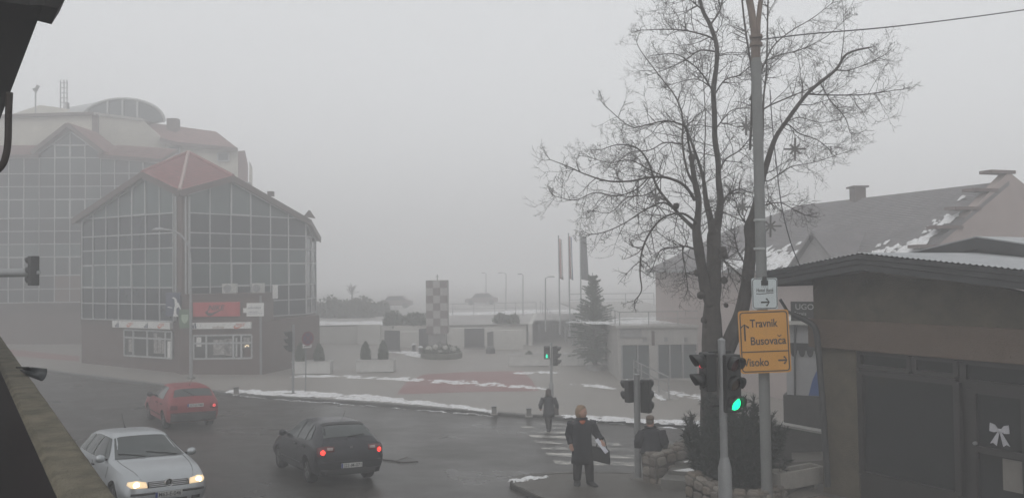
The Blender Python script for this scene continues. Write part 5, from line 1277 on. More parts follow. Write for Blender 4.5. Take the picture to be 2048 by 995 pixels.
# ---------------------------------------------------------------- traffic signals
m_sig = M('signal_black', (.013, .014, .014), .45, .25, 5)
m_lens = [M('dark_lens_red', (.05, .008, .008), .15), M('dark_lens_amber', (.05, .025, .006), .15), M('dark_lens_green', (.004, .03, .024), .15)]
e_green = EM('green_light', (.0, 1.0, .38), 2.2, (.0, .5, .25)); e_red = EM('red_light', (1, .02, .05), .8, (.5, .02, .02)); e_man = EM('green_man', (.0, .9, .5), 2.0, (.0, .5, .3))
def signal_head(root, c, facing, n, lit=None, man=None, s=1.0, label=None):
    """c: centre of the back of the case; facing: unit direction of the lenses"""
    f = Vector(facing).normalized(); u = f.cross(Vector((0, 0, 1))).normalized(); z = Vector((0, 0, 1)); h = .25 * n * s; wd = .225 * s; dp = .15 * s
    case = MB().obox(c - u * wd / 2 - z * h / 2, u * wd, f * dp, z * h).build('signal_case', m_sig, root, bevel=.018)
    for k in range(n):
        cc = c + f * dp + z * (h / 2 - .25 * s * (k + .5)); r_ = .088 * s
        col = [0, 1, 2][k] if n == 3 else [0, 2][k]
        on = lit == k; mt = {0: e_red, 2: e_green}.get(col, m_lens[1]) if on and not man else m_lens[col]
        MB().lathe(cc, [(r_, -.005), (r_, .004), (r_ * .6, .018), (.005, .024)], 18, f).build('lens', mt, case, smooth='all')
        if on and man:
            o = cc + f * .024; k_ = r_ * .9; m_on = e_man if col == 2 else e_red
            rt = z.cross(f)
            flat('figure', [(-.12 * k_, -.9 * k_), (.1 * k_, -.9 * k_), (.12 * k_, -.35 * k_), (.4 * k_, -.9 * k_), (.62 * k_, -.85 * k_), (.3 * k_, -.05 * k_), (.28 * k_, .3 * k_), (.6 * k_, .05 * k_), (.68 * k_, .2 * k_), (.25 * k_, .55 * k_), (-.25 * k_, .5 * k_), (-.6 * k_, .1 * k_), (-.5 * k_, .0), (-.22 * k_, .2 * k_), (-.25 * k_, -.2 * k_), (-.5 * k_, -.75 * k_), (-.35 * k_, -.85 * k_)], o, rt, z, m_on, case, .003)
            MB().lathe(o + z * .75 * k_, [(.22 * k_, 0), (.22 * k_, .004)], 10, f).build('figure_head', m_on, case)
        v = MB(); N = 14; rr = r_ * 1.14     # cut-away visor
        for j in range(N + 1):
            t = R(-35 + 250 * j / N); d = u * math.cos(t) + z * math.sin(t); L = (.17 * s) * (.35 + .65 * max(0, math.sin(t) * .6 + .4))
            v.v += [cc + d * rr - f * .004, cc + d * rr + f * L]
            if j: i = len(v.v); v.f.append((i - 4, i - 2, i - 1, i - 3))
        vo = v.build('visor', m_sig, case, smooth='all'); sm = vo.modifiers.new('s', 'SOLIDIFY'); sm.thickness = .006
    return case
def sig_pole(name, b, t, label, r0=.05, r1=.05, foot=True):
    r_ = thing(name, b, label, 'traffic light', 'traffic signals at the crossing')
    MB().tube([b, t], [r0, r1], 14).build('pole', m_pole, r_, smooth=True)
    MB().lathe(t, [(r1 * 1.05, 0), (r1 * 1.05, .02), (.01, .045)], 14).build('pole_cap', m_pole, r_)
    if foot: MB().lathe(b, [(r0 * 2.6, 0), (r0 * 2.4, .03), (r0 * 1.2, .05)], 14).build('base_plate', m_concd, r_)
    return r_
# nearest, green lamp and small red man
YN = 10.5; tn = at(1443, 682, YN); bn = V(at(1451, 1000, YN), PZ)
ns_ = sig_pole('traffic_signal', Vector((bn.x, bn.y, PZ)), tn, 'nearest traffic signal with a bright green lamp, in front of the juniper', .05, .048)
pj = at(1449.5, 935, YN); MB().lathe(V(pj, PZ), [(.088, 0), (.088, pj.z - PZ), (.055, pj.z - PZ + .14)], 14).build('pole_sleeve', m_pole, ns_, smooth=True)
def arm(root, a, b): MB().bar(a, b, .03, .03).build('bracket', m_sig, root)
fN = Vector((.35, -1, 0)).normalized(); cN = at(1455, 764, YN + .05)
signal_head(ns_, cN, fN, 3, lit=2); arm(ns_, cN + Vector((-.25, -.02, .4)), cN + Vector((.05, 0, .4))); arm(ns_, cN + Vector((-.25, -.02, -.3)), cN + Vector((.05, 0, -.3)))
fP = Vector((-.97, -.24, 0)).normalized(); cP = at(1426, 742, YN + .05)
signal_head(ns_, cP, fP, 2, lit=0, man=True); arm(ns_, cP + Vector((0, 0, .2)), cP + Vector((.12, 0, .2)))
MB().tube([at(1452, 714, YN - .1), at(1452, 738, YN - .1)], .008, 6).build('white_edge', m_signwhite, ns_)
# signal by the man, seen from behind
bm_ = gnd(1276, 957, .11); YB_ = bm_.y; tm = at(1273.5, 750, YB_)
s2 = sig_pole('traffic_signal', bm_, tm, 'traffic signal seen from behind, next to the man in black', .075, .07)
c3 = at(1287, 792, YB_ + .02); signal_head(s2, c3 + Vector((.02, 0, 0)), Vector((.62, .78, 0)), 3); arm(s2, c3 + Vector((-.1, 0, .3)), c3 + Vector((.05, .03, .3)))
c2 = at(1265, 782, YB_ + .02); signal_head(s2, c2, Vector((-.62, .78, 0)), 2); arm(s2, c2 + Vector((.1, 0, .2)), c2 + Vector((-.03, .03, .2)))
# far signal with the green walking figure
bf = gnd(1103, 800, .12); YF = bf.y; tf = at(1102, 686, YF)
s3 = sig_pole('traffic_signal', bf, tf, 'far traffic signal showing the green walking man across the road', .06, .055)
MB().lathe(bf, [(.1, 0), (.1, .7), (.07, .8)], 12).build('pole_sleeve', m_pole, s3)
k_ = 1.12
signal_head(s3, at(1094, 704, YF + .1), Vector((-.12, -1, 0)), 2, lit=1, man=True, s=k_)
signal_head(s3, at(1107, 711, YF), Vector((.95, -.35, 0)), 3, s=k_)
MB().tube([at(1101, 690, YF - .15), at(1101, 715, YF - .15)], .012, 6).build('white_edge', m_signwhite, s3)
# left far signal, side on
bl = gnd(586, 787, .12); s4_ = sig_pole('traffic_signal', bl, at(587, 650, bl.y), 'far left traffic signal turned sideways beside the no-stopping sign', .06, .055)
signal_head(s4_, at(585, 682, bl.y), Vector((-.95, -.2, 0)), 3, s=1.22)
# no-stopping sign
bq = gnd(611, 783, .12); q_ = thing('no_stopping_sign', bq, 'round dark red no-stopping sign with a white plate on a thin post', 'sign')
MB().tube([bq, at(612.5, 662, bq.y)], .03, 8).build('post', m_grey, q_)
fQ = Vector((.75, -.66, 0)).normalized(); cq = at(615.5, 676, bq.y - .05)
MB().lathe(cq, [(.32, 0), (.32, .012)], 26, fQ).build('disc', M('dark_red_sign', (.15, .02, .035), .5), q_)
MB().lathe(cq + fQ * .0125, [(.25, 0), (.25, .004)], 24, fQ).build('blue_field', M('dull_blue_sign', (.06, .035, .10), .5), q_)
for a in (.785, 2.356): MB().bar(cq + fQ * .02 + Vector((math.cos(a) * fQ.y * .26, -math.cos(a) * fQ.x * .26, math.sin(a) * .26)), cq + fQ * .02 - Vector((math.cos(a) * fQ.y * .26, -math.cos(a) * fQ.x * .26, math.sin(a) * .26)), .05, .006, fQ).build('cross_bar', M('dark_red_sign'), q_)
pl = at(614, 691, bq.y - .05); uQ = Vector((-fQ.y, fQ.x, 0))
MB().obox(pl - uQ * .24 - Vector((0, 0, .09)), uQ * .48, fQ * .012, (0, 0, .18)).build('plate', m_signwhite, q_)
MB().obox(pl - uQ * .18 - Vector((0, 0, .015)) + fQ * .013, uQ * .36, fQ * .004, (0, 0, .03)).build('plate_arrow', m_ink, q_)
# signal on a mast arm at the left edge
YA = 20.0; a0 = at(-260, 552, YA + .8); a1 = at(76, 544, YA)
ma = thing('mast_arm_signal', V(a0, gz(a0.x, a0.y)), 'overhead signal at the end of a grey mast arm, left edge', 'traffic light')
MB().tube([V(a0, gz(a0.x, a0.y)), a0 + Vector((0, 0, .4))], [.13, .11], 12).build('column', m_pole, ma)
MB().tube([a0, a1 + Vector((-.12, 0, 0))], .11, 14).build('arm', m_pole, ma, smooth=True)
signal_head(ma, at(71, 541, YA - .15), Vector((-.9, .42, 0)), 3, s=.98)
MB().bar(at(64, 549, YA - .1), at(80, 543, YA - .1), .05, .08).build('bracket', m_pole, ma)
# ---------------------------------------------------------------- overhead cables
def cable(name, pts, r_, label, n=10):
    m = MB(); m.tube(smooth_line(pts, n), r_, 6); return tag(m.build(name, m_fascia), label, 'cable')
cable('overhead_cable', [at(1516, 80, 16), at(1620, 68, 16.2), at(1800, 52, 17), at(2048, 20, 18.5), at(2300, -20, 20)], .014, 'black overhead cable running from the pole top to the right edge')
cable('hanging_cable', [at(1540, 180, 16.5), at(1545, 255, 16.4), at(1553, 330, 16.2), at(1563, 410, 15.6), at(1580, 480, 15), at(1600, 532, 14.7)], .011, 'thin cable hanging from the branches down to the kiosk roof')
# ---------------------------------------------------------------- the bare tree
YT = 16.8
tb = at(1428, 905, YT); tb.z = PZ
bt_ = thing('bare_tree', tb, 'large leafless tree with spreading branches and knobbly trunk, right of centre', 'tree')
m_tbark = M('tree_bark', (.042, .035, .030), .92, .45, 5, .8, bscale=30)
PXM = YT / F
def limb3(pts, d0, d1):
    out = []; rr = []
    n = len(pts)
    for i, (x, y, r_) in enumerate(pts):
        u = i / max(1, n - 1); out.append(at(x, y, YT + d0 + (d1 - d0) * u)); rr.append(r_ * PXM * (1 if y > 640 else 0.88 if y > 450 else .68))
    P = smooth_line(out, 5); Rr = []
    for i in range(n - 1):
        for k in range(5): Rr.append(rr[i] + (rr[i + 1] - rr[i]) * k / 5)
    Rr.append(rr[-1]); return P, Rr
def L_(xs, r0, r1):
    n = len(xs); return [(x, y, r0 + (r1 - r0) * (i / (n - 1)) ** .8) for i, (x, y) in enumerate(xs)]
LIMBS = [
 # thick stems
 ('trunk', [(1430, 910, 30), (1426, 800, 25), (1425, 700, 23), (1424, 620, 20), (1427, 560, 18), (1428, 520, 17), (1428, 470, 15), (1436, 440, 13), (1441, 400, 11), (1437, 360, 9), (1436, 320, 8.5), (1430, 280, 8), (1429, 230, 8), (1427, 180, 8), (1433, 130, 7), (1433, 90, 6.5), (1420, 50, 6), (1405, 20, 5.5), (1396, -20, 5), (1385, -80, 4)], 0, .3),
 ('stem', [(1422, 610, 14), (1410, 575, 13), (1405, 545, 12), (1398, 500, 11), (1393, 460, 10), (1396, 430, 9.5), (1397, 400, 9), (1389, 360, 8), (1383, 318, 7)], 0, -.5),
 ('stem', [(1436, 730, 18), (1455, 692, 17), (1478, 640, 16), (1491, 585, 14), (1497, 540, 13), (1502, 490, 13), (1500, 455, 13), (1506, 430, 12), (1514, 400, 10), (1525, 360, 8.5), (1530, 340, 8), (1549, 280, 7), (1572, 244, 6), (1617, 185, 5), (1671, 140, 4), (1694, 108, 3), (1739, 95, 2.2)], .1, -1.0),
 ('stem', [(1428, 470, 12), (1419, 430, 10), (1412, 400, 8), (1405, 350, 5), (1385, 290, 4), (1370, 253, 3.5)], 0, .9),
]
SUB = [
 ([(1390, 400), (1369, 371), (1333, 355), (1297, 355), (1261, 362), (1216, 362), (1170, 348), (1139, 334), (1100, 319)], 6, 1, -.4, -1.6),
 ([(1393, 460), (1376, 445), (1351, 420), (1315, 375), (1297, 325), (1274, 296), (1238, 289), (1206, 298)], 8, 1.2, -.2, .9),
 ([(1383, 320), (1376, 280), (1369, 253), (1333, 242), (1297, 249), (1261, 253), (1216, 217)], 4.5, 1, -.5, -1.3),
 ([(1389, 370), (1374, 340), (1365, 289), (1365, 235), (1351, 194), (1324, 158), (1283, 104), (1272, 81)], 5, 1, -.4, .8),
 ([(1428, 200), (1424, 181), (1405, 149), (1383, 127), (1351, 108), (1320, 110)], 4, 1, .2, -1.0),
 ([(1433, 104), (1400, 101), (1374, 118), (1338, 136), (1300, 150)], 3.5, 1, .3, 1.4),
 ([(1428, 80), (1414, 72), (1369, 61), (1324, 59), (1279, 61)], 4, 1, .3, -.6),
 ([(1395, 450), (1386, 439), (1366, 427), (1341, 429), (1318, 442), (1296, 471), (1283, 506), (1280, 545), (1283, 580), (1270, 600)], 5, 1.2, -.3, -1.2),
 ([(1404, 505), (1382, 495), (1366, 492), (1347, 495), (1321, 500), (1305, 535)], 3.5, 1, 0, 1.0),
 ([(1351, 420), (1325, 405), (1286, 422), (1251, 445), (1212, 463), (1180, 469)], 4, 1, .1, 1.2),
 ([(1366, 493), (1366, 513), (1373, 554), (1376, 580)], 2.5, 1, 0, .4),
 ([(1434, 509), (1453, 525), (1479, 548), (1490, 560)], 3, .9, 0, -.9),
 ([(1617, 188), (1650, 190), (1716, 190), (1750, 186), (1795, 180)], 3.2, 1, -.5, -1.6),
 ([(1500, 260), (1524, 221), (1572, 197), (1617, 178), (1660, 150), (1690, 120)], 4, 1, .2, 1.4),
 ([(1500, 200), (1531, 122), (1549, 90), (1581, 63), (1626, 36), (1666, 5)], 4, 1, .3, .6),
 ([(1500, 300), (1504, 200), (1504, 149), (1497, 100), (1490, 54), (1484, 0), (1478, -60)], 4.5, 3, .2, .1),
 ([(1514, 400), (1524, 300), (1527, 199), (1533, 136), (1536, 0), (1540, -70)], 4.5, 2.5, 0, .9),
 ([(1525, 345), (1536, 362), (1581, 334), (1626, 325), (1689, 305)], 3, 1, 0, 1.0),
 ([(1560, 258), (1576, 249), (1599, 267), (1635, 280), (1660, 300)], 3, 1, -.2, -1.3),
 ([(1506, 420), (1530, 410), (1560, 405), (1590, 420), (1612, 430)], 3, 1, 0, -.8),
 ([(1441, 420), (1455, 390), (1480, 378), (1503, 385), (1520, 370)], 4, 1.2, 0, .9),
 ([(1437, 350), (1450, 320), (1480, 300), (1505, 270), (1520, 255)], 3.5, 1, .1, -1.0),
 ([(1430, 260), (1445, 240), (1465, 220), (1500, 215)], 3, 1, .1, 1.0),
 ([(1429, 190), (1450, 160), (1480, 150), (1505, 130), (1540, 128)], 3, 1, .2, -.8),
 ([(1428, 180), (1400, 160), (1375, 160), (1340, 170)], 2.6, 1, .2, 1.3),
 ([(1365, 289), (1330, 285), (1300, 300), (1260, 305), (1230, 330)], 2.6, 1, 0, -1.4),
 ([(1333, 355), (1300, 340), (1260, 320), (1220, 325), (1180, 315)], 2.8, 1, -.6, .5),
 ([(1297, 355), (1270, 380), (1230, 392), (1190, 385), (1150, 400), (1110, 392)], 2.6, 1, -.8, -1.8),
 ([(1315, 375), (1290, 390), (1255, 395), (1220, 425), (1185, 420)], 2.6, 1, .1, 1.6),
 ([(1412, 400), (1408, 330), (1411, 250), (1408, 180), (1404, 120)], 3, 1.2, .4, 1.6),
 ([(1405, 20), (1380, 0), (1350, -20)], 3, 1.2, .3, -.5), ([(1420, 50), (1440, 20), (1450, -30)], 4, 2, .3, .9),
 ([(1671, 140), (1700, 140), (1740, 125), (1770, 110)], 2.2, .9, -.9, -.4), ([(1640, 165), (1660, 200), (1690, 235), (1700, 265)], 2.2, .9, -.7, -1.5),
 ([(1572, 244), (1600, 235), (1640, 245), (1680, 240)], 2.2, .9, -.4, .6), ([(1531, 122), (1560, 110), (1600, 100), (1650, 75), (1690, 40)], 2.6, .9, .3, -.6),
 ([(1497, 540), (1475, 500), (1468, 470), (1452, 455)], 2.5, .9, .2, .9), ([(1500, 455), (1480, 430), (1470, 400), (1462, 380)], 3, 1, .1, -.6),
]
trunk = MB(); crown = MB(); carriers = []
for kind, pts, d0, d1 in LIMBS:
    P, Rr = limb3(pts, d0, d1)
    Rr = [r_ * (1 + .12 * noise.noise(p * 3.1)) for r_, p in zip(Rr, P)]
    MB().tube(P, Rr, 12).build(kind if kind == 'trunk' else 'main_stem', m_tbark, bt_, smooth='all')
    carriers.append((P, Rr, 12 if kind != 'trunk' else 22, .30))
for k, (x, y, r_) in enumerate(((1402, 590, 9), (1448, 560, 8), (1448, 510, 9), (1408, 640, 7), (1446, 500, 8), (1384, 315, 8), (1352, 412, 7), (1452, 610, 5), (1395, 545, 8))):
    MB().lathe(at(x, y, YT - .1), [(r_ * PXM * .7, -.06), (r_ * PXM, 0), (r_ * PXM * .7, .06), (.01, .08)], 8, rnd_dir()).build('knot', m_tbark, bt_, smooth='all')
for xs, r0, r1, d0, d1 in SUB:
    P, Rr = limb3(L_(xs, r0, r1), d0, d1)
    b_ = MB(); b_.tube(P, [r_ * .85 for r_ in Rr], 7); b_.build('branch', m_tbark, bt_, smooth='all')
    carriers.append((P, Rr, 20, .12))
cam_r = Vector((1, 0, 0))
def twig(p, d, L, r_, depth):
    n = 4 if depth else 3; pts = [p]; q = p.copy(); dd = d.copy()
    for i in range(n):
        dd = (dd + rnd_dir() * .33 + Vector((0, 0, .07 if depth else .02))).normalized(); q = q + dd * L / n; pts.append(q.copy())
    crown.tube(pts, [max(.0022, r_ * (1 - .75 * i / n)) for i in range(n + 1)], 4 if depth == 2 else 3, False)
    if depth:
        for _ in range({2: 5, 1: 3}[depth]):
            u = random.uniform(.25, 1.0) * n; i = min(n - 1, int(u)); s = pts[i].lerp(pts[i + 1], u - i)
            a = (pts[i + 1] - pts[i]).normalized(); e = rnd_dir(); e = (e - a * e.dot(a)).normalized()
            twig(s, (a * random.uniform(.3, .9) + e * .8).normalized(), L * random.uniform(.28, .55), r_ * .55, depth - 1)
for P, Rr, n, start in carriers:
    tot = len(P); trunk_like = Rr[0] > 10 * PXM
    for _ in range(n):
        u = start + (1 - start) * random.random() ** .8; i = min(tot - 2, int(u * (tot - 1))); 
        p = P[i].lerp(P[i + 1], random.random()); a = (P[i + 1] - P[i]).normalized(); e = rnd_dir(); e = (e - a * e.dot(a)).normalized()
        if trunk_like and at(1000, 470, YT).z > p.z: continue
        d = (a * random.uniform(.35, .9) + e * .9).normalized(); L = random.uniform(.4, 1.15) * (1.08 - .62 * u if not trunk_like else 1.15)
        twig(p, d, L, min(.011, Rr[i] * .5), 2)
    for k in range(3): twig(P[-1], ((P[-1] - P[-2]).normalized() + rnd_dir() * .5).normalized(), random.uniform(.2, .4), .006, 2)
crown.build('crown', m_tbark, bt_, kind='stuff')
# star ornaments in the branches
m_star = M('ornament_wire', (.13, .125, .12), .5)
for k, (x, y, s, lab_) in enumerate(((1590, 298, 21, 'right of the concrete pole'), (1492, 253, 17, 'just left of the concrete pole, high up'), (1541, 452, 21, 'right of the pole, above the kiosk roof'), (1485, 414, 16, 'left of the pole among the low branches'), (1311, 393, 17, 'far left in the crown'))):
    c = at(x, y, YT - .7); r_ = thing('star_ornament', c, 'eight-rayed wire star hanging in the tree, ' + lab_, 'ornament', 'star ornaments in the bare tree')
    for j in range(4):
        t = math.pi * j / 4; L = s * PXM * (1 if j % 2 == 0 else .62); d = Vector((math.cos(t), .1 * math.sin(t * 3), math.sin(t)))
        MB().bar(c - d * L, c + d * L, .034, .03, (0, 1, 0)).build('ray', m_star, r_)
    MB().tube([c + Vector((0, 0, s * PXM)), c + Vector((0, .1, s * PXM + .5))], .004, 4).build('hanger', m_star, r_)
# ---------------------------------------------------------------- juniper shrub
def juniper():
    random.seed(77)
    c = at(1462, 955, 15.7); c.z = PZ
    r_ = thing('juniper_bush', c, 'dense dark green juniper bush behind the nearest signal', 'bush')
    st = MB(); lv = MB()
    W_ = 112 / F * 15.7
    for k in range(190):
        a = random.uniform(0, 6.283); rr = math.sqrt(random.random()); b = c + Vector((math.cos(a) * rr * .25, math.sin(a) * rr * .25, 0))
        lean = rr * 1.0; top = c + Vector((math.cos(a) * W_ * lean * random.uniform(.6, 1.1), math.sin(a) * .8 * lean, random.uniform(.7, 2.05) * (1.0 - .42 * rr * rr)))
        mid = b.lerp(top, .5) + Vector((math.cos(a) * .12, math.sin(a) * .12, -.05)); P = smooth_line([b, mid, top], 5)
        st.tube(P, [.02 * (1 - .8 * i / len(P)) for i in range(len(P))], 4, False)
        for i in range(2, len(P)):
            for _ in range(22):
                p = P[i - 1].lerp(P[i], random.random()); d0 = (P[i] - P[i - 1]).normalized(); d = (d0 * random.uniform(.5, 1.2) + rnd_dir() * .9).normalized(); L = random.uniform(.06, .17)
                w_ = d.cross(rnd_dir()).normalized() * random.uniform(.008, .016); j = len(lv.v)
                lv.v += [p - w_, p + w_, p + d * L + w_ * .3, p + d * L * 1.15]; lv.f.append((j, j + 1, j + 2, j + 3))
                e = (d + w_.normalized() * random.choice((-1, 1)) * .7).normalized(); q2 = p + d * L * .5; j = len(lv.v)
                lv.v += [q2 - d * .012, q2 + d * .012, q2 + e * L * .6]; lv.f.append((j, j + 1, j + 2))
    st.build('stems', m_bark, r_); lv.build('foliage', M('juniper_needle', (.012, .021, .016), .65, .5, 3), r_, kind='stuff')
juniper()
random.seed(41)
# fallen branch on the road
fb = MB(); g_ = lambda x, y: gnd(x, y, .025)
fb.tube(smooth_line([g_(766, 918), g_(790, 921), g_(805, 923.5), g_(836, 922)], 4), .02, 6); fb.tube([g_(790, 921), g_(812, 914), g_(816, 911)], [.01, .008, .004], 5); fb.tube([g_(805, 923), g_(798, 926)], .008, 5); fb.tube([g_(800, 917), g_(812, 914), g_(826, 916)], [.004, .006, .003], 5)
tag(fb.build('fallen_branch', m_bark), 'thin forked branch lying on the wet road behind the dark car', 'branch')
# ================================================================ cars
random.seed(51)
m_tyre = M('tyre_rubber', (.012, .012, .012), .85, .2, 8); m_rim = M('wheel_rim', (.30, .30, .31), .35, .1, 4, metal=.6)
m_cglass = GLASSY('car_glass', (.055, .064, .064), .06, .2, 1); m_trim = M('black_trim', (.016, .016, .016), .55, .2, 6)
m_chrome = M('chrome', (.6, .6, .6), .15, .05, 3, metal=1.0); m_plate = M('number_plate', (.50, .50, .48), .5, .08, 6); m_pblue = M('plate_blue', (.02, .04, .22), .5)
e_head = EM('headlamp_beam', (1, .76, .45), 9.0, (.7, .6, .45)); e_head2 = EM('headlamp_glow', (1, .70, .38), .9, (.6, .5, .36)); m_hlens = M('headlamp_glass', (.35, .34, .32), .08, .1, 3)
m_tail = M('tail_lens', (.10, .008, .010), .2, .15, 4); e_tail = EM('tail_lamp_on', (1, .03, .02), 4.0, (.5, .02, .02)); e_tail_dim = EM('tail_lamp_dim', (1, .05, .05), .9, (.4, .02, .02)); m_clear = M('clear_lens', (.42, .36, .34), .2, .1, 4)
def lerp(a, b, t): return a + (b - a) * t
class Car:
    def __init__(s, st): s.st = sorted(st, key=lambda q: q[0])
    def sec(s, x):
        st = s.st; x = max(st[0][0], min(st[-1][0], x))
        for a, b in zip(st[:-1], st[1:]):
            if a[0] <= x <= b[0]: t = (x - a[0]) / (b[0] - a[0]); q = [lerp(i, j, t) for i, j in zip(a, b)]; break
        _, zb, zbelt, ztop, wb, wm, wbelt, wtop = q
        edge = ztop - .055 * min(1, max(0, (ztop - zbelt)) / .25) - .004
        return [(0, zb), (wb * .9, zb), (wb, zb + .05), (lerp(wb, wm, .75), lerp(zb + .05, zbelt, .28)), (wm, lerp(zb, zbelt, .55)), (lerp(wm, wbelt, .55), lerp(zb, zbelt, .86)), (wbelt, zbelt),
                (lerp(wbelt, wtop, .45) + .012 * (ztop > zbelt + .2), lerp(zbelt, edge, .5)), (wtop, edge), (wtop * .86, lerp(edge, ztop, .7)), (wtop * .5, ztop - .004), (0, ztop)]
    def hw(s, x, z):
        q = s.sec(x)[2:10]
        for a, b in zip(q[:-1], q[1:]):
            if a[1] <= z <= b[1]: t = (z - a[1]) / max(1e-6, b[1] - a[1]); return lerp(a[0], b[0], t)
        return q[-1][0] if z > q[-1][1] else q[0][0]
    def zt(s, x, y):
        q = s.sec(x)[6:]; y = abs(y)
        for a, b in zip(q[:-1], q[1:]):
            if b[0] <= y <= a[0]: t = (y - a[0]) / min(-1e-6, b[0] - a[0]); return lerp(a[1], b[1], t)
        return q[0][1]
    def xend(s, y, z, front=True):
        x = s.st[-1][0] if front else s.st[0][0]; d = -.01 if front else .01
        for _ in range(140):
            q = s.sec(x)
            if z <= q[-1][1] and s.hw(x, z) >= abs(y) and z <= s.zt(x, y) + .01: return x
            x += d
        return x
def build_car(name, label, st, col, X, Y, yaw, sc, spec, wheels, group='cars on the road'):
    c = Car(st)
    root = bpy.data.objects.new(name, None); COL.objects.link(root); root['label'] = label; root['category'] = 'car'; root['group'] = group; ORG[root.name] = Vector()
    up = Vector((.02, .08 if Y < 28 else .04, 1)).normalized(); f = Vector((math.cos(yaw), math.sin(yaw), 0)); l = up.cross(f).normalized(); f = l.cross(up)
    m4 = Matrix((f * sc, l * sc, up * sc)).transposed().to_4x4(); m4.translation = Vector((X, Y, gz(X, Y) + .005)); root.matrix_world = m4
    # --- shell
    b = MB(); xs = []
    for a, d in zip(c.st[:-1], c.st[1:]):
        n = max(1, int((d[0] - a[0]) / .14)); xs += [lerp(a[0], d[0], k / n) for k in range(n)]
    xs.append(c.st[-1][0]); K_ = 12; N = 2 * K_ - 2
    for x in xs:
        q = c.sec(x); ring = [(x, y, z) for y, z in q] + [(x, -y, z) for y, z in q[-2:0:-1]]; b.v += [Vector(p) for p in ring]
    for i in range(len(xs) - 1):
        for j in range(N): o = i * N; b.f.append((o + j, o + N + j, o + N + (j + 1) % N, o + (j + 1) % N))
    b.f.append(tuple(range(N))); e = (len(xs) - 1) * N; b.f.append(tuple(e + j for j in range(N - 1, -1, -1)))
    bo = b.build('body', col, root, clean=True); bo.data.materials.append(m_trim)
    cut = MB()
    for wx in wheels['x']:
        for sgn in (-1, 1): cut.lathe((wx, sgn * .95, wheels['r']), [(wheels['r'] * 1.17, 0), (wheels['r'] * 1.17, .45)], 28, (0, -sgn, 0))
    co_ = cut.build('cut', m_trim, None, clean=True); co_.location = (0, 0, 0); co_.data.transform(Matrix.Translation(ORG[co_.name])); co_.parent = root; 
    md = bo.modifiers.new('b', 'BOOLEAN'); md.operation = 'DIFFERENCE'; md.object = co_; md.solver = 'EXACT'
    bpy.context.view_layer.update()
    dg = bpy.context.evaluated_depsgraph_get(); me = bpy.data.meshes.new_from_object(bo.evaluated_get(dg)); bo.modifiers.clear(); bo.data = me; bpy.data.objects.remove(co_)
    me.polygons.foreach_set('use_smooth', [True] * len(me.polygons))
    try: me.set_sharp_from_angle(angle=R(32))
    except Exception: pass
    # --- wheels
    for wx in wheels['x']:
        for sgn in (-1, 1):
            r_ = wheels['r']; y0 = sgn * wheels['t']
            w_ = MB().lathe((wx, y0, r_), [(r_ * .66, -.02), (r_ * .93, -.015), (r_, .02), (r_, .15), (r_ * .93, .19), (r_ * .6, .19)], 24, (0, -sgn, 0)).build('wheel', m_tyre, root, smooth=True)
            MB().lathe((wx, y0, r_), [(r_ * .66, -.022), (r_ * .62, .02), (r_ * .5, .035), (r_ * .2, .01), (.02, .0)], 20, (0, -sgn, 0)).build('rim', m_trim, w_)
            for k in range(7):
                t = 6.283 * k / 7; d = Vector((math.cos(t), 0, math.sin(t))); MB().bar(Vector((wx, y0 - sgn * -.012, r_)) + d * r_ * .12, Vector((wx, y0 - sgn * -.012, r_)) + d * r_ * .64, .055, .02, (0, 1, 0)).build('spoke', m_rim, w_)
    # --- glass
    def side_glass(top, bot, sgn, nm='side_window'):
        m = MB(); n = 8
        def samp(pl, u):
            u *= len(pl) - 1; i = min(len(pl) - 2, int(u)); return lerp(pl[i][0], pl[i + 1][0], u - i), lerp(pl[i][1], pl[i + 1][1], u - i)
        for k in range(n + 1):
            a, d = samp(bot, k / n), samp(top, k / n)
            for r_ in range(4):
                t = r_ / 3; x, z = lerp(a[0], d[0], t), lerp(a[1], d[1], t); m.v.append(Vector((x, sgn * (c.hw(x, z) + .014), z + .001)))
        for k in range(n):
            for r_ in range(3): o = k * 4 + r_; m.f.append((o, o + 4, o + 5, o + 1))
        return m.build(nm, m_cglass, root, smooth='all')
    for sgn in (-1, 1):
        for top, bot in spec['side']: side_glass(top, bot, sgn)
    def top_glass(x0, x1, ins0, ins1, nm, off=.008, mat=None, par=None):
        m = MB(); n = 10
        for i in range(7):
            x = lerp(x0, x1, i / 6); wi = lerp(ins0, ins1, i / 6)
            for k in range(n + 1): y = wi * (2 * k / n - 1); m.v.append(Vector((x + off * (.6 if x0 > 0 else -.6) * 1.0, y, c.zt(x, y) + off)))
        for i in range(6):
            for k in range(n): o = i * (n + 1) + k; m.f.append((o, o + n + 1, o + n + 2, o + 1))
        return m.build(nm, mat or m_cglass, par or root, smooth='all')
    wsx = spec['wind']; top_glass(*wsx, 'windscreen')
    rwx = spec['rear']; top_glass(*rwx, 'rear_window')
    # --- projected patches on front and rear
    def patch(nm, poly, front, mat, off=.012, par=None, rings=3):
        cy_ = sum(p[0] for p in poly) / len(poly); cz_ = sum(p[1] for p in poly) / len(poly); m = MB(); pl = []
        for i, p in enumerate(poly):
            q = poly[(i + 1) % len(poly)]
            for k in range(3): pl.append((lerp(p[0], q[0], k / 3), lerp(p[1], q[1], k / 3)))
        n = len(pl); sx = 1 if front else -1
        def P(y, z, o): x = c.xend(y, z, front); return Vector((x + sx * o, y * (1 + o * .5), z))
        for r_ in range(rings + 1):
            t = 1 - r_ / (rings + .3)
            for y, z in pl: m.v.append(P(cy_ + (y - cy_) * t, cz_ + (z - cz_) * t, off))
        for r_ in range(rings):
            for k in range(n): a, d = r_ * n + k, r_ * n + (k + 1) % n; m.f.append((a, d, d + n, a + n))
        m.f.append(tuple(rings * n + k for k in range(n)))
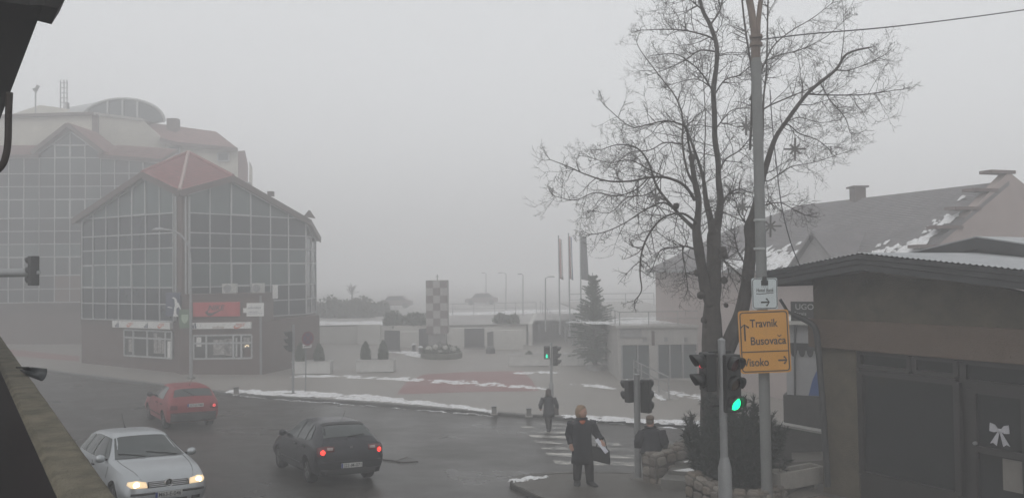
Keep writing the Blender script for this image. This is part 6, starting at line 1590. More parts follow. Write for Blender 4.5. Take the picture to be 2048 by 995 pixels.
        o = m.build(nm, mat, par or root, smooth='all'); sm = o.modifiers.new('s', 'SOLIDIFY'); sm.thickness = .01; sm.offset = 0; return o
    def band(nm, z, y0, y1, front, r_, mat, off=.01, zs=1.0):
        pts = []; n = 16
        for k in range(n + 1): y = lerp(y0, y1, k / n); pts.append(Vector((c.xend(y, z, front) + (off if front else -off), y, z)))
        return MB().tube(pts, r_, 6).build(nm, mat, root, smooth='all')
    def plate(nm, txt, y, z, front):
        x = c.xend(0, z, front) + (.03 if front else -.03); sx = 1 if front else -1
        o = Vector((x, y + sx * -.26, z - .055)); rgt = Vector((0, sx, 0))
        p = MB().obox(o, rgt * .52, Vector((-sx * .012, 0, 0)), (0, 0, .11)).build(nm, m_plate, root)
        MB().obox(o + Vector((sx * .001, 0, .004)), rgt * .045, Vector((sx * .002, 0, 0)), (0, 0, .102)).build('blue_strip', m_pblue, p)
        text_obj('plate_lettering', txt, o + rgt * .065 + Vector((sx * .001, 0, .018)), rgt, (0, 0, 1), .075, m_ink, p, width=.43, depth=.003, bold=.01)
    def mirror(x, z, mat):
        for sgn in (-1, 1):
            y = c.hw(x, z) * sgn; o = MB().lathe((x, y + sgn * .13, z + .03), [(.02, -.1), (.07, -.06), (.085, .02), (.06, .08), (.02, .09)], 10, (0, sgn, .1)).build('wing_mirror', mat, root, smooth='all')
            MB().bar((x, y - sgn * .02, z), (x, y + sgn * .09, z + .02), .05, .04).build('mirror_foot', m_trim, o)
    mirror(spec['mx'], spec['mz'], spec.get('mmat', col))
    for sgn in (-1, 1):
        for hx in spec['handles']:
            y = c.hw(hx, spec['hz']) * sgn; MB().bar((hx - .09, y + sgn * .012, spec['hz']), (hx + .09, y + sgn * .012, spec['hz']), .03, .03).build('door_handle', m_trim, root)
        pts = [Vector((x, sgn * (c.hw(x, .42) + .004), .42)) for x in (wheels['x'][0] + .42, -.4, 0, .4, wheels['x'][1] - .42)]
        MB().tube(pts, .018, 5).build('side_strip', m_trim, root)
        for dx in spec['seams']:
            pts = [Vector((dx + .02 * k, sgn * (c.hw(dx, z) + .001), z)) for k, z in enumerate((.3, .5, .7, .88))]
            MB().tube(pts, .006, 4, False).build('door_seam', m_trim, root)
    for sgn in (-1, 1):      # bonnet and tailgate gaps
        hx = [lerp(spec['wind'][0] + .03, c.st[-1][0] - .12, k / 8) for k in range(9)]
        MB().tube([Vector((x, sgn * lerp(.66, .50, (k / 8) ** 2), c.zt(x, lerp(.66, .50, (k / 8) ** 2)) + .001)) for k, x in enumerate(hx)], .006, 4, False).build('bonnet_gap', m_trim, root)
    ax, ay = spec['ant']; az = c.zt(ax, ay); an = MB().tube([(ax, ay, az), (ax - .18, ay, az + .14), (ax - .34, ay, az + .30)], [.009, .006, .004], 5).build('antenna', m_trim, root)
    MB().lathe((ax, ay, az), [(.02, 0), (.015, .03)], 8).build('antenna_base', m_trim, an)
    return root, c, patch, band, plate
wh = dict(x=(-1.26, 1.25), r=.305, t=.80)
#        x     zb   zbelt ztop  wb   wm   wbelt wtop
G4 = [(-2.07, .42, .70, .74, .60, .74, .66, .60), (-2.03, .30, .80, .90, .72, .82, .74, .66), (-1.93, .26, .90, .97, .78, .855, .80, .70), (-1.78, .24, .93, 1.20, .80, .865, .825, .66), (-1.62, .22, .945, 1.36, .80, .867, .83, .60),
      (-1.35, .2, .95, 1.415, .80, .868, .832, .585), (-.8, .18, .955, 1.44, .80, .868, .832, .585), (-.3, .18, .955, 1.435, .80, .868, .832, .58), (-.02, .18, .955, 1.39, .80, .868, .832, .575), (.25, .18, .955, 1.265, .80, .868, .83, .62), (.55, .18, .95, 1.11, .80, .868, .825, .69), (.82, .18, .94, .985, .80, .866, .815, .75),
      (1.05, .18, .90, .955, .80, .864, .80, .70), (1.4, .2, .85, .915, .79, .86, .78, .66), (1.7, .2, .79, .86, .77, .845, .74, .62), (1.88, .2, .73, .79, .74, .82, .70, .58), (1.98, .21, .68, .72, .70, .78, .66, .54), (2.05, .23, .58, .62, .62, .70, .60, .48), (2.08, .28, .50, .53, .50, .58, .50, .40)]
m_silver = M('silver_paint', (.42, .44, .455), .3, .05, 2, metal=.6)
sp4 = dict(side=[([(-.01, 1.335), (-.2, 1.355), (-.42, 1.365)], [(.60, .985), (.1, .975), (-.42, .975)]), ([(-.48, 1.365), (-.8, 1.37), (-1.05, 1.355)], [(-.48, .975), (-.8, .975), (-1.12, .98)]), ([(-1.11, 1.345), (-1.3, 1.33), (-1.42, 1.30)], [(-1.18, .985), (-1.4, .99), (-1.62, 1.0)])],
           wind=(.78, .02, .70, .545), rear=(-1.82, -1.64, .62, .56), mx=.55, mz=.98, mmat=m_silver, handles=(-.3, -1.0), hz=.80, seams=(.75, -.45), ant=(-1.25, .0))
r4, c4, patch, band, plate = build_car('silver_car', 'silver hatchback with lit headlights driving towards the camera, lower left', G4, m_silver, -7.53, 16.06, -.8693, .91, sp4, wh)
for s in (-1, 1):
    h = patch('headlight', [(s * .40, .585), (s * .42, .685), (s * .58, .72), (s * .72, .70), (s * .745, .645), (s * .68, .59)], True, e_head2)
    y = s * .60; MB().lathe((c4.xend(y, .645) + .018, y, .645), [(.058, 0), (.05, .012), (.005, .02)], 16, (1, 0, 0)).build('beam', e_head, h, smooth='all')
    patch('fog_lamp', [(s * .45, .29), (s * .45, .35), (s * .62, .35), (s * .62, .29)], True, m_trim, .01)
patch('grille', [(-.40, .575), (-.39, .685), (.39, .685), (.40, .575)], True, m_trim, .008)
for z in (.60, .632, .664): band('grille_bar', z, -.37, .37, True, .009, m_chrome, .02)
ex = c4.xend(0, .645) + .03
em = MB().lathe((ex, 0, .645), [(.085, -.01), (.085, .01), (.07, .014)], 22, (1, 0, 0)).build('badge', m_trim, r4)
for k in range(20):
    pass
MB().tube([Vector((ex + .016, .076 * math.cos(t), .645 + .076 * math.sin(t))) for t in [6.283 * j / 20 for j in range(21)]], .010, 5).build('badge_ring', m_chrome, em)
for pts in ([(-.022, .052), (0, .008), (.022, .052)], [(-.05, .03), (-.022, -.045), (0, -.003), (.022, -.045), (.05, .03)]):
    MB().tube([Vector((ex + .016, y * 1.3, .645 + z * 1.3)) for y, z in pts], .009, 5).build('badge_letter', m_chrome, em)
band('bumper_strip', .47, -.70, .70, True, .024, m_trim, .004); patch('lower_grille', [(-.36, .26), (-.36, .34), (.36, .34), (.36, .26)], True, m_trim, .01)
plate('number_plate', 'M63-E-046', 0, .435, True)
for y0, y1 in ((.55, -.05), (-.1, -.6)):
    xw = .775; MB().tube([Vector((lerp(xw, xw - .16, k / 4), lerp(y0, y1, k / 4), c4.zt(lerp(xw, xw - .16, k / 4), lerp(y0, y1, k / 4)) + .02)) for k in range(5)], .009, 5).build('wiper', m_trim, r4)
MB().lathe((.2, 0, 1.2), [(.02, -.1), (.04, -.06), (.04, .06), (.02, .1)], 8, (0, 1, 0)).build('rear_view_mirror', m_trim, r4)
# --- dark hatchback seen from behind
LE = [(-2.08, .40, .66, .70, .56, .70, .60, .54), (-2.04, .26, .80, .88, .70, .80, .72, .62), (-1.95, .24, .92, .99, .77, .85, .79, .68), (-1.80, .23, .95, 1.10, .79, .865, .815, .66), (-1.55, .21, .965, 1.28, .80, .87, .83, .60), (-1.32, .2, .97, 1.385, .80, .871, .832, .575),
      (-.9, .18, .965, 1.43, .80, .871, .832, .57), (-.3, .18, .955, 1.44, .80, .871, .832, .57), (.0, .18, .95, 1.40, .80, .871, .83, .57), (.3, .18, .94, 1.27, .80, .87, .828, .62), (.6, .18, .93, 1.11, .80, .87, .82, .68), (.9, .18, .915, .965, .80, .868, .81, .74),
      (1.15, .18, .88, .93, .80, .865, .795, .70), (1.5, .2, .81, .87, .79, .855, .76, .64), (1.8, .2, .72, .78, .75, .83, .71, .58), (1.98, .22, .62, .68, .68, .76, .64, .5), (2.08, .28, .50, .54, .52, .60, .52, .4)]
m_dark = M('dark_blue_paint', (.020, .021, .026), .25, .12, 2, metal=.3)
spL = dict(side=[([(.0, 1.345), (-.2, 1.365), (-.44, 1.37)], [(.66, .965), (.1, .975), (-.44, .985)]), ([(-.50, 1.37), (-.8, 1.365), (-1.02, 1.345)], [(-.50, .985), (-.8, .99), (-1.08, .995)]), ([(-1.08, 1.335), (-1.18, 1.30), (-1.27, 1.25)], [(-1.14, 1.0), (-1.3, 1.01), (-1.44, 1.04)])],
           wind=(.86, .04, .69, .54), rear=(-1.80, -1.34, .61, .535), mx=.58, mz=.97, mmat=m_dark, handles=(-.32, -1.0), hz=.83, seams=(.78, -.47), ant=(-1.22, -.0))
rL, cL, patch, band, plate = build_car('dark_car', 'dark hatchback with red tail lights lit, driving away in mid road', LE, m_dark, -4.61, 19.34, 2.118, .925, spL, wh)
for s in (-1, 1):
    t = patch('tail_light', [(s * .42, .80), (s * .42, .915), (s * .62, .925), (s * .80, .90), (s * .82, .80), (s * .80, .70), (s * .64, .69), (s * .62, .79)], False, m_tail)
    patch('reverse_lens', [(s * .45, .835), (s * .45, .89), (s * .59, .895), (s * .59, .835)], False, m_clear, .022, t)
    y = s * .70; MB().lathe((cL.xend(y, .79, False) - .015, y, .79), [(.055, 0), (.05, .015), (.005, .022)], 14, (-1, s * .45, 0)).build('lit_lamp', e_tail, t, smooth='all')
band('bumper_edge', .56, -.74, .74, False, .03, m_dark, .0); patch('bumper_lower', [(-.74, .26), (-.74, .40), (.74, .40), (.74, .26)], False, m_trim, .006)
plate('number_plate', 'J21-M-071', .0, .47, False)
xe = cL.xend(0, .88, False) - .012; MB().obox((xe, -.04, .855), (0, .08, 0), (-.006, 0, 0), (0, 0, .055)).build('badge', m_chrome, rL)
MB().tube([Vector((lerp(-1.82, -1.76, k / 4), lerp(.0, -.42, k / 4), cL.zt(lerp(-1.82, -1.76, k / 4), lerp(.0, -.42, k / 4)) + .025)) for k in range(5)], .011, 5).build('rear_wiper', m_trim, rL)
sp_ = MB()
for k in range(12):
    y0, y1 = lerp(-.52, .52, k / 12), lerp(-.52, .52, (k + 1) / 12); z0, z1 = cL.zt(-1.30, y0) + .012, cL.zt(-1.30, y1) + .012
    sp_.hexa([(-1.42, y0, z0 - .055), (-1.28, y0, z0 - .01), (-1.28, y1, z1 - .01), (-1.42, y1, z1 - .055), (-1.42, y0, z0 - .03), (-1.28, y0, z0 + .008), (-1.28, y1, z1 + .008), (-1.42, y1, z1 - .03)])
sp_.build('spoiler', m_trim, rL, clean=True)
# --- red hatchback
G3 = [(-1.99, .40, .68, .72, .58, .72, .66, .60), (-1.96, .27, .80, .90, .70, .79, .74, .68), (-1.90, .25, .91, .98, .76, .825, .79, .70), (-1.80, .24, .93, 1.16, .77, .835, .80, .66), (-1.66, .22, .935, 1.35, .775, .84, .805, .60),
      (-1.4, .2, .935, 1.40, .775, .842, .808, .58), (-.8, .18, .935, 1.425, .775, .842, .808, .575), (-.25, .18, .93, 1.415, .775, .842, .806, .57), (0, .18, .925, 1.37, .775, .842, .805, .565), (.3, .18, .92, 1.22, .775, .84, .80, .61), (.55, .18, .915, 1.09, .775, .84, .80, .66), (.85, .18, .90, .95, .775, .838, .79, .70),
      (1.2, .19, .87, .92, .77, .835, .77, .68), (1.6, .2, .82, .87, .75, .825, .75, .64), (1.85, .2, .74, .80, .72, .80, .71, .58), (1.97, .24, .62, .66, .66, .73, .64, .5), (2.02, .3, .5, .53, .54, .62, .54, .42)]
m_redp = M('red_paint', (.21, .020, .026), .35, .12, 2)
sp3 = dict(side=[([(-.02, 1.315), (-.2, 1.33), (-.44, 1.34)], [(.56, .95), (.1, .95), (-.44, .955)]), ([(-.50, 1.34), (-.8, 1.345), (-1.1, 1.33)], [(-.50, .955), (-.8, .96), (-1.2, .97)])],
           wind=(.80, .03, .66, .53), rear=(-1.84, -1.68, .63, .57), mx=.52, mz=.95, mmat=m_trim, handles=(-.3, -1.0), hz=.80, seams=(.75, -.47), ant=(-1.3, 0))
r3, c3_, patch, band, plate = build_car('red_car', 'old red hatchback with one tail light lit, turning past the glass building', G3, m_redp, -12.25, 29.4, 2.185, 1.03, sp3, dict(x=(-1.24, 1.22), r=.29, t=.775))
for s in (-1, 1):
    t = patch('tail_light', [(s * .52, .68), (s * .52, .82), (s * .74, .83), (s * .76, .68)], False, m_tail)
    if s < 0: MB().lathe((c3_.xend(-.66, .76, False) - .015, -.66, .76), [(.06, 0), (.05, .015), (.005, .02)], 12, (-1, -.3, 0)).build('lit_lamp', e_tail_dim, t)
band('bumper_edge', .56, -.74, .74, False, .02, m_trim, .004); patch('bumper_lower', [(-.72, .28), (-.72, .54), (.72, .54), (.72, .28)], False, m_trim, .012)
plate('number_plate', 'J57-E-940', -.05, .80, False)
MB().tube([Vector((lerp(-1.85, -1.70, k / 4), lerp(-.02, .34, k / 4), c3_.zt(lerp(-1.85, -1.70, k / 4), lerp(-.02, .34, k / 4)) + .03)) for k in range(5)], .012, 5).build('rear_wiper', m_trim, r3)
# ================================================================ people
random.seed(61)
m_skin = M('skin', (.40, .23, .17), .6, .1, 6); m_coat = M('dark_coat', (.016, .017, .022), .85, .3, 6, .3, bscale=40); m_trous = M('dark_trousers', (.022, .020, .020), .85, .3, 6, .2)
m_shoe = M('black_shoe', (.012, .012, .012), .45, .2, 8); m_hair = M('ginger_hair', (.225, .15, .092), .6, .35, 14, .4); m_scarf = M('rust_scarf', (.42, .12, .06), .8, .2, 8); m_hair2 = M('cap_tweed', (.17, .13, .10), .9, .35, 20, .3)
def frames(rings):
    pass
def loft(mb, rings, n=16, cap=True):
    """rings: (centre, half-width vector, half-depth vector)"""
    i0 = len(mb.v)
    for c, a, b in rings:
        for j in range(n):
            t = 6.283185 * j / n; mb.v.append(Vector(c) + Vector(a) * math.cos(t) + Vector(b) * math.sin(t))
    for k in range(len(rings) - 1):
        for j in range(n): q = i0 + k * n; mb.f.append((q + j, q + (j + 1) % n, q + n + (j + 1) % n, q + n + j))
    if cap: mb.f.append(tuple(i0 + j for j in range(n - 1, -1, -1))); e = i0 + (len(rings) - 1) * n; mb.f.append(tuple(e + j for j in range(n)))
    return mb
def skin_body(name, verts, edges, radii, mat, root):
    me = bpy.data.meshes.new(name); me.from_pydata([Vector(v) for v in verts], edges, []); me.update()
    o = bpy.data.objects.new(name, me); COL.objects.link(o); o.parent = root; ORG[o.name] = Vector()
    sk = o.modifiers.new('skin', 'SKIN'); 
    for i, r_ in enumerate(radii):
        q = me.skin_vertices[0].data[i]; q.radius = (r_, r_) if not hasattr(r_, '__len__') else r_; q.use_root = (i == 0)
    sb = o.modifiers.new('sub', 'SUBSURF'); sb.levels = 1; sb.render_levels = 2
    bpy.context.view_layer.update(); dg = bpy.context.evaluated_depsgraph_get(); m2 = bpy.data.meshes.new_from_object(o.evaluated_get(dg)); o.modifiers.clear(); o.data = m2
    m2.materials.clear(); m2.materials.append(mat); m2.polygons.foreach_set('use_smooth', [True] * len(m2.polygons)); return o
def person(label, loc, yaw, H, pose, hair, cap=None, coat_len=.48, coat_mat=None, headyaw=0.0, scarf=None, hood=False, stoop=0.0, trous=True, wide=1.0):
    """local axes: x = person's left, y = forward, z up; unit height scaled by H"""
    root = bpy.data.objects.new('person', None); COL.objects.link(root); ORG[root.name] = Vector(); root['label'] = label; root['category'] = 'person'; root['group'] = 'people at the crossing'
    root.location = loc; root.rotation_euler = (0, 0, yaw); root.scale = (H * wide, H * (1 + (wide - 1) * .6), H)
    cm = coat_mat or m_coat; sf = stoop
    pel = Vector((0, 0, .52)); chest = Vector((0, .02 + sf * .5, .72)); neck = Vector((0, .02 + sf, .835)); head = Vector((0, .035 + sf * 1.3, .925))
    V_ = [pel, (0, .01, .62), chest, neck, head + Vector((0, -.01, -.03)), head + Vector((0, 0, .02)), head + Vector((0, -.005, .055))]
    Rr = [.08, .075, .078, .032, .044, .05, .032]; E = [(0, 1), (1, 2), (2, 3), (3, 4), (4, 5), (5, 6)]
    joints = {}
    for s, nm in ((1, 'l'), (-1, 'r')):
        sh = Vector((s * .105, .0 + sf * .8, .80)); el, wr = Vector(pose['el' + nm]), Vector(pose['wr' + nm]); d = (wr - el).normalized()
        i = len(V_); V_ += [sh, el, wr, wr + d * .03]; Rr += [.026, .024, .019, (.022, .013)]; E += [(2, i), (i, i + 1), (i + 1, i + 2), (i + 2, i + 3)]
        palm = wr + d * .035; sd_ = d.cross(Vector((0, 1, 0))); sd_ = sd_.normalized() if sd_.length > .1 else Vector((0, 0, 1)); bend = d.cross(sd_).normalized() * pose.get('curl', .35)
        for k in range(4):     # four fingers
            o = palm + sd_ * (.016 * (k - 1.5) * .62); L = (.040, .046, .043, .034)[k]; j = len(V_)
            V_ += [o + d * .012 + sd_ * .003 * (k - 1.5), o + d * (.012 + L * .5) + bend * .008, o + d * (.012 + L * .85) + bend * .03]; Rr += [.0058, .0052, .0042]; E += [(i + 3, j), (j, j + 1), (j + 1, j + 2)]
        j = len(V_); V_ += [wr + d * .02 + sd_ * .02, wr + d * .042 + sd_ * .03 + bend * .015]; Rr += [.0068, .0052]; E += [(i + 3, j), (j, j + 1)]
        hp = Vector((s * .05, 0, .50)); kn, an, toe = Vector(pose['kn' + nm]), Vector(pose['an' + nm]), Vector(pose['toe' + nm]); k = len(V_)
        V_ += [hp, kn, an, toe]; Rr += [.058, .036, .020, .012]; E += [(0, k), (k, k + 1), (k + 1, k + 2), (k + 2, k + 3)]
        joints[nm] = (sh, el, wr, hp, kn, an, toe)
    skin_body('body', V_, E, Rr, m_skin, root)
    # face
    hf = Matrix.Diagonal((1.08 / wide, 1.08 / (1 + (wide - 1) * .6), 1)) @ Matrix.Rotation(headyaw, 3, 'Z'); hc = head + Vector((0, 0, .015))
    hd = MB(); 
    prof = [(-.072, .018, .022, .012), (-.062, .034, .04, .006), (-.035, .046, .054, .002), (0, .050, .060, 0), (.03, .0505, .060, -.002), (.055, .044, .052, -.004), (.07, .026, .032, -.005), (.076, .006, .008, -.005)]
    loft(hd, [(hc + hf @ Vector((0, o, z)), hf @ Vector((a, 0, 0)), hf @ Vector((0, b, 0))) for z, a, b, o in prof], 16)
    if not hood or True:
        hd.v  # nose, ears and lips are raised from the same head surface
    ho_ = hd.build('head', m_skin, root, smooth='all', clean=True)
    f = hf @ Vector((0, 1, 0)); sx = hf @ Vector((1, 0, 0)); z = Vector((0, 0, 1))
    MB().prism([hc + f * .058 + z * .014, hc + f * .058 - sx * .012 - z * .014, hc + f * .058 + sx * .012 - z * .014], f * .006).v
    ns = MB(); tip = hc + f * .075 - z * .012; ns.poly([hc + f * .056 + z * .014, hc + f * .056 - sx * .010 - z * .015, tip]); ns.poly([hc + f * .056 + z * .014, tip, hc + f * .056 + sx * .010 - z * .015]); ns.poly([hc + f * .056 - sx * .010 - z * .015, hc + f * .056 + sx * .010 - z * .015, tip]); ns.build('nose', m_skin, ho_)
    for s in (-1, 1):
        MB().lathe(hc + f * .0535 + sx * s * .02 + z * .006, [(.0075, 0), (.006, .003), (.001, .004)], 8, f).build('eye', m_ink, ho_); MB().lathe(hc + sx * s * .049 - z * .002, [(.012, -.004), (.015, .002), (.008, .006)], 8, sx * s + f * .2).build('ear', m_skin, ho_)
    MB().bar(hc + f * .054 - sx * .014 - z * .035, hc + f * .054 + sx * .014 - z * .035, .005, .006).build('mouth', M('lips', (.28, .09, .08), .5), ho_)
    # clothing: coat body, sleeves, collar
    hem = .52 * (1 - coat_len) + .02; ct = MB(); wd = pose.get('flare', 1.0)
    ringsC = [((0, 0, hem), (.125 * wd, 0, 0), (0, .098, 0)), ((0, .0, lerp(hem, .56, .5)), (.118, 0, 0), (0, .096, 0)), ((0, 0, .56), (.112, 0, 0), (0, .09, 0)), ((0, .005 + sf * .2, .63), (.108, 0, 0), (0, .088, 0)), ((0, .01 + sf * .5, .72), (.122, 0, 0), (0, .092, 0)), ((0, .01 + sf * .7, .785), (.13, 0, 0), (0, .082, 0)), ((0, .012 + sf * .85, .82), (.095, 0, 0), (0, .064, 0)), ((0, .018 + sf * .95, .85), (.05, 0, 0), (0, .05, 0)), ((0, .022 + sf, .868), (.048, 0, 0), (0, .05, 0))]
    loft(ct, [(Vector(c), Vector(a), Vector(b)) for c, a, b in ringsC], 20)
    co_ = ct.build('coat', cm, root, smooth='all', clean=True)
    for v in co_.data.vertices:     # folds in the cloth
        k = noise.noise(Vector((v.co.x * 22, v.co.y * 22, v.co.z * 7 + H * 9))); n_ = Vector((v.co.x, v.co.y, 0)); v.co += n_ * .09 * k
    for nm in 'lr':
        sh, el, wr, *_ = joints[nm]; s = MB(); e = lerp(el, wr, .94)
        P = smooth_line([sh + Vector((0, 0, .004)), sh.lerp(el, .5), el, el.lerp(wr, .5), e], 3); n = len(P)
        s.tube(P, [lerp(.056, .037, i / (n - 1)) * (1 + .06 * math.sin(i * 2.3)) for i in range(n)], 12); s.build('sleeve', cm, root, smooth='all')
        _, _, _, hp, kn, an, toe = joints[nm]; t = MB(); P = smooth_line([hp + Vector((0, 0, .02)), hp.lerp(kn, .5), kn, kn.lerp(an, .6), an - (an - kn).normalized() * .012], 3); n = len(P)
        t.tube(P, [lerp(.066, .043, i / (n - 1)) for i in range(n)], 12); t.build('trouser_leg', m_trous, root, smooth='all')
        d = (toe - an); d.z = 0; d.normalize(); q = d.cross(Vector((0, 0, 1))); b0 = Vector((an.x, an.y, min(an.z, toe.z) - .028)); z0 = max(0, b0.z)
        hl = Vector((an.x, an.y, 0)) - d * .03; sh_ = MB(); 
        ring = [(-.015, .02, .06), (.0, .036, .085), (.03, .038, .088), (.06, .038, .07), (.09, .04, .048), (.125, .038, .036), (.15, .026, .026), (.16, .01, .014)]
        loft(sh_, [(hl + d * x + Vector((0, 0, z0 + h / 2)), q * a, Vector((0, 0, h / 2))) for x, a, h in ring], 10); sh_.build('shoe', m_shoe, root, smooth='all')
    MB().tube([Vector((.052 * math.cos(t), .02 + sf + .05 * math.sin(t), .856)) for t in [6.283 * j / 14 for j in range(15)]], .017, 8).build('collar', cm, root, smooth='all')
    if scarf:
        sc_ = MB(); loft(sc_, [(neck + Vector((0, .03, -.045)), Vector((.03, 0, 0)), Vector((0, .04, 0))), (neck + Vector((0, .022, -.005)), Vector((.042, 0, 0)), Vector((0, .047, 0))), (neck + Vector((0, .018, .02)), Vector((.036, 0, 0)), Vector((0, .04, 0)))], 14); sc_.build('scarf', scarf, root, smooth='all')
    if hair:
        hr = MB(); c = hc + f * -.018
        loft(hr, [(c + f * -.012 + z * -.075, sx * .046, f * .038), (c + f * -.012 - z * .04, sx * .060, f * .05), (c + f * -.008 + z * .0, sx * .0615, f * .056), (c + f * .0 + z * .035, sx * .060, f * .061), (c + f * .006 + z * .062, sx * .052, f * .058), (c + f * .004 + z * .085, sx * .034, f * .04), (c + z * .094, sx * .008, f * .01)], 18)
        ob = hr.build('hair', hair, root, smooth='all', clean=True)
        for v in ob.data.vertices:
            fw = (v.co - hc).dot(f)
            if fw > .035 and v.co.z < hc.z + .04: v.co -= f * (fw - .035)
            v.co += (v.co - hc) * .10 * noise.noise(v.co * 38)
    if cap:
        cp_ = MB(); loft(cp_, [(hc + z * .022 - f * .004, sx * .057, f * .066), (hc + z * .045 - f * .004, sx * .060, f * .070), (hc + z * .07, sx * .054, f * .062), (hc + z * .085, sx * .03, f * .036), (hc + z * .088, sx * .005, f * .006)], 16); cp_.build('cap', cap, root, smooth='all')
        MB().prism([hc + z * .03 + f * .055 - sx * .04, hc + z * .026 + f * .095 - sx * .022, hc + z * .026 + f * .095 + sx * .022, hc + z * .03 + f * .055 + sx * .04], z * .008).build('cap_peak', cap, root)
        nb = MB(); loft(nb, [(hc - z * .045 - f * .012, sx * .046, f * .046), (hc - z * .01 - f * .012, sx * .053, f * .056), (hc + z * .025 - f * .01, sx * .054, f * .056)], 14); nb.build('grey_hair', M('grey_hair', (.15, .13, .11), .8, .3, 20), root, smooth='all')
    if hood:
        hh = MB(); loft(hh, [(hc - z * .085 - f * .015, sx * .075, f * .07), (hc - z * .04 - f * .02, sx * .064, f * .066), (hc + z * .02 - f * .015, sx * .062, f * .068), (hc + z * .06 - f * .012, sx * .05, f * .058), (hc + z * .088 - f * .01, sx * .02, f * .026)], 16); hh.build('hood', hood, root, smooth='all')
    return root
WALK = dict(ell=(.165, -.02, .64), wrl=(.18, .05, .52), elr=(-.165, -.03, .64), wrr=(-.175, .03, .51), knl=(.055, .02, .285), anl=(.06, .0, .05), toel=(.065, .09, .02), knr=(-.055, .01, .285), anr=(-.06, -.01, .05), toer=(-.07, .08, .02))
# woman in front: faces the camera, turned to her left, bag on her left arm
pw = dict(WALK); pw.update(elr=(-.165, -.01, .66), wrr=(-.205, .07, .575), ell=(.138, -.035, .65), wrl=(.125, .02, .525), knr=(-.07, .03, .285), anr=(-.08, .035, .045), toer=(-.12, .115, .02), knl=(.05, .0, .285), anl=(.055, -.03, .05), toel=(.07, .055, .02), flare=1.02)
wl_ = gnd(1165, 968, .115)
person('woman with short ginger hair in a long black coat, carrying a bag and papers', wl_, R(180) + .10, 1.66, pw, m_hair, coat_len=.50, headyaw=-R(-48), scarf=m_scarf, wide=1.16)
# her handbag and the rolled white papers
def loc2w(p, base, yaw, H): return Vector(base) + Matrix.Rotation(yaw, 3, 'Z') @ Vector(p) * H
Wp = lambda p: loc2w((p[0] * -1.16, p[1] * 1.1, p[2]), wl_, R(180) + .10, 1.66)
bgc = Wp((.235, .03, .40)); bag = thing('handbag', bgc - Vector((0, 0, .2)), 'black leather shopping bag hanging from the arm of the woman in front', 'bag')
MB().hexa([bgc + Vector(p) for p in ((-.26, -.07, -.13), (.15, -.06, -.24), (.15, .07, -.24), (-.26, .06, -.13), (-.24, -.03, .17), (.14, -.03, .08), (.14, .03, .08), (-.24, .03, .17))]).build('bag_body', m_shoe, bag, bevel=.03)
for dy in (-.03, .03): MB().tube(smooth_line([bgc + Vector((-.15, dy, .14)), bgc + Vector((-.06, dy * .4, .34)), bgc + Vector((.02, dy * .4, .33)), bgc + Vector((.08, dy, .1))], 5), .009, 6).build('strap', m_shoe, bag, smooth='all')
pA_, pB_ = Wp((.15, .085, .60)), Wp((.262, .10, .425))
pr_ = thing('paper_roll', pB_, 'white folded papers held under the arm of the woman in front', 'papers')
ax_ = (pB_ - pA_).normalized(); sd_ = ax_.cross(Vector((0, 1, 0))).normalized()
for k in range(3): MB().obox(pA_ + Vector((0, -.012 * k, 0)) - sd_ * .04, ax_ * ((pB_ - pA_).length * (1 - .05 * k)), sd_ * (.08 - .012 * k), Vector((0, -.01, 0))).build('sheet', M('white_paper', (.72, .73, .80), .6, .04), pr_)
# man in black seen from behind beside the signal pole
pm_ = dict(WALK); pm_.update(ell=(.142, -.02, .655), wrl=(.14, .05, .545), elr=(-.142, -.01, .655), wrr=(-.145, .05, .545), knl=(.06, .07, .29), anl=(.06, .05, .05), knr=(-.05, -.01, .285), anr=(-.05, -.08, .06), toel=(.065, .14, .02), toer=(-.055, .01, .025), flare=1.08)
mb_ = gnd(1298, 972, .0); mb_ = G(at(1303, 900, 18.0).x, 18.0, .0)
person('stocky man in a black jacket and tweed cap, seen from behind at the signal pole', mb_, R(-4), 1.47, pm_, None, cap=m_hair2, coat_len=.10, stoop=.06, headyaw=R(-15), wide=1.4)
# pedestrian on the far side of the crossing
pf = dict(WALK); pf.update(knl=(.02, .04, .285), anl=(.012, .05, .05), toel=(.01, .14, .02), knr=(-.03, -.03, .285), anr=(-.02, -.1, .07), toer=(-.02, -.02, .03), elr=(-.17, .0, .64), wrr=(-.165, .07, .55))
fl_ = gnd(1098, 862, .0)
person('pedestrian in a dark hooded coat walking away over the zebra crossing', fl_, R(3), 1.43, pf, None, coat_len=.34, hood=M('brown_hood', (.06, .042, .038), .9, .2, 8), coat_mat=M('slate_coat', (.022, .023, .027), .85, .2, 6), wide=1.15)
hb = fl_ + Vector((.26, .02, .72)); bg2 = thing('shoulder_bag', hb - Vector((0, 0, .18)), 'small dark shoulder bag carried by the pedestrian on the crossing', 'bag')
MB().hexa([hb + Vector(p) for p in ((-.1, -.06, -.16), (.09, -.06, -.16), (.09, .06, -.16), (-.1, .06, -.16), (-.07, -.03, .12), (.06, -.03, .12), (.06, .03, .12), (-.07, .03, .12))]).build('bag_body', M('brown_leather', (.04, .03, .025), .6), bg2, bevel=.02)
MB().tube([hb + Vector((-.05, 0, .1)), hb + Vector((-.08, .0, .45)), hb + Vector((.04, 0, .1))], .012, 6).build('strap', m_shoe, bg2)
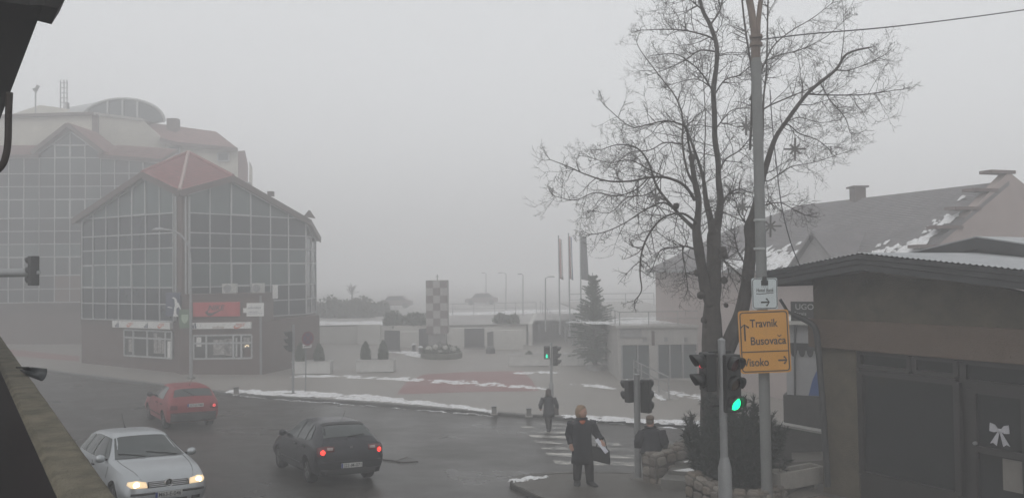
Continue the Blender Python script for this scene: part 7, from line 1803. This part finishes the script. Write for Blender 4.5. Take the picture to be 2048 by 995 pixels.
# ================================================================ balcony we look from
m_rough = M('rough_parapet', (.15, .135, .10), .95, .4, 6, 1.0, bscale=90, stain=(.085, .078, .06)); m_shadedin = M('shaded_inner_wall', (.010, .006, .007), .8, .3, 3); m_wood = M('dark_roof_wood', (.007, .005, .006), .8, .3, 3)  # balcony interior: deep shade below the roof is put into its near-black colour
hP = .68
def par(px, py): d = ray(px, py); t = -hP / d.z; return CAM + d * t
o0, o1 = par(240, 995), par(0, 668); i0_, i1_ = par(120, 995), par(0, 780)
dr = (o1 - o0); dr.z = 0; dr.normalize(); nrm = Vector((dr.y, -dr.x, 0)); th = abs((i0_ - o0).dot(nrm))
if nrm.dot(i0_ - o0) > 0: nrm = -nrm
A0 = o0 - dr * 3.2; A1 = o1 + dr * 2.5
bp_ = thing('balcony_parapet', (o0.x, o0.y, o0.z - 1.0), 'rough plastered balcony parapet running away at the lower left', 'parapet')
zt_p = CAM.z - hP
m = MB(); nseg = 120; rows_ = 9
for i in range(nseg + 1):
    p = A0.lerp(A1, i / nseg)
    for j in range(rows_ + 1):
        q = p - nrm * th * (j / rows_); e = -.02 if j in (0, rows_) else 0
        m.v.append(Vector((q.x, q.y, zt_p + e + .006 * noise.noise(Vector((q.x * 14, q.y * 14, 0))) )) + nrm * (.006 * noise.noise(Vector((q.x * 9, q.y * 9, 3))) if j == 0 else 0))
for i in range(nseg):
    for j in range(rows_): o = i * (rows_ + 1) + j; m.f.append((o, o + rows_ + 1, o + rows_ + 2, o + 1))
m.build('rough_top', m_rough, bp_, smooth='all')
MB().prism([V(A0, zt_p - 1.3), V(A1, zt_p - 1.3), V(A1, zt_p - .021), V(A0, zt_p - .021)], -nrm * .02).build('outer_face', m_rough, bp_)
MB().prism([V(A0 - nrm * (th - .02), zt_p - 1.3), V(A1 - nrm * (th - .02), zt_p - 1.3), V(A1 - nrm * (th - .02), zt_p - .021), V(A0 - nrm * (th - .02), zt_p - .021)], -nrm * .02).build('inner_face', m_shadedin, bp_)
MB().prism([V(A0 - nrm * th, zt_p - 1.1), V(A1 - nrm * th, zt_p - 1.1), V(A1 - nrm * (th + 2.5), zt_p - 1.1), V(A0 - nrm * (th + .9), zt_p - 1.1)], (0, 0, -.1)).build('balcony_floor', m_shadedin, bp_)
# eave over the balcony
hE_ = 1.6
ez = CAM.z + hE_
e0 = on_z(75, 42, ez); e1 = on_z(8, 218, ez)
de = (e1 - e0); de.z = 0; de.normalize(); nl = Vector((-de.y, de.x, 0)); nl = nl if nl.x < 0 else -nl
ev = thing('roof_eave', (e0.x, e0.y, ez), 'black underside of the roof eave above the balcony, upper left', 'roof')
s0_, s1_ = e0 - de * .3, e1 + de * 4
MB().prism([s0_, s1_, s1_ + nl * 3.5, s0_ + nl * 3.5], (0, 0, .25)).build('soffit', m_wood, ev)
nb0 = at(75, 42, e0.y); nb1 = at(103, 49, e0.y - .05); nb2 = at(119, 24, e0.y - .1); nb3 = at(123, -6, e0.y - .1); nb4 = at(60, -60, e0.y)
MB().prism([nb0 + Vector((-.3, 0, .02)), nb0, nb1, nb2, nb3, at(123, -80, e0.y), at(-60, -80, e0.y)], -de * .35 + Vector((0, 0, .0))).build('fascia_end', m_wood, ev)
MB().prism([V(s1_ + nl * 3.4, ez - 3), V(s0_ + nl * 3.4, ez - 3), V(s0_ + nl * 3.4, ez), V(s1_ + nl * 3.4, ez)], nl * .1).build('house_wall', m_shadedin, ev)
pp = smooth_line([at(19, 185, 4.6), at(17, 230, 4.6), at(16, 280, 4.6), at(12, 310, 4.6), at(3, 332, 4.6), at(-20, 352, 4.6)], 5)
tag(MB().tube(pp, .019, 10).build('hanging_pipe', M('brown_hose', (.022, .015, .012), .6), smooth='all'), 'dark brown hose hanging in a bend below the eave', 'hose')
# metal spout sticking out past the parapet
pc = at(60, 742, 5.6); sp0 = thing('metal_spout', pc, 'dark grey metal spout sticking out past the parapet edge', 'spout')
pa_, pb_ = at(44, 737, 5.62), at(86, 746, 5.5)
m = MB(); dsp = (pb_ - pa_).normalized(); sup = Vector((0, 0, 1)); n = 10
for (p, r_) in ((pa_, .012), (pa_.lerp(pb_, .35), .03), (pb_, .042)):
    for j in range(n + 1): t = R(-200 + 220 * j / n); m.v.append(p + Vector((0, .6, .2)).normalized() * r_ * math.cos(t) + sup * r_ * math.sin(t))
for k in range(2):
    for j in range(n): o = k * (n + 1) + j; m.f.append((o, o + n + 1, o + n + 2, o + 1))
so = m.build('spout_shell', M('spout_metal', (.030, .036, .040), .4, .2, 6), sp0, smooth='all'); sm = so.modifiers.new('s', 'SOLIDIFY'); sm.thickness = .006
MB().bar(at(34, 734, 5.7), at(56, 734.5, 5.6), .015, .01).build('spout_hook', m_trim, sp0)
